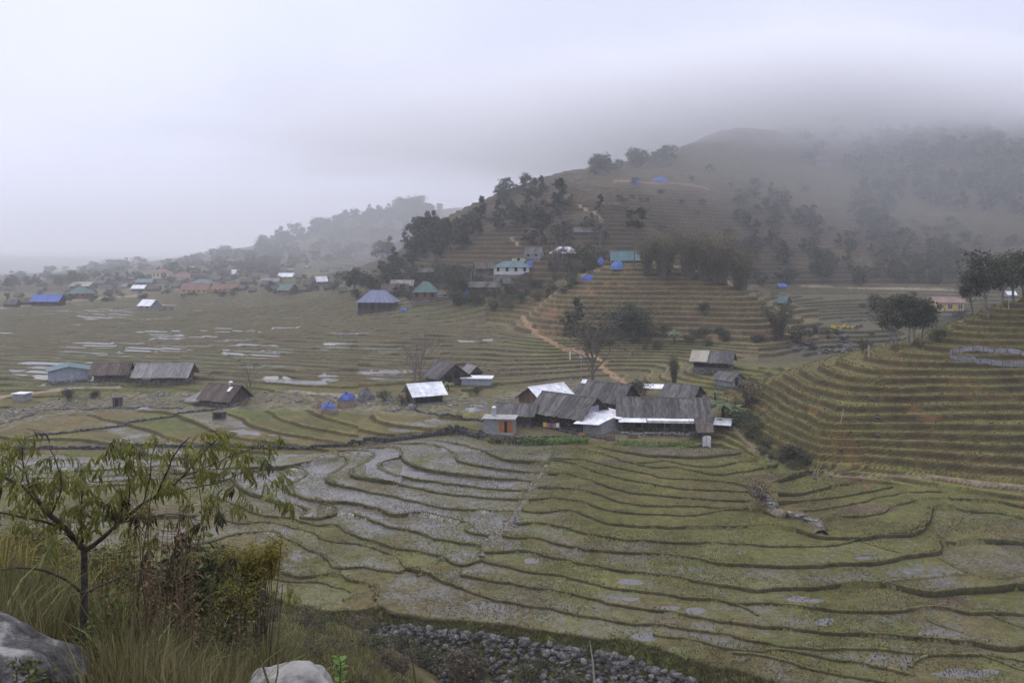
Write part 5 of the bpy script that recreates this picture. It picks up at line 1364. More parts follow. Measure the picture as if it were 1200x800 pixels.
# poles and cane
def pole(px, py, hpx, label, y0, y1, r=.07, mat='post', name='pole', cat='pole', lean=0, arm=None):
    p = put(px, py, y0, y1); h = hpx*p.y/F
    o = empty(name, p); tag(o, label, cat)
    m2 = MB(); m2.tube([(0,0,-.4),(lean*h,0,h)], [r, r*.8], 6); m2.build('shaft', M[mat], o)
    if arm:
        for i, t in enumerate(arm):
            m2 = MB(); m2.box(-.5, .5, -r-.06, -r, h*t-.25, h*t+.25); m2.build('box', M['plastic'], o)
    return o
pole(681, 444, 40, 'grey utility pole with a white box beside the bare tree', 190, 260, r=.12, mat='concrete', arm=(.65,))
pole(668, 421, 9, 'short white marker post on the red footpath', 190, 300, r=.2, mat='plastic')
pole(984, 497, 18, 'pale leaning cane on the terraced spur', 120, 170, r=.06, mat='roof_tan', lean=.25)
pole(1058, 416, 12, 'pale short utility pole behind the spur', 200, 400, r=.15, mat='concrete')
pole(1018, 418, 14, 'pale post in front of the side valley terraces', 165, 400, r=.15, mat='concrete')
pole(1182, 362, 14, 'pale utility pole at the crest of the spur on the right', 170, 400, r=.12, mat='concrete')
pole(552, 344, 26, 'thin pole rising above the scrub below the teal roofed hall', 300, 420, r=.12, mat='concrete')
# ------------------------------------------------------------------ trees and shrubs
M['bark'] = mat_noise('bark', (.075,.066,.058), (.19,.17,.15), 4.0, .95, 6, stretch=(1, 1, .3), bump=.5, rand=.2)
M['bark_pale'] = mat_noise('pale_bark', (.16,.15,.135), (.30,.285,.26), 3.0, .95, 6, stretch=(1, 1, .3), bump=.4, rand=.15)
M['leaf_dark'] = mat_leaf('dark_leaves', (.026,.034,.019), (.076,.082,.044), (.044,.053,.029))
M['leaf_mid'] = mat_leaf('mid_leaves', (.035,.042,.018), (.095,.095,.045), (.058,.062,.030))
M['leaf_olive'] = mat_leaf('olive_leaves', (.055,.050,.025), (.13,.115,.06), (.085,.078,.040))
M['leaf_bamboo'] = mat_leaf('bamboo_leaves', (.080,.070,.038), (.20,.17,.10), (.13,.112,.062))
M['leaf_brown'] = mat_leaf('brown_leaves', (.06,.045,.028), (.13,.10,.062), (.09,.07,.045))
M['leaf_banana'] = mat_leaf('banana_leaves', (.07,.10,.03), (.14,.17,.06), (.10,.13,.045), rough=.45)
M['leaf_bright'] = mat_leaf('bright_vegetables', (.08,.15,.03), (.20,.32,.06), (.13,.23,.04), rough=.5)
vr = np.random.default_rng(21)

def leaf_quads(c, size, asp=.6, droop=0.0, rg=vr, up=0.0):
    """one small folded leaf face for every centre in c"""
    n = len(c)
    d = rg.normal(size=(n, 3)); d[:, 2] = d[:, 2]*.6 - droop + up
    d /= np.linalg.norm(d, axis=1)[:, None]
    w = np.cross(d, rg.normal(size=(n, 3))); w /= np.linalg.norm(w, axis=1)[:, None]+1e-9
    s = (size*(.6+.8*rg.random(n)))[:, None]
    a = c-d*s*.5; b = c+w*s*asp*.5; e = c+d*s*.5; f = c-w*s*asp*.5
    V = np.stack([a, b, e, f], 1).reshape(-1, 3)
    Fc = np.arange(4*n).reshape(n, 4)
    return V, Fc

def tree_meshes(name, h, r, z0, nclump, nleaf, lsize, leafmat, barkmat, rg, flat=1.0, shape='round', lean=.1, tr=None, stems=1, droop=.2):
    """trunk with limbs (one mesh) and a crown of leaf clumps (another)"""
    mb = MB(); C = []
    tr = tr or h*.025
    for s in range(stems):
        a0 = rg.uniform(0, 6.28)
        bx_, by_ = (0, 0) if stems == 1 else (math.cos(a0)*r*.25, math.sin(a0)*r*.25)
        top = np.array([bx_+rg.normal()*lean*h*.5, by_+rg.normal()*lean*h*.5, h*.86])
        tp = []
        for i in range(7):
            t = i/6
            tp.append((bx_+(top[0]-bx_)*t+math.sin(t*5+a0)*h*.012, by_+(top[1]-by_)*t+math.cos(t*4+a0)*h*.012, -h*.03+t*top[2]))
        mb.tube(tp, [tr*(1-.8*i/6) for i in range(7)], 6)
        for k in range(nclump//stems):
            if shape == 'round':
                u = rg.normal(size=3); u /= np.linalg.norm(u); q = rg.uniform(.45, 1.0)
                c = np.array([u[0]*r*q, u[1]*r*q, z0+(h-z0)*.5+u[2]*(h-z0)*.46*q*flat])
                cs = rg.uniform(.22, .42)*r
            elif shape == 'tall':
                t = rg.uniform(0, 1)**.8; a = rg.uniform(0, 6.28)
                rr_ = r*(1-.75*t)*rg.uniform(.25, 1)
                c = np.array([math.cos(a)*rr_, math.sin(a)*rr_, z0+(h-z0)*t*.96]); cs = rg.uniform(.25, .42)*r*(1-.45*t)
            else:   # umbrella
                a = rg.uniform(0, 6.28); q = math.sqrt(rg.uniform(0, 1))
                c = np.array([math.cos(a)*r*q, math.sin(a)*r*q, h*.93-(h-z0)*.5*q*q-rg.uniform(0, .35)*(h-z0)]); cs = rg.uniform(.2, .36)*r
            c[:2] += (bx_, by_)
            t = float(np.clip((c[2]-h*.18)/(h*.86), .12, .92)); b = np.array(tp[int(t*6)])
            mid = (b+c)/2+np.array([0, 0, -.04*h])+rg.normal(size=3)*.02*h
            if k < 16: mb.tube([tuple(b), tuple(mid), tuple(c)], [tr*(1-.8*t)*.6, tr*.28, tr*.10], 4)
            m = int(nleaf/nclump*rg.uniform(.6, 1.4))
            p = rg.normal(size=(m, 3))*cs*.55; p[:, 2] *= .75
            C.append(c+p)
    C = np.concatenate(C)
    V, Fc = leaf_quads(C, np.full(len(C), lsize), .65, droop, rg)
    return [('trunk', mb.mesh(name+'_trunk', M[barkmat])), ('crown', np_mesh(name+'_crown', V, Fc, M[leafmat]))], h

def bamboo_meshes(name, h, nculm, nleaf, spread, lsize, leafmat, rg, base=.06, barem=.12):
    mb = MB(); C = []
    for i in range(nculm):
        a = rg.uniform(0, 6.28); rb = base*h*math.sqrt(rg.uniform(0, 1)); hh = h*rg.uniform(.6, 1.0)
        ln = spread*h*rg.uniform(.2, 1.0); b = a+rg.normal()*.5
        P = []
        for j in range(7):
            t = j/6
            P.append(np.array([math.cos(a)*rb+math.cos(b)*ln*t**2.2, math.sin(a)*rb+math.sin(b)*ln*t**2.2, -.02*h+hh*(t-.10*t**3.5*(1+ln/h))]))
        mb.tube([tuple(p) for p in P], [h*.006*(1-.75*j/6) for j in range(7)], 4)
        P = np.array(P); m = nleaf//nculm
        t = barem+(1-barem)*rg.random(m)**.8
        c = np.stack([np.interp(t*6, np.arange(7), P[:, k]) for k in range(3)], 1)
        c += rg.normal(size=(m, 3))*h*.030*(.5+t[:, None])
        C.append(c)
    C = np.concatenate(C)
    V, Fc = leaf_quads(C, np.full(len(C), lsize), .28, .35, rg)
    return [('culms', mb.mesh(name+'_culms', M['bark'])), ('crown', np_mesh(name+'_crown', V, Fc, M[leafmat]))], h

def bush_meshes(name, h, r, n, lsize, leafmat, rg, droop=.1):
    mb = MB(); C = []
    for k in range(9):
        a = rg.uniform(0, 6.28); q = rg.uniform(.1, .75)*r; c = np.array([math.cos(a)*q, math.sin(a)*q, h*rg.uniform(.3, .78)])
        mb.tube([(0,0,-.1*h), tuple(c*np.array([.5,.5,.6])), tuple(c)], [.03*h, .02*h, .008*h], 4)
        p = rg.normal(size=(n//9, 3))*np.array([r*.26, r*.26, h*.17]); C.append(c+p)
    C = np.concatenate(C); C[:, 2] = np.maximum(C[:, 2], .02)
    V, Fc = leaf_quads(C, np.full(len(C), lsize), .6, droop, rg)
    return [('stems', mb.mesh(name+'_stems', M['bark'])), ('crown', np_mesh(name+'_crown', V, Fc, M[leafmat]))], h

def bare_meshes(name, h, rg, depth=4, leaf=None, spread=.55, tr=.03, nl=500, ls=.3, rise=.25):
    mb = MB(); tips = []
    def grow(p, d, ln, r, k):
        top = k == depth
        P = [p]; q = p.copy(); dd = d.copy()
        for i in range(3):
            dd = dd+rg.normal(size=3)*(.05 if top else .14)+np.array([0, 0, .06]); dd /= np.linalg.norm(dd)
            q = q+dd*ln/3; P.append(q.copy())
        mb.tube([tuple(x) for x in P], [r*(1-.14*i) for i in range(4)], 5 if k > 2 else 3)
        if k == 0: tips.append(q); return
        a0 = rg.uniform(0, 6.28); m_ = 6 if top else int(rg.integers(2, 4))
        for c in range(m_):
            s = np.array([math.cos(a0+c*6.28/m_+rg.normal()*.3), math.sin(a0+c*6.28/m_+rg.normal()*.3), rg.normal()*.4]); s -= s.dot(dd)*dd; s /= np.linalg.norm(s)
            nd = dd+s*spread*rg.uniform(.7, 1.4)+np.array([0, 0, rise*.3]); nd /= np.linalg.norm(nd)
            st = P[rg.integers(2, 4)] if not top else P[1+c % 3]
            grow(st.copy(), nd, ln*rg.uniform(.58, .82), r*.58, k-1)
            tips.append(st)
    grow(np.array([0, 0, -.02*h]), np.array([0, 0, 1.0]), h*.36, h*tr, depth)
    out = [('trunk', mb.mesh(name+'_trunk', M['bark']))]
    if leaf:
        T = np.array(tips)[rg.integers(0, len(tips), nl)]+rg.normal(size=(nl, 3))*h*.035
        V, Fc = leaf_quads(T, np.full(nl, ls), .6, .1, rg); out.append(('crown', np_mesh(name+'_crown', V, Fc, M[leaf])))
    return out, h

def banana_meshes(name, h, rg, n=9):
    mb = MB(); mb.tube([(0,0,-.1), (.02*h,0,h*.3), (.03*h,.01*h,h*.5)], [.055*h, .05*h, .03*h], 7)
    lb = MB()
    for i in range(n):
        a = i*2.4+rg.uniform(-.3, .3); L = h*rg.uniform(.55, .8); up = rg.uniform(.5, 1.3)
        d = np.array([math.cos(a), math.sin(a), 0]); w = np.array([-math.sin(a), math.cos(a), 0])
        pts = []
        for j in range(7):
            t = j/6
            pts.append(np.array([.03*h, 0, h*.48])+d*L*t*(.75)+np.array([0, 0, L*(up*t-1.25*up*t*t*.9)]))
        for j in range(6):
            wa = .11*h*math.sin(math.pi*(.08+.9*j/6))**.6; wb = .11*h*math.sin(math.pi*(.08+.9*(j+1)/6))**.6
            for s in (-1, 1):
                dz = np.array([0, 0, -.25])
                lb.quad(tuple(pts[j]), tuple(pts[j+1]), tuple(pts[j+1]+(w*s+dz)*wb), tuple(pts[j]+(w*s+dz)*wa))
    return [('stem', mb.mesh(name+'_stem', M['leaf_olive'])), ('leaves', lb.mesh(name+'_leaves', M['leaf_banana']))], h

g_ = vr
KIND = {
 'broad1': tree_meshes('broad_tree', 10, 4.2, 3.2, 26, 3400, .42, 'leaf_dark', 'bark', g_),
 'broad2': tree_meshes('broad_tree', 10, 4.0, 2.6, 22, 3000, .42, 'leaf_mid', 'bark', g_, stems=2),
 'broad3': tree_meshes('broad_tree', 10, 3.5, 3.4, 26, 3000, .38, 'leaf_mid', 'bark_pale', g_, shape='round', stems=2, tr=.17, flat=1.1),
 'tall1': tree_meshes('tall_tree', 14, 3.0, 3.0, 24, 2600, .55, 'leaf_dark', 'bark', g_, shape='tall'),
 'tall2': tree_meshes('tall_tree', 14, 3.6, 5.0, 20, 2400, .55, 'leaf_dark', 'bark', g_, shape='round', tr=.2),
 'thin': tree_meshes('thin_tree', 16, 2.6, 8.5, 12, 900, .5, 'leaf_mid', 'bark', g_, shape='round', tr=.16),
 'hill1': tree_meshes('hill_tree', 10, 4.4, 1.2, 16, 800, .9, 'leaf_dark', 'bark', g_),
 'hill2': tree_meshes('hill_tree', 10, 3.6, 2.0, 14, 700, .9, 'leaf_dark', 'bark', g_, shape='tall'),
 'hill3': tree_meshes('hill_tree', 10, 5.0, .8, 16, 800, .9, 'leaf_mid', 'bark', g_, stems=2),
 'bamboo1': bamboo_meshes('bamboo', 14, 44, 6500, .30, .5, 'leaf_bamboo', g_, base=.11, barem=.05),
 'bamboo2': bamboo_meshes('bamboo', 14, 40, 5500, .32, .5, 'leaf_bamboo', g_, base=.11, barem=.05),
 'plume': bamboo_meshes('bamboo', 10, 26, 3600, .10, .5, 'leaf_olive', g_, base=.04),
 'ringbam': bamboo_meshes('bamboo', 10, 30, 5000, .5, .45, 'leaf_olive', g_, base=.1, barem=.05),
 'bush1': bush_meshes('shrub', 3, 2.2, 1000, .30, 'leaf_dark', g_),
 'bush2': bush_meshes('shrub', 3, 2.6, 900, .30, 'leaf_mid', g_),
 'bush3': bush_meshes('shrub', 3, 2.4, 800, .30, 'leaf_olive', g_),
 'bush4': bush_meshes('shrub', 3, 2.4, 700, .26, 'leaf_brown', g_),
 'bare1': bare_meshes('bare_tree', 12, g_, 5, 'leaf_olive', .75, .022, 700, .34),
 'bare2': bare_meshes('bare_tree', 12, g_, 5, None, .5, .014),
 'bare3': bare_meshes('bare_tree', 12, g_, 4, 'leaf_brown', .6, .016, 300, .3),
 'banana': banana_meshes('banana_plant', 5, g_),
}
def plant(kind, name, px, py, hpx, label, group=None, cat='tree', y0=62, y1=9000, wide=1.0, pos=None, sink=0.0):
    meshes, h0 = KIND[kind]
    p = pos if pos is not None else put(px, py, y0, y1)
    s = hpx*p.y/F/h0
    o = empty(name, p - Vector((0, 0, sink*s*h0)), rnd.uniform(0, 6.28)); o.scale = (s*wide, s*wide, s)
    tag(o, label, cat, group)
    for nm, me_ in meshes: obj(nm, me_, o)
    return o
# --- single trees that stand out
plant('broad1', 'broad_tree', 414, 347, 34, 'dark round tree standing left above the blue grey stilt house', y0=280)
plant('broad2', 'broad_tree', 432, 347, 28, 'greyer tree just right of the dark round one at the village edge', y0=280)
plant('hill2', 'evergreen_tree', 451, 346, 24, 'small dark pointed tree behind the blue grey stilt house', y0=280)
plant('broad2', 'broad_tree', 536, 352, 36, 'broad grey green tree right of the pyramid roofed house', y0=280)
plant('bush1', 'shrub', 535, 357, 18, 'dark shrub at the foot of the broad grey green tree', cat='shrub', y0=280)
plant('bush1', 'shrub', 418, 350, 12, 'dark shrub at the foot of the dark round tree', cat='shrub', y0=280)
plant('tall1', 'tall_tree', 656, 262, 54, 'tallest dark bushy tree on the slope above the village', y0=350, wide=1.3)
plant('tall2', 'tall_tree', 632, 290, 52, 'dark leaning tree on the slope left of the tallest one', y0=340, wide=1.2)
plant('thin', 'thin_tree', 744, 316, 82, 'thin tall tree with bare trunk beside the teal blue roof', y0=290)
plant('bare3', 'bare_tree', 703, 296, 58, 'slender bare tree above the village right of the pale hipped roof', y0=300)
plant('bare3', 'bare_tree', 655, 318, 62, 'bare tree with thin trunk below the pale hipped roof', y0=290)
plant('bamboo1', 'bamboo_clump', 778, 327, 66, 'left clump of tall feathery bamboo behind the knoll', cat='bamboo', y0=295, wide=1.1)
plant('bamboo2', 'bamboo_clump', 806, 330, 74, 'dark middle clump of bamboo behind the knoll', cat='bamboo', y0=295, wide=1.0)
plant('bamboo1', 'bamboo_clump', 843, 336, 72, 'broad brownish bamboo clump at the right of the knoll top', cat='bamboo', y0=292, wide=1.1)
plant('bamboo1', 'bamboo_clump', 868, 341, 58, 'lower brown bamboo clump at the right end of the row on the knoll', cat='bamboo', y0=290, wide=1.1)
plant('bamboo1', 'bamboo_clump', 825, 334, 60, 'low bamboo clump filling the gap in the row behind the knoll', cat='bamboo', y0=293, wide=1.1)
plant('bamboo2', 'bamboo_clump', 758, 322, 50, 'small bamboo clump beside the teal blue roof', cat='bamboo', y0=295)
plant('ringbam', 'bamboo_clump', 912, 398, 54, 'olive bamboo drooping over the right foot of the knoll', cat='bamboo', y0=230, y1=300, wide=.95)
plant('bush3', 'shrub', 937, 402, 22, 'olive shrub right of the drooping bamboo', cat='shrub', y0=220)
plant('hill2', 'evergreen_tree', 674, 392, 44, 'dark narrow evergreen on the left foot of the knoll', y0=240, y1=300)
plant('hill1', 'evergreen_tree', 668, 394, 24, 'low dark shrubby tree left of the narrow evergreen', y0=240, y1=300)
plant('broad1', 'broad_tree', 742, 392, 38, 'dark dense rounded tree in front of the knoll', y0=240, y1=300, wide=1.25)
plant('bush1', 'shrub', 728, 390, 26, 'dark shrub joined to the left of the dense rounded tree', cat='shrub', y0=240, y1=300, wide=1.3)
plant('bush2', 'shrub', 757, 392, 24, 'dark shrub joined to the right of the dense rounded tree', cat='shrub', y0=240, y1=300)
plant('bush1', 'shrub', 824, 366, 12, 'lone dark bush on the terraces of the knoll', cat='shrub', y0=250)
plant('bare1', 'bare_tree', 694, 448, 92, 'bare spreading tree with dark trunk beside the red footpath', y0=190, y1=260)
plant('bare2', 'bare_tree', 492, 452, 82, 'bare twiggy tree left of the dark old house', y0=170, y1=260)
plant('bare2', 'bare_tree', 486, 451, 66, 'shorter bare tree left of the twiggy one by the dark old house', y0=170, y1=260)
plant('bare2', 'bare_tree', 292, 468, 60, 'slim bare tree right of the brown roofed house by the stream', y0=170, y1=260)
plant('plume', 'bamboo_clump', 790, 453, 42, 'upright dark plume of bamboo behind the farm', cat='bamboo', y0=170, y1=260)
plant('bush1', 'shrub', 748, 464, 20, 'dark leafy bush between the barn and the upright bamboo plume', cat='shrub', y0=170, y1=260)
plant('bush1', 'shrub', 646, 466, 13, 'dark bush on the stream bank behind the white roofed farmhouse', cat='shrub', y0=180, y1=260)
plant('bush4', 'shrub', 874, 474, 30, 'grey leafless bush left of the banana plants', cat='shrub', y0=150, y1=220)
plant('banana', 'banana_plant', 848, 492, 34, 'largest banana plant at the right end of the farm', cat='banana plant', y0=140, y1=220, wide=1.2)
plant('banana', 'banana_plant', 862, 494, 28, 'banana plant against the bank of the spur', cat='banana plant', y0=140, y1=220, wide=1.2)
plant('banana', 'banana_plant', 838, 472, 22, 'smaller banana plant behind the largest one', cat='banana plant', y0=150, y1=230)
plant('banana', 'banana_plant', 790, 402, 22, 'pale banana plant at the foot of the knoll', cat='banana plant', y0=230, y1=280)
plant('banana', 'banana_plant', 612, 464, 16, 'yellowish banana plant in front of the dark old house', cat='banana plant', y0=180, pos=put(526, 458, 180, 230))
plant('broad3', 'broad_tree', 1045, 408, 66, 'pale trunked tree with round crown on the spur crest, left of three', y0=165, y1=260, wide=1.05)
plant('broad3', 'broad_tree', 1066, 404, 62, 'middle one of three pale trunked trees on the spur crest', y0=170, y1=260, wide=1.05)
plant('broad1', 'broad_tree', 1080, 404, 52, 'dark tree at the right of the three on the spur crest', y0=170, y1=260)
plant('broad1', 'broad_tree', 1028, 372, 28, 'small dark tree on the far side of the stream left of the crest trees', y0=230, y1=420)
plant('bush3', 'shrub', 1012, 414, 16, 'light olive bush at the spur end near the stones', cat='shrub', y0=180, y1=260)
plant('bush2', 'shrub', 1098, 398, 14, 'yellow green bush at the foot of the crest trees', cat='shrub', y0=170, y1=260)
plant('broad1', 'broad_tree', 1158, 372, 78, 'large dark tree behind the spur near the right edge', y0=175, y1=260, wide=.85)
plant('broad2', 'broad_tree', 1182, 358, 66, 'dark tree at the right edge with a rusty top', y0=180, y1=260, wide=.9)
plant('broad1', 'broad_tree', 1140, 366, 50, 'smaller dark tree left of the large one near the right edge', y0=180, y1=300, wide=.8)
plant('broad1', 'broad_tree', 1200, 352, 58, 'tree cut by the right edge of the picture on the spur crest', y0=180, y1=260)
plant('bush2', 'shrub', 1128, 376, 14, 'small shrub beside the retaining wall of the yellow building', cat='shrub', y0=300, y1=420)
plant('bush1', 'shrub', 928, 538, 18, 'darkest leafy bush above the footpath on the spur', cat='shrub', y0=110, y1=170, wide=1.1)
plant('bush1', 'shrub', 944, 545, 14, 'dark leafy bush right of the darkest one above the footpath', cat='shrub', y0=110, y1=170)
plant('bush4', 'shrub', 893, 588, 24, 'brown tangled bush on the end of the piled stone wall', cat='shrub', y0=100, y1=150)
plant('bush2', 'shrub', 870, 500, 22, 'shrub on the overgrown bank left of the footpath', cat='shrub', y0=130, y1=190)
plant('bush3', 'shrub', 882, 512, 20, 'olive shrub on the overgrown bank beside the footpath', cat='shrub', y0=130, y1=190)
plant('bush2', 'shrub', 858, 486, 18, 'low shrub under the banana plants', cat='shrub', y0=140, y1=200)
plant('bush1', 'shrub', 80, 468, 13, 'dark shrub below the footpath on the left', cat='shrub', y0=160, y1=240)
plant('bush1', 'shrub', 110, 466, 9, 'smaller dark shrub right of the one below the left footpath', cat='shrub', y0=160, y1=240)
plant('bush2', 'shrub', 150, 448, 9, 'shrub between the two grey roofed houses on the left', cat='shrub', y0=170, y1=260)
plant('bush2', 'shrub', 452, 470, 14, 'dark shrub left of the open shed', cat='shrub', y0=160, y1=240)
plant('bush3', 'shrub', 470, 474, 12, 'dry shrub against the open shed', cat='shrub', y0=160, y1=240)
plant('bush2', 'shrub', 558, 462, 10, 'low shrub in front of the grey block hut', cat='shrub', y0=160, y1=240)
plant('hill1', 'broad_tree', 206, 324, 20, 'dark round tree beside the red hipped roof in the far village', y0=400)
plant('broad1', 'broad_tree', 87, 338, 22, 'rounded tree behind the low cream roof at the far left', y0=400)
plant('broad2', 'broad_tree', 70, 340, 18, 'small rounded tree left of the low cream roof', y0=400)
# --- woods and scrub counted tree by tree
def scatter(n, poly, kinds, hr, label, group, name, cat, y0, y1, seed, wide=(.9, 1.3)):
    r = random.Random(seed); xs = [p[0] for p in poly]; ys = [p[1] for p in poly]
    k = 0; tries = 0
    while k < n and tries < n*30:
        tries += 1
        x, y = r.uniform(min(xs), max(xs)), r.uniform(min(ys), max(ys))
        c = False; j = len(poly)-1
        for i in range(len(poly)):
            if (poly[i][1] > y) != (poly[j][1] > y) and x < (poly[j][0]-poly[i][0])*(y-poly[i][1])/(poly[j][1]-poly[i][1])+poly[i][0]: c = not c
            j = i
        if not c: continue
        kd = r.choice(kinds); hp = r.uniform(*hr)
        size = 'small' if hp < hr[0]+(hr[1]-hr[0])*.33 else ('big' if hp > hr[0]+(hr[1]-hr[0])*.7 else 'middling')
        look = {'hill1':'round','hill2':'narrow','hill3':'spreading','tall1':'tall pointed','tall2':'tall round','bush1':'dark','bush2':'green','bush3':'olive','bush4':'brown','broad2':'broad','bamboo2':'bamboo like'}[kd]
        plant(kd, name, x, y, hp, near_label('%s %s %s' % (size, look, label), x, y), group, cat, y0, y1, r.uniform(*wide), sink=.06); k += 1
hk = ['hill1', 'hill1', 'hill2', 'hill3']
G1 = 'dark trees in the woods of the foggy slope'
L1 = 'foggy wood tree'
scatter(140, [(1005,165),(1200,140),(1200,255),(1130,250),(1030,235),(1000,215)], hk, (16,27), L1, G1, 'hill_tree', 'tree', 420, 900, 1)
scatter(26, [(1000,225),(1040,235),(1045,290),(1015,290)], hk, (13,22), L1, G1, 'hill_tree', 'tree', 420, 900, 2)
scatter(66, [(950,290),(1060,280),(1130,300),(1130,335),(950,335)], hk+['hill3'], (11,20), 'slope foot tree', 'trees along the foot of the foggy slope', 'hill_tree', 'tree', 380, 620, 3)
scatter(16, [(1120,318),(1200,310),(1200,338),(1120,338)], hk, (10,18), 'slope foot tree', 'trees along the foot of the foggy slope', 'hill_tree', 'tree', 380, 620, 4)
scatter(44, [(850,235),(905,225),(960,260),(950,330),(880,335),(850,300)], hk, (12,24), 'gully tree', 'trees in the gully behind the bamboo', 'hill_tree', 'tree', 340, 640, 5)
scatter(36, [(480,292),(520,262),(560,246),(600,228),(640,214),(640,240),(600,262),(540,292),(500,312)], ['tall1','tall2','hill1','hill2'], (16,34), 'ridge tree', 'tall trees on the ridge above the village', 'ridge_tree', 'tree', 380, 660, 6)
scatter(18, [(600,250),(690,235),(720,268),(690,300),(620,300)], ['hill1','hill2','hill3','tall1'], (12,28), 'tree', 'trees among the upper village houses', 'hill_tree', 'tree', 330, 560, 7)
scatter(16, [(690,200),(715,192),(790,184),(800,190),(700,206)], ['hill1','hill3'], (12,22), 'clouded skyline tree', 'trees fading into the cloud', 'hill_tree', 'tree', 500, 680, 8)
scatter(16, [(930,165),(1000,142),(1060,140),(1010,185),(940,195)], ['hill1','hill3'], (12,20), 'clouded skyline tree', 'trees fading into the cloud', 'hill_tree', 'tree', 520, 860, 9)
scatter(150, [(200,312),(240,300),(340,281),(400,264),(470,248),(520,250),(500,275),(470,300),(330,318),(250,318)], ['hill1','hill1','hill3','hill2'], (8,16), 'misty ridge tree', 'dim trees on the misty left ridge', 'far_tree', 'tree', 700, 3000, 10, (1.0, 1.6))
scatter(130, [(-20,330),(60,318),(200,306),(320,300),(330,326),(200,328),(0,342)], ['hill1','hill2','hill3'], (6,13), 'far valley tree', 'dim trees of the misty far valley', 'far_tree', 'tree', 600, 4000, 11, (1.2, 2.0))
scatter(110, [(0,350),(110,336),(330,322),(400,324),(400,340),(270,350),(190,350),(60,358)], ['bush1','bush2','hill3','bush4'], (4,8), 'low shrub', 'shrubs among the far houses', 'hedge_shrub', 'shrub', 380, 1400, 12)
scatter(56, [(400,338),(480,322),(560,318),(560,346),(500,352),(450,352)], ['hill1','hill3','broad2','bush2'], (8,17), 'village tree', 'small trees among the near village houses', 'village_tree', 'tree', 300, 520, 13)
scatter(42, [(540,345),(580,330),(640,318),(690,312),(700,326),(650,348),(620,362),(560,362)], ['bush2','bush3','bush3','bush1','bush4'], (6,13), 'scrub bush', 'scrub bushes below the teal roofed hall', 'scrub_bush', 'shrub', 260, 420, 14)
scatter(18, [(640,302),(690,292),(712,300),(705,314),(690,322),(640,318)], ['bush2','bush3','hill3','bamboo2'], (10,22), 'growth', 'bushy growth around the upper village', 'scrub_bush', 'shrub', 290, 420, 15)
scatter(44, [(660,392),(720,388),(900,392),(890,402),(780,410),(690,412)], ['bush2','bush3','bush4','bush1'], (6,13), 'knoll foot bush', 'bushes along the foot of the knoll', 'scrub_bush', 'shrub', 225, 300, 16)
scatter(20, [(860,478),(880,486),(905,520),(945,548),(930,552),(885,530),(862,505)], ['bush2','bush3','bush4'], (6,12), 'path bank bush', 'bushes on the bank beside the footpath', 'scrub_bush', 'shrub', 105, 200, 17)
scatter(36, [(700,215),(850,200),(980,235),(990,300),(870,300),(760,285)], ['bush1','bush2','hill3'], (5,10), 'brown slope bush', 'bushes on the brown terraced slope', 'scrub_bush', 'shrub', 380, 700, 18)
scatter(30, [(1040,255),(1200,265),(1200,305),(1050,300)], ['bush1','bush2','hill3'], (5,10), 'brown slope bush', 'bushes on the brown terraced slope', 'scrub_bush', 'shrub', 400, 700, 19)
scatter(30, [(940,400),(1000,350),(1100,345),(1080,370),(1020,412),(960,420)], ['bush1','bush2','bush4'], (4,8), 'streamside bush', 'bushes of the side valley', 'scrub_bush', 'shrub', 215, 430, 20)
# --- garden beds and loose stones
def leafy_bed(poly, n, size, hgt, mat, label, y0, y1, seed, name='vegetable_bed', cat='garden bed'):
    rg = np.random.default_rng(seed); xs = [p[0] for p in poly]; ys = [p[1] for p in poly]
    P = []
    for _ in range(n):
        t = rg.random(); s = rg.random()
        a = np.array(poly[0])*(1-t)+np.array(poly[1])*t; b = np.array(poly[3])*(1-t)+np.array(poly[2])*t
        q = a*(1-s)+b*s; p = put(q[0], q[1], y0, y1); P.append((p.x, p.y, p.z+hgt*rg.random()))
    V, Fc = leaf_quads(np.array(P), np.full(len(P), size), .6, 0, rg, up=.3)
    o = obj(name, np_mesh(name, V, Fc, M[mat])); tag(o, label, cat, kind='stuff')
leafy_bed([(612,516),(690,513),(690,519),(612,523)], 1300, .30, .6, 'leaf_bright', 'green leafy garden bed in front of the wash house and farmhouse', 120, 170, 1)
leafy_bed([(722,517),(815,519),(815,524),(730,523)], 1300, .26, .35, 'leaf_bright', 'bright yellow green vegetable bed before the long house', 120, 170, 2)
leafy_bed([(570,514),(640,515),(640,522),(572,520)], 700, .32, .7, 'leaf_mid', 'dark weedy bed below the wash house', 120, 170, 3)
leafy_bed([(285,536),(320,534),(325,540),(288,543)], 500, .26, .25, 'leaf_bright', 'bright green patch by the long dark stone wall', 110, 172, 4)
leafy_bed([(530,352),(600,352),(600,360),(530,359)], 700, .5, .6, 'leaf_banana', 'yellow green bed at the edge of the village fields', 280, 420, 5)
def stones(n, poly, size, label, y0, y1, seed, name='stones', mat='stone'):
    r = random.Random(seed); V = []; Fs = []
    for _ in range(n):
        t = r.random()*(len(poly)-1); i = int(t); f = t-i
        x = poly[i][0]*(1-f)+poly[i+1][0]*f; y = poly[i][1]*(1-f)+poly[i+1][1]*f + r.gauss(0, 1)*poly[i][2]
        p = put(x, y, y0, y1); s = r.uniform(*size)
        stone_into(V, Fs, p, s*r.uniform(.7, 1.3), s*r.uniform(.7, 1.3), s*r.uniform(.4, .8), r.uniform(0, 3), r)
    o = obj(name, np_mesh(name, np.array(V), np.array(Fs), M[mat]))
    return tag(o, label, 'stones', kind='stuff')
stones(420, [(0,486,3),(60,474,4),(150,466,4),(240,466,4),(330,466,4),(420,470,5),(480,474,4),(560,470,5),(620,464,5),(690,456,4)], (.18,.6), 'grey stones strewn along the stream bed', 165, 240, 1)
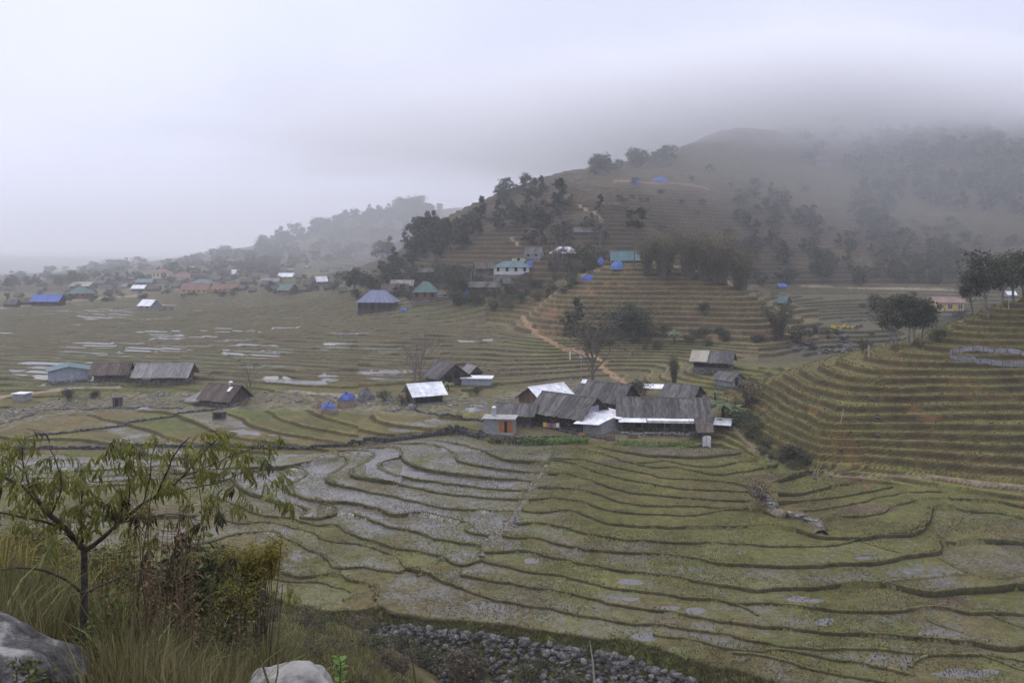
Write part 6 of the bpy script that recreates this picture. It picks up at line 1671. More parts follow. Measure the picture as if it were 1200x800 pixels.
stones(240, [(925,405,4),(950,408,6),(985,408,5),(1000,414,4),(980,390,8),(1010,370,6),(1040,360,5)], (.25,.8), 'grey stones of the side valley stream', 215, 400, 2)
stones(60, [(560,430,6),(600,432,8),(640,436,8),(680,438,6)], (.2,.6), 'few grey stones on the green meadow behind the farm', 200, 260, 3)
stones(60, [(610,590,3),(606,604,4),(590,622,4),(570,640,4)], (.1,.26), 'small pale stones along the footpath between the terraces', 90, 140, 4)
stones(40, [(590,612,3),(604,612,3),(612,610,2)], (.12,.28), 'heap of pale stones on the terrace footpath', 90, 140, 5, name='stone_heap')
stones(36, [(880,522,6),(930,552,3),(975,556,2),(1010,470,10),(1030,490,6)], (.15,.4), 'stones scattered below the spur path', 100, 190, 6)

scatter(70, [(300,291),(345,276),(400,261),(450,251),(480,245),(520,249),(505,258),(470,254),(400,270),(345,285),(310,298)], ['hill1','hill1','hill3','hill2'], (12,20), 'far ridge top tree', 'trees on the top of the misty far ridge', 'far_tree', 'tree', 900, 2400, 31, (.9, 1.4))
scatter(34, [(430,318),(455,292),(480,268),(505,258),(520,272),(490,310),(470,328)], ['tall1','hill1','hill2','hill3'], (14,28), 'ridge end tree', 'trees at the low end of the village ridge', 'ridge_tree', 'tree', 380, 640, 32)
# ------------------------------------------------------------------ foreground
from mathutils import noise as mnoise
M['boulder'] = mat_noise('lichen_boulder', (.030,.029,.027), (.27,.26,.245), 4.5, .93, 9, c3=(.085,.082,.077), bump=1.0, lo=.43, hi=.66, bumpd=.04)
M['twig'] = mat_noise('dark_twig', (.035,.028,.024), (.10,.08,.068), 12.0, .9, 5, bump=.4, bumpd=.01)
M['stalk'] = mat_noise('dry_stalk', (.055,.036,.022), (.15,.105,.062), 9.0, .9, 4, rand=.35, bump=.2, bumpd=.01)
M['leaf_near'] = mat_leaf('sapling_leaves', (.10,.105,.026), (.27,.27,.075), (.175,.18,.045), rough=.5, transl=.45)
M['leaf_near_dark'] = mat_leaf('withered_leaves', (.025,.022,.012), (.075,.065,.028), (.045,.042,.018), rough=.6, transl=.2)
M['leaf_yellow'] = mat_leaf('yellow_green_leaves', (.15,.13,.022), (.32,.27,.05), (.235,.20,.034), transl=.35)
M['leaf_rust'] = mat_leaf('rusty_leaves', (.07,.038,.022), (.17,.10,.055), (.11,.065,.038))
M['grass_dry'] = mat_leaf('dry_grass_blades', (.075,.066,.025), (.225,.185,.09), (.13,.115,.043), rough=.7, transl=.25)
fr = np.random.default_rng(5); fp = random.Random(5)

def pxp(px, py, Y): return Vector(((px-CX)/F*Y, Y, HC-Y*(py-HY)/F))

# rubble wall on the bank below the last paddy
top_e = np.array([(428,745),(450,736),(500,739),(560,745),(600,750),(640,757),(700,767),(740,776),(790,792),(812,801)], float)
rub = empty('rubble_wall', put(620, 775, 62, 100)); tag(rub, 'long grey rubble wall on the grassy bank at the bottom edge of the picture', 'wall')
def bank_pt(px, py):
    a = put(px, py, 62, 102); Yf = a.y
    zf = float(fgz(np.array([px]), np.array([Yf]))[0])
    return Vector((a.x, a.y, max(a.z, zf)))
shapes = []
for i in range(14):
    V = []; Fs = []
    stone_into(V, Fs, Vector((0,0,0)), fp.uniform(.8,1.2), fp.uniform(.7,1.0), fp.uniform(.5,.9), fp.uniform(0,3), fp)
    shapes.append(np_mesh('stone', np.array(V), np.array(Fs), M['stone']))
spots = []
for _ in range(1900):
    px = fp.uniform(428, 815); ty = float(np.interp(px, top_e[:,0], top_e[:,1]))
    bot = float(np.interp(px, [428, 520, 560, 820], [772, 800, 815, 830]))
    if bot <= ty: continue
    q = fp.random()**1.7
    spots.append((px, ty+(bot-ty)*q, (.10+.29*fp.random()**2.0)*(1.2 if q < .2 else 1)))
spots.sort(key=lambda s: -s[2])
Vs = []; Fsx = []
for i, (px, py, s) in enumerate(spots):
    p = bank_pt(px, py); p.z += s*.12+fp.uniform(-.08, .30)
    if i < 300:
        o = obj('stone', shapes[i % 14], rub)
        o.location = p-rub.location; o.scale = (s, s, s); o.rotation_euler = (fp.uniform(-.5,.5), fp.uniform(-.5,.5), fp.uniform(0,6.28))
    else:
        stone_into(Vs, Fsx, p, s, s*.85, s*.7, fp.uniform(0,3), fp)
_q = np.array([bank_pt(a, b)[:] for a, b in zip(fr.uniform(428, 830, 1500), fr.uniform(0, 1, 1500)) for a, b in ((a, float(np.interp(a, top_e[:,0], top_e[:,1]))-2+b**1.5*40),)])
tufts('rubble_weeds', _q, .42, .06, 'leaf_weed', 31, 3)
o = obj('small_stones', np_mesh('small_stones', np.array(Vs)-np.array(rub.location), np.array(Fsx), M['stone_dark']), rub); o['kind'] = 'stuff'

def boulder(px, py, Y, rx, ry, rz, seed, label, rot=0.0):
    bm = bmesh.new(); bmesh.ops.create_icosphere(bm, subdivisions=5, radius=1.0)
    for v in bm.verts:
        n = v.co.normalized()
        k = 1+.22*mnoise.noise(n*1.3+Vector((seed,0,0)))+.10*mnoise.noise(n*3.1+Vector((0,seed,0)))+.035*mnoise.noise(n*9+Vector((0,0,seed)))
        c = [math.copysign(abs(a)**.82, a)*k for a in n]
        v.co = Vector((c[0]*rx, c[1]*ry, c[2]*rz))
    me = bpy.data.meshes.new('boulder'); bm.to_mesh(me); bm.free()
    me.materials.append(M['boulder']); me.polygons.foreach_set('use_smooth', [True]*len(me.polygons))
    o = obj('boulder', me); o.location = pxp(px, py, Y); o.rotation_euler = (0, rot, .4)
    return tag(o, label, 'boulder')
boulder(-18, 828, 5.2, .52, .45, .49, 2.3, 'large pale lichen covered boulder in the bottom left corner', R(32))
M['boulder_pale'] = mat_noise('pale_boulder', (.06,.057,.05), (.29,.28,.255), 3.5, .93, 9, c3=(.22,.212,.195), bump=.8, lo=.34, hi=.58, bumpd=.03)
boulder(337, 820, 7.0, .36, .32, .24, 5.1, 'low pale boulder at the bottom edge beside the dry stalks', R(4)).data.materials[0] = M['boulder_pale']

# --- the near sapling
TY = 9.0
tree = empty('sapling', fg_pt(100, TY)); tag(tree, 'thin dark stemmed sapling with drooping yellow green leaves at the left', 'tree')
T0 = tree.location
def sk(name, pts, r0, r1, k=7):
    n = len(pts); P = [Vector((*pxp(p[0], p[1], TY+(p[2] if len(p) > 2 else 0)),))-T0 for p in pts]
    # subdivide smoothly
    Q = []
    for i in range(n-1):
        for s in range(4):
            t = s/4; a = P[max(i-1,0)]; b = P[i]; c = P[i+1]; d = P[min(i+2,n-1)]
            q = .5*((2*b)+(c-a)*t+(2*a-5*b+4*c-d)*t*t+(3*b-a-3*c+d)*t**3)
            Q.append(q+Vector((fp.uniform(-1,1),fp.uniform(-1,1),fp.uniform(-1,1)))*.004)
    Q.append(P[-1]); m = len(Q)
    mb = MB(); mb.tube([tuple(q) for q in Q], [r0+(r1-r0)*i/(m-1) for i in range(m)], k)
    mb.build(name, M['twig'], tree, smooth=True)
    return Q
SKE = []
SKE += sk('trunk', [(101,800),(100,784),(98,728),(99,672),(98,640)], .042, .030, 9)
for pts, r0, r1 in (([(98,642),(78,620,-.1),(56,600,-.2),(40,582,-.25),(16,564,-.3),(-14,552,-.35)], .032, .012),
    ([(77,619,-.1),(44,609,-.3),(0,600,-.5),(-20,597,-.5)], .014, .006),
    ([(99,646),(120,630,.1),(140,612,.2),(168,590,.25),(192,576,.3),(216,556,.3),(236,532,.35),(258,512,.4)], .026, .006),
    ([(182,582,.28),(196,552,.1),(206,530,0),(222,512,-.05)], .012, .005),
    ([(188,580,.3),(224,572,.45),(260,564,.55),(294,549,.6)], .012, .004),
    ([(97,634),(94,604,-.15),(96,576,-.2),(88,552,-.25)], .014, .005),
    ([(98,696),(72,676,-.2),(32,665,-.4),(-15,670,-.5)], .014, .007),
    ([(102,693),(132,680,.2),(168,666,.4),(232,654,.6)], .014, .004),
    ([(102,732),(140,718,.2),(162,709,.35)], .010, .005),
    ([(140,612,.2),(170,606,.0),(205,602,-.1),(236,610,-.2)], .009, .003),
    ([(60,602,-.2),(72,572,-.3),(66,540,-.35),(58,526,-.4)], .010, .004),
    ([(40,582,-.25),(30,556,-.3),(26,526,-.35),(30,512,-.35)], .010, .004),
    ([(206,562,.3),(240,548,.4),(276,532,.5),(312,520,.6)], .008, .003),
    ([(150,604,.2),(152,570,.1),(146,540,.05),(140,522,0)], .009, .003),
    ([(168,590,.25),(176,556,.2),(178,534,.15),(184,518,.1)], .008, .003),
    ([(232,654,.6),(262,664,.7),(284,660,.75)], .005, .002)):
    SKE += sk('branch', pts, r0, r1)
def leaf_mesh(seed, mat):
    r = random.Random(seed); mb = MB()
    L = r.uniform(.10, .16); d = Vector((1, 0, -.25)).normalized()
    rp = [d*L*t+Vector((0,0,-.10*L*t*t*4*.3)) for t in (0,.35,.7,1)]
    mb.tube([tuple(q) for q in rp], [.003,.0025,.002,.001], 3)
    n = r.randint(5, 8)
    for i in range(n):
        t = .25+.75*i/(n-1); b = d*L*t; b.z -= .03*t
        side = -1 if i % 2 else 1
        ln = r.uniform(.085, .15)*(1-.2*t)
        dd = Vector((r.uniform(.05,.45), side*r.uniform(.1,.55), -1.0)).normalized()
        w = dd.cross(Vector((1, side*.3, .1))).normalized(); wv = ln*.105
        fold = w.cross(dd).normalized()*wv*.5
        cpts = []
        for s in range(4):
            u = s/3; c = b+dd*ln*u+Vector((.02,side*.02,.0))*math.sin(u*3)*.6
            ww = wv*(.25, 1.0, .8, .05)[s]
            cpts.append((c-w*ww+fold*(ww/wv), c, c+w*ww+fold*(ww/wv)))
        for s in range(3):
            a, b2, c = cpts[s]; a2, b3, c2 = cpts[s+1]
            mb.quad(tuple(a), tuple(b2), tuple(b3), tuple(a2)); mb.quad(tuple(b2), tuple(c), tuple(c2), tuple(b3))
    return mb.mesh('leaf', M[mat])
LM = [leaf_mesh(i, 'leaf_near') for i in range(7)]; LD = [leaf_mesh(20+i, 'leaf_near_dark') for i in range(3)]
clusters = [(24,518),(34,514),(12,540),(60,540),(52,548),(132,520),(142,522),(152,526),(162,530),(150,536),(182,518),(190,520),(245,510),(254,508),(264,514),(272,526),(262,522),(304,518),(312,520),(236,552),(240,546),(252,560),(276,574),(288,594),(296,560),(318,564),(326,560),(334,582),
 (140,592),(146,596),(156,600),(108,592),(104,598),(112,588),(72,560),(66,556),(80,566),(8,545),(4,536),(18,560),(48,596),(54,588),(92,564),(88,556),(98,572),(120,600),(196,566),(204,570),(210,566),(224,598),(220,606),(236,622),(204,628),(168,566),(176,560),(160,548),(128,572),(134,580),(60,576),(40,566),(28,572),(6,572),(80,600),(90,610),(116,618),(150,620),(166,612),(186,604),(250,586),(258,600),(214,640),(232,656),(260,664),(276,660),(176,640),(60,620),(30,610),(10,600),(64,632),(36,584),(100,548),(110,556),(228,532),(220,540),(210,528),(198,540),(238,528),(286,540),(270,548),(300,534),(250,538),(70,530),(44,530),(122,540),(112,574),(180,588),(230,580)]
tw = MB(); k = 0
for i, (cx_, cy_) in enumerate(clusters):
    dY = np.interp(cx_, [0, 100, 200, 300], [-.35, -.1, .3, .6])+fp.uniform(-.35, .35)
    c = pxp(cx_, cy_-6, TY+dY)-T0
    near = min(SKE, key=lambda q: (q-c).length_squared)
    mid = (near+c)/2+Vector((fp.uniform(-.03,.03), fp.uniform(-.03,.03), .03))
    tw.tube([tuple(near), tuple(mid), tuple(c)], [.0045, .0035, .002], 4)
    n = 3 if i % 3 else 4
    for j in range(n):
        if k >= 300: break
        dark = fp.random() < (.7 if (cy_ > 598 and cx_ > 150) else .08)
        o = obj('leaf', fp.choice(LD if dark else LM), tree)
        o.location = c+Vector((fp.gauss(0,.045), fp.gauss(0,.06), fp.gauss(0,.03)))
        s = fp.uniform(.85, 1.3); o.scale = (s, s, s); o.rotation_euler = (fp.gauss(0,.2), fp.gauss(0,.35), fp.uniform(0,6.28)); k += 1
LV = [(np.array([v.co[:] for v in m.vertices]), np.array([list(p.vertices) for p in m.polygons if len(p.vertices) == 4])) for m in LM+LD]
VV = []; FF = []; nv = 0
for i, (cx_, cy_) in enumerate(clusters*2):
    if i % 5 > 2: continue
    dY = np.interp(cx_, [0, 100, 200, 300], [-.35, -.1, .3, .6])+fp.uniform(-.35, .35)
    c = pxp(cx_+fp.gauss(0, 8), cy_+fp.gauss(0, 6), TY+dY)-T0
    v, f = LV[fp.randrange(len(LM))]
    mt = Matrix.Rotation(fp.uniform(0, 6.28), 3, 'Z') @ Matrix.Rotation(fp.gauss(0, .35), 3, 'Y') @ Matrix.Scale(fp.uniform(.7, 1.15), 3)
    VV.append(v @ np.array(mt).T + np.array(c)); FF.append(f+nv); nv += len(v)
_t = obj('leaves', np_mesh('leaves', np.concatenate(VV), np.concatenate(FF), M['leaf_near']), tree); _t['kind'] = 'stuff'
_t = tw.build('twigs', M['twig'], tree); _t['kind'] = 'stuff'

# --- grass: one mass of blades, in tufts
def grass(name, n, pxr, Yr, length, width, mat, keep=None, seed=0, bend=.55, tuft=14):
    rg = np.random.default_rng(seed); m = n//tuft
    px = rg.uniform(*pxr, m); Y = np.exp(rg.uniform(math.log(Yr[0]), math.log(Yr[1]), m))
    if keep is not None:
        k_ = keep(px, Y); px, Y = px[k_], Y[k_]
    px = np.repeat(px, tuft); Y = np.repeat(Y, tuft); n = len(px)
    sp = .035+.004*Y
    Y = Y+rg.normal(size=n)*sp*1.3; px = px+rg.normal(size=n)*sp*F/Y
    Y = np.maximum(Y, 1.5)
    z = fgz(px, Y); x = (px-CX)/F*Y
    L = rg.uniform(*length, n)*(.6+.8*fbm(x*.8, Y*.8, 2)); w = rg.uniform(*width, n)*(1+np.clip(Y-8, 0, 60)*.045)
    a = rg.uniform(0, 6.28, n); b = rg.uniform(.1, 1.0, n)*bend
    dx, dy = np.cos(a), np.sin(a); wx, wy = -dy*w, dx*w
    V = np.zeros((n, 7, 3)); 
    for j, t in enumerate((0, .4, .75)):
        hx = b*L*t**1.8; hz = L*(t-.35*b*t**2.2)
        ww = (1, .85, .5)[j]
        V[:, 2*j] = np.stack([x+dx*hx-wx*ww, Y+dy*hx-wy*ww, z-.03+hz], 1); V[:, 2*j+1] = np.stack([x+dx*hx+wx*ww, Y+dy*hx+wy*ww, z-.03+hz], 1)
    hx = b*L*1.05; V[:, 6] = np.stack([x+dx*hx, Y+dy*hx, z+L*(1-.42*b)], 1)
    base = (np.arange(n)*7)[:, None]
    q = np.concatenate([base+np.array([[0,1,3]]), base+np.array([[0,3,2]]), base+np.array([[2,3,5]]), base+np.array([[2,5,4]]), base+np.array([[4,5,6]])], 0)
    return tag(obj(name, np_mesh(name, V.reshape(-1, 3), q, M[mat])), kind='stuff')
def clear(px, Y): 
    return ~(((px > 62) & (px < 132) & (Y < 9.2) & (Y > 5.4))) & ~(((px < 112) & (Y < 6.0)) | ((px > 270) & (px < 405) & (Y < 7.8))) & (Y < np.interp(px, [0, 250, 330, 420, 520], [40, 34, 26, 22, 16]))
grass('dry_grass', 42000, (-60, 330), (4.6, 36), (.35, .85), (.0035, .008), 'grass_dry', clear, 1)
grass('dry_grass', 9000, (300, 560), (5.5, 30), (.2, .45), (.0035, .008), 'grass_dry', clear, 2)
grass('tall_reed_grass', 3000, (-60, 260), (10.5, 30), (.5, 1.25), (.006, .011), 'leaf_yellow', clear, 8, bend=.9, tuft=7)
grass('tall_reed_grass', 4500, (-60, 260), (10.5, 30), (.5, 1.3), (.005, .010), 'grass_dry', clear, 9, bend=.9, tuft=9)
grass('slope_grass', 16000, (150, 600), (18, 88), (.25, .6), (.006, .012), 'grass_dry', lambda px, Y: Y < np.interp(px, [150, 300, 430, 520, 600], [60, 88, 84, 60, 40]), 10)
grass('slope_weeds', 9000, (150, 600), (18, 88), (.2, .5), (.01, .02), 'leaf_weed', lambda px, Y: Y < np.interp(px, [150, 300, 430, 520, 600], [60, 88, 84, 60, 40]), 11, bend=.9)
grass('green_weeds', 12000, (-40, 420), (5.5, 34), (.15, .4), (.006, .014), 'leaf_weed', clear, 3, bend=.9)
grass('broad_grass', 1400, (-20, 330), (6.2, 16), (.6, 1.05), (.008, .015), 'leaf_weed', clear, 4, bend=.9, tuft=7)

# --- dry stalks standing in front of and behind the sapling
def stalk_mesh(seed):
    r = random.Random(seed); mb = MB(); P = []
    lx, ly = r.gauss(0, .05), r.gauss(0, .05)
    for i in range(6):
        t = i/5; P.append((lx*t*t+r.gauss(0,.006), ly*t*t+r.gauss(0,.006), t-.02))
    mb.tube(P, [.0062-.0045*i/5 for i in range(6)], 5)
    lb = MB()
    for i in range(r.randint(4, 9)):
        t = r.uniform(.25, 1); q = Vector((lx*t*t, ly*t*t, t)); a = r.uniform(0, 6.28)
        d = Vector((math.cos(a), math.sin(a), r.uniform(-.5,.7))).normalized(); ln = r.uniform(.03,.09)
        mb.tube([tuple(q), tuple(q+d*ln)], [.0022,.001], 3)
        w = d.cross(Vector((0,0,1))).normalized()*ln*.18
        e = q+d*ln
        for s in range(2):
            e2 = e+Vector((r.gauss(0,.02), r.gauss(0,.02), r.gauss(-.02,.02)))
            w2 = w*.55; lb.quad(tuple(e2-w2), tuple(e2+d*ln*.22+Vector((0,0,-.012))), tuple(e2+w2), tuple(e2-d*ln*.2))
    return mb.mesh('dry_stalk', M['stalk']), lb.mesh('withered_leaves', M['leaf_rust'])
SM = [stalk_mesh(i) for i in range(6)]
def stalk(px, Y, h, label, group=None, lean=0, v=None):
    sm = SM[v if v is not None else fp.randrange(6)]
    if label == 'STK':
        label = '%s dry stalk %s in the %s of the bunch, %s side' % ('tall' if h > 1.4 else ('middling' if h > 1.05 else 'short'), 'leaning right' if lean > .03 else ('leaning left' if lean < -.03 else 'standing upright'), 'back' if Y > 8 else 'front', 'left' if px < 170 else ('right' if px > 195 else 'middle'))
    elif label == 'STT':
        label = '%s thin dry stalk %s %s' % ('tall' if h > 1.15 else 'short', 'leaning right' if lean > .03 else ('leaning left' if lean < -.03 else 'standing upright'), 'among the weeds near the feathery bush' if px < 290 else 'close left of the dark young stem')
    o = obj('dry_stalk', sm[0]); o.location = fg_pt(px, Y); o.scale = (h*.9, h*.9, h); o.rotation_euler = (lean*.3, lean, fp.uniform(-.5,.5))
    tag(o, label, 'stalk', group); obj('withered_leaves', sm[1], o)
    return o
for i in range(46):
    px = fp.gauss(182, 26); Y = fp.uniform(6.4, 9.5)
    stalk(px, Y, fp.uniform(.9, 1.95)*(1.0 if 150 < px < 215 else .75), 'STK', 'dry stalks bunched right of the sapling', fp.gauss(0, .05))
for i in range(14):
    stalk(fp.uniform(215, 320), fp.uniform(9, 14), fp.uniform(.8, 1.5), 'STT', 'thin dry stalks left of the dark young stem', fp.gauss(0, .07))
stalk(694, 9.0, .0001+1.0*(fgz(np.array([694]), np.array([9.0]))[0]*0+1), 'x')
_o = COL.objects[-1].parent or COL.objects[-1]
for _c in list(_o.children): bpy.data.objects.remove(_c)
bpy.data.objects.remove(_o)
def reed(px0, py0, px1, py1, Y, r, label, mat='stalk'):
    """a single long stem whose foot is on the slope below the frame"""
    a, b = pxp(px0, py0, Y), pxp(px1, py1, Y+.1)
    g = fg_pt(px0, Y); mb = MB()
    o = empty('dry_stalk', g); tag(o, label, 'stalk')
    mb.tube([(0,0,-.05), tuple(a-g), tuple((a+b)/2-g+Vector((.01,0,0))), tuple(b-g)], [r*1.1, r, r*.8, r*.4], 5); mb.build('stem', M[mat], o)
    return o, b-g
reed(697, 805, 691, 750, 9.0, .012, 'pale dry stalk rising alone before the rubble wall', 'roof_tan')
reed(320, 800, 331, 684, 8.0, .012, 'dark young stem with drooping leaves at its tip, right of the sapling')[0]
st = [o for o in COL.objects if o.get('label', '').startswith('dark young stem')][0]
for (dx, dy) in ((6,2),(14,6),(-4,4),(20,12),(9,14),(2,-4)):
    o = obj('leaf', fp.choice(LM), st); o.location = pxp(331+dx, 684+dy, 8.0+fp.uniform(-.1,.1))-st.location; o.rotation_euler = (0, fp.gauss(0,.3), fp.uniform(0,6.28)); o.scale = (.8,.8,.8)
reed(316, 805, 296, 752, 6.5, .010, 'short dark bent twig left of the low boulder')
reed(322, 805, 326, 770, 6.6, .008, 'thin dark twig standing on the low boulder')
reed(488, 805, 477, 748, 8.0, .008, 'dark twig with a yellow tip before the rubble wall')
reed(545, 806, 548, 776, 8.5, .006, 'short dry stem at the bottom edge before the rubble wall')
# leafy sprig at the bottom
o = empty('leafy_sprig', pxp(398, 806, 6.0)); tag(o, 'bright yellow green leafy sprig right of the low boulder', 'sprig')
mb = MB(); mb.tube([(0,0,-.35),(0,0,.02),(.01,0,.2)], [.006,.005,.002], 5); mb.build('stem', M['twig'], o)
for i in range(13):
    lb = MB(); a = i*2.4; t = .02+.17*i/12; ln = fp.uniform(.05,.08)
    d = Vector((math.cos(a), math.sin(a), fp.uniform(.1,.8))).normalized(); w = d.cross(Vector((0,0,1))).normalized()*ln*.36
    b = Vector((.005,0,t)); u = Vector((0,0,.012))
    lb.quad(tuple(b), tuple(b+d*ln*.5-w+u), tuple(b+d*ln), tuple(b+d*ln*.45)); lb.quad(tuple(b), tuple(b+d*ln*.45), tuple(b+d*ln), tuple(b+d*ln*.5+w+u))
    lb.build('leaf', M['leaf_bright'], o)

# --- bushes of the slope
def near_bush(name, label, px, py, Y, wpx, hpx, n, lsize, mats, seed, asp=.35, droop=.3, cat='bush', nst=16, group=None):
    """an airy bush: arching stems with leaves strung along them; (px, py) is its crown centre"""
    rg = np.random.default_rng(seed); kx = Y/F
    g = fg_pt(px, Y); o = empty(name, g); tag(o, label, cat, group)
    c = pxp(px, py, Y)-g
    mb = MB(); C = []
    for i in range(nst):
        u = rg.normal(size=3); u /= np.linalg.norm(u); q = rg.uniform(.3, 1)
        tip = np.array(c)+u*np.array([wpx*kx*.5, wpx*kx*.5, hpx*kx*.5])*q
        mid = tip*np.array([.45,.45,.72])+rg.normal(size=3)*.03
        P = [(rg.normal()*.05, rg.normal()*.05, -.05), tuple(mid), tuple(tip)]
        mb.tube(P, [.008, .005, .002], 4)
        t = rg.random(n//nst)*.75+.3; Pm, Pt = np.array(mid), np.array(tip)
        p = Pm[None]*(1-t[:, None])+Pt[None]*t[:, None]+rg.normal(size=(len(t), 3))*np.array([wpx*kx*.085, wpx*kx*.085, hpx*kx*.10]); C.append(p)
    mb.build('stems', M['twig'], o)
    C = np.concatenate(C); rg.shuffle(C); parts = np.array_split(C, len(mats))
    for mt, pc in zip(mats, parts):
        V, Fc = leaf_quads(pc, np.full(len(pc), lsize), asp, droop, rg); obj('foliage', np_mesh('foliage', V, Fc, M[mt]), o)
    return o
near_bush('feathery_bush', 'bright feathery yellow green bush behind the dry stalks, nodding to the right', 306, 644, 13.5, 62, 26, 4200, .06, ['leaf_yellow'], 1, .26, .6, nst=26)
near_bush('feathery_bush', 'feathery yellow bush just left of the nodding one', 262, 656, 13.2, 64, 34, 4200, .06, ['leaf_yellow','leaf_yellow','leaf_weed'], 12, .26, .6, nst=24)
near_bush('feathery_bush', 'lower yellow green bush below the nodding one', 282, 690, 13.0, 90, 46, 3200, .06, ['leaf_weed','leaf_yellow','leaf_mid'], 13, .3, .5, nst=26)
near_bush('feathery_bush', 'lower dim yellow bush left of the feathery bright one', 232, 700, 12.5, 84, 70, 3000, .06, ['leaf_weed','leaf_mid','leaf_yellow'], 2, .3, .4, nst=26)
near_bush('feathery_bush', 'thin tall yellowish shrub between the sapling and the stalks', 140, 660, 12.0, 50, 90, 1500, .06, ['leaf_yellow','leaf_weed'], 14, .26, .4, nst=22)
near_bush('leafy_bush', 'dark leafy bush tangled in the dry stalks', 210, 672, 11, 100, 90, 2600, .075, ['leaf_weed','leaf_mid','leaf_near_dark'], 3, .5, .15, nst=26)
near_bush('leafy_bush', 'leafy weeds with oval leaves under the sapling', 150, 735, 8.2, 120, 90, 1300, .05, ['leaf_weed','leaf_weed','leaf_near'], 4, .55, .1, nst=24)
near_bush('leafy_bush', 'green bush at the left edge under the sapling branches', 20, 668, 13, 120, 70, 3000, .07, ['leaf_weed','leaf_yellow','leaf_mid'], 5, .3, .3, nst=26)
near_bush('leafy_bush', 'yellowish weeds at the left edge behind the boulder', 40, 640, 16, 130, 60, 3600, .075, ['leaf_yellow','leaf_weed','leaf_rust'], 8, .3, .3, nst=30)
near_bush('leafy_bush', 'olive bush behind the stem of the sapling', 112, 672, 15, 120, 70, 3400, .08, ['leaf_weed','leaf_mid','leaf_yellow'], 9, .35, .3, nst=30)
near_bush('leafy_bush', 'rusty undergrowth low behind the sapling', 90, 710, 11, 150, 60, 2200, .06, ['leaf_rust','leaf_weed'], 10, .4, .2, nst=30)
near_bush('leafy_bush', 'small leaved weeds growing over the pale boulder in the corner', 30, 790, 4.7, 70, 50, 320, .03, ['leaf_weed','leaf_mid'], 6, .6, .1, nst=10)
near_bush('leafy_bush', 'grey green weeds right of the sapling stem', 250, 748, 9.5, 110, 60, 1300, .05, ['leaf_weed','leaf_rust','leaf_mid'], 7, .5, .1, nst=20)
for i in range(64):
    px = fp.uniform(235, 560); Y = math.exp(fp.uniform(math.log(14), math.log(84)))
    if px > 430 and Y > 70: px = fp.uniform(300, 430)
    if px > 480: Y = min(Y, 40)
    kd = fp.choice(['bush2','bush3','bush4','bush4','bush1'])
    plant(kd, 'slope_bush', px, 0, fp.uniform(14, 30)*(1 if Y > 25 else 1.3)*.8, near_label({'bush1':'dark green','bush2':'green','bush3':'olive','bush4':'rusty brown'}[kd]+' weed bush', px, float(fg_row(np.array([px]), np.array([Y]))[0])), 'weed bushes on the slope below the paddies', 'bush', pos=fg_pt(px, Y), wide=1.2)
for i, (px, py, hp) in enumerate(((545,806,46),(556,792,30),(620,806,26),(665,812,24),(500,790,26),(470,786,24),(632,790,16),(438,760,18))):
    p = bank_pt(px, min(py, 812))
    plant('bush4' if i < 2 else ('bush3' if i % 2 else 'bush2'), 'slope_bush', px, py, hp, ('rusty brown bush growing over the middle of the rubble wall','smaller rusty bush behind the rusty one on the rubble wall','olive weed at the bottom edge of the rubble wall','green weed low on the right part of the rubble wall','weed bush at the left foot of the rubble wall','olive bush covering the left end of the rubble wall','small green tuft among the rubble stones','weed bush above the left tip of the rubble wall')[i], None, 'bush', pos=p)

# dead leaves and stems lying in the grass
_n = 5200
_px = fr.uniform(-60, 420, _n); _Y = np.exp(fr.uniform(math.log(4.8), math.log(26), _n))
_P = np.stack([(_px-CX)/F*_Y, _Y, fgz(_px, _Y)+fr.uniform(.02, .4, _n)*np.clip(_Y/9, .6, 1.4)], 1)
V_, F_ = leaf_quads(_P, np.full(_n, .075), .3, .1, fr)
tag(obj('leaf_litter', np_mesh('leaf_litter', V_, F_, M['leaf_rust'])), kind='stuff')
for i in range(26):
    px = fp.uniform(100, 330); Y = fp.uniform(6.6, 12)
    stalk(px, Y, fp.uniform(.7, 1.9), 'STT' if px > 225 else 'STK', 'dry stalks bunched right of the sapling' if px <= 225 else 'thin dry stalks left of the dark young stem', fp.gauss(0, .12))
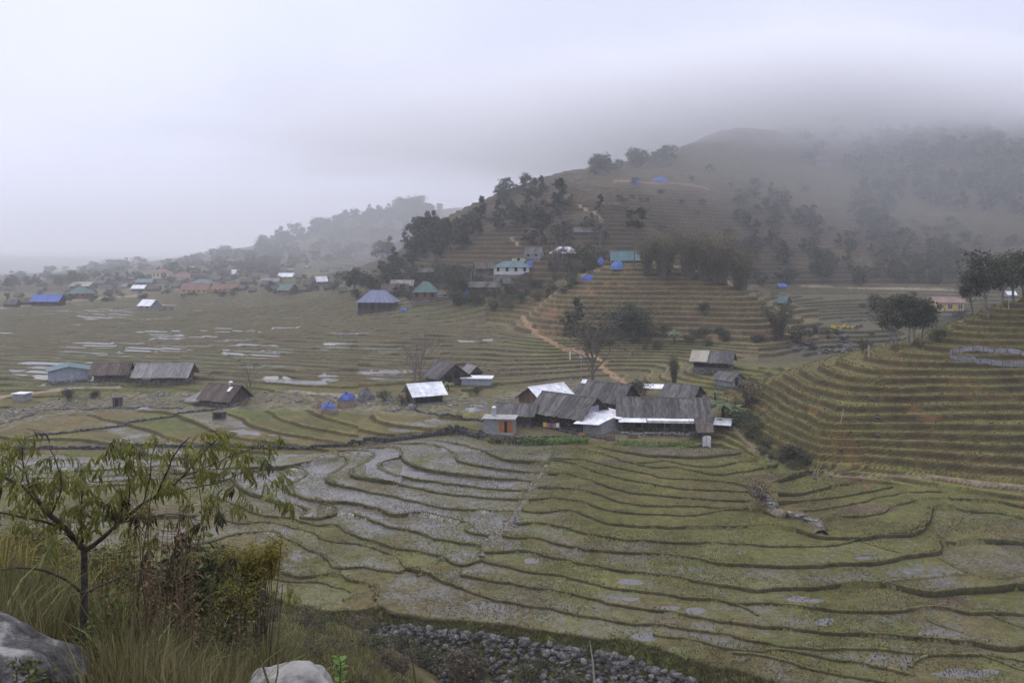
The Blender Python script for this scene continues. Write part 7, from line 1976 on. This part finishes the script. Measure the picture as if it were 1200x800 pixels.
# ------------------------------------------------------------------ air
def vol_mat(name, dens, colr=(0.95, 0.97, 1.0), aniso=0.2):
    m = bpy.data.materials.new(name); m.use_nodes = True
    nt = m.node_tree; nt.nodes.clear()
    pv = nt.nodes.new('ShaderNodeVolumePrincipled'); out = nt.nodes.new('ShaderNodeOutputMaterial')
    pv.inputs['Color'].default_value = (*colr, 1); pv.inputs['Density'].default_value = dens
    pv.inputs['Anisotropy'].default_value = aniso
    nt.links.new(pv.outputs[0], out.inputs['Volume'])
    return m
zmin = float(Z.min()); zmax = float(Z.max())
hb = MB(); hb.box(-11000, 11000, -300, 12000, min(zmin, -13)-1.0, zmax+35)
haze = hb.build('haze', vol_mat('haze_air', 0.00027))
tag(haze, kind='stuff')
print('Z range', zmin, zmax, 'verts', NR, NC, NR*NC)

# ---- cloud lying on the mountain: thickens towards its middle, ragged towards its rim
def cloud_body(cx, cy, cz, rx, ry, rz, dens, name='low_cloud'):
    bm = bmesh.new()
    bmesh.ops.create_icosphere(bm, subdivisions=4, radius=1.0)
    me = bpy.data.meshes.new(name); bm.to_mesh(me); bm.free()
    m = vol_mat('cloud_air', dens, (0.99, 0.993, 1.0), 0.0)
    n, l = m.node_tree.nodes, m.node_tree.links
    pv = n['Principled Volume']
    tcn = n.new('ShaderNodeTexCoord'); ln = n.new('ShaderNodeVectorMath'); ln.operation = 'LENGTH'
    l.new(tcn.outputs['Object'], ln.inputs[0])
    nt = n.new('ShaderNodeTexNoise'); nt.inputs['Scale'].default_value = 3.4; nt.inputs['Detail'].default_value = 3
    mp = n.new('ShaderNodeMapping'); mp.inputs['Scale'].default_value = (1.6, 1.0, .8)
    l.new(tcn.outputs['Object'], mp.inputs[0]); l.new(mp.outputs[0], nt.inputs['Vector'])
    ma = n.new('ShaderNodeMath'); ma.operation = 'MULTIPLY_ADD'; ma.inputs[1].default_value = 0.55
    l.new(nt.outputs['Fac'], ma.inputs[0]); l.new(ln.outputs['Value'], ma.inputs[2])
    mr = n.new('ShaderNodeMapRange'); mr.interpolation_type = 'SMOOTHSTEP'
    mr.inputs[1].default_value = 1.1; mr.inputs[2].default_value = 0.45; mr.inputs[3].default_value = 0.0; mr.inputs[4].default_value = dens
    l.new(ma.outputs[0], mr.inputs[0]); l.new(mr.outputs[0], pv.inputs['Density'])
    me.materials.append(m)
    o = obj(name, me); o.location = (cx, cy, cz); o.scale = (rx, ry, rz)
    return tag(o, kind='stuff')
cloud_body(350, 860, 146, 900, 430, 84, 0.026)
cloud_body(215, 690, 158, 330, 190, 66, 0.016)
cloud_body(260, 640, 70, 1000, 330, 190, 0.0019)
cloud_body(-520, 1500, 60, 1150, 1050, 190, 0.0006)
S.cycles.volume_step_rate = 1.0
S.cycles.volume_max_steps = 96
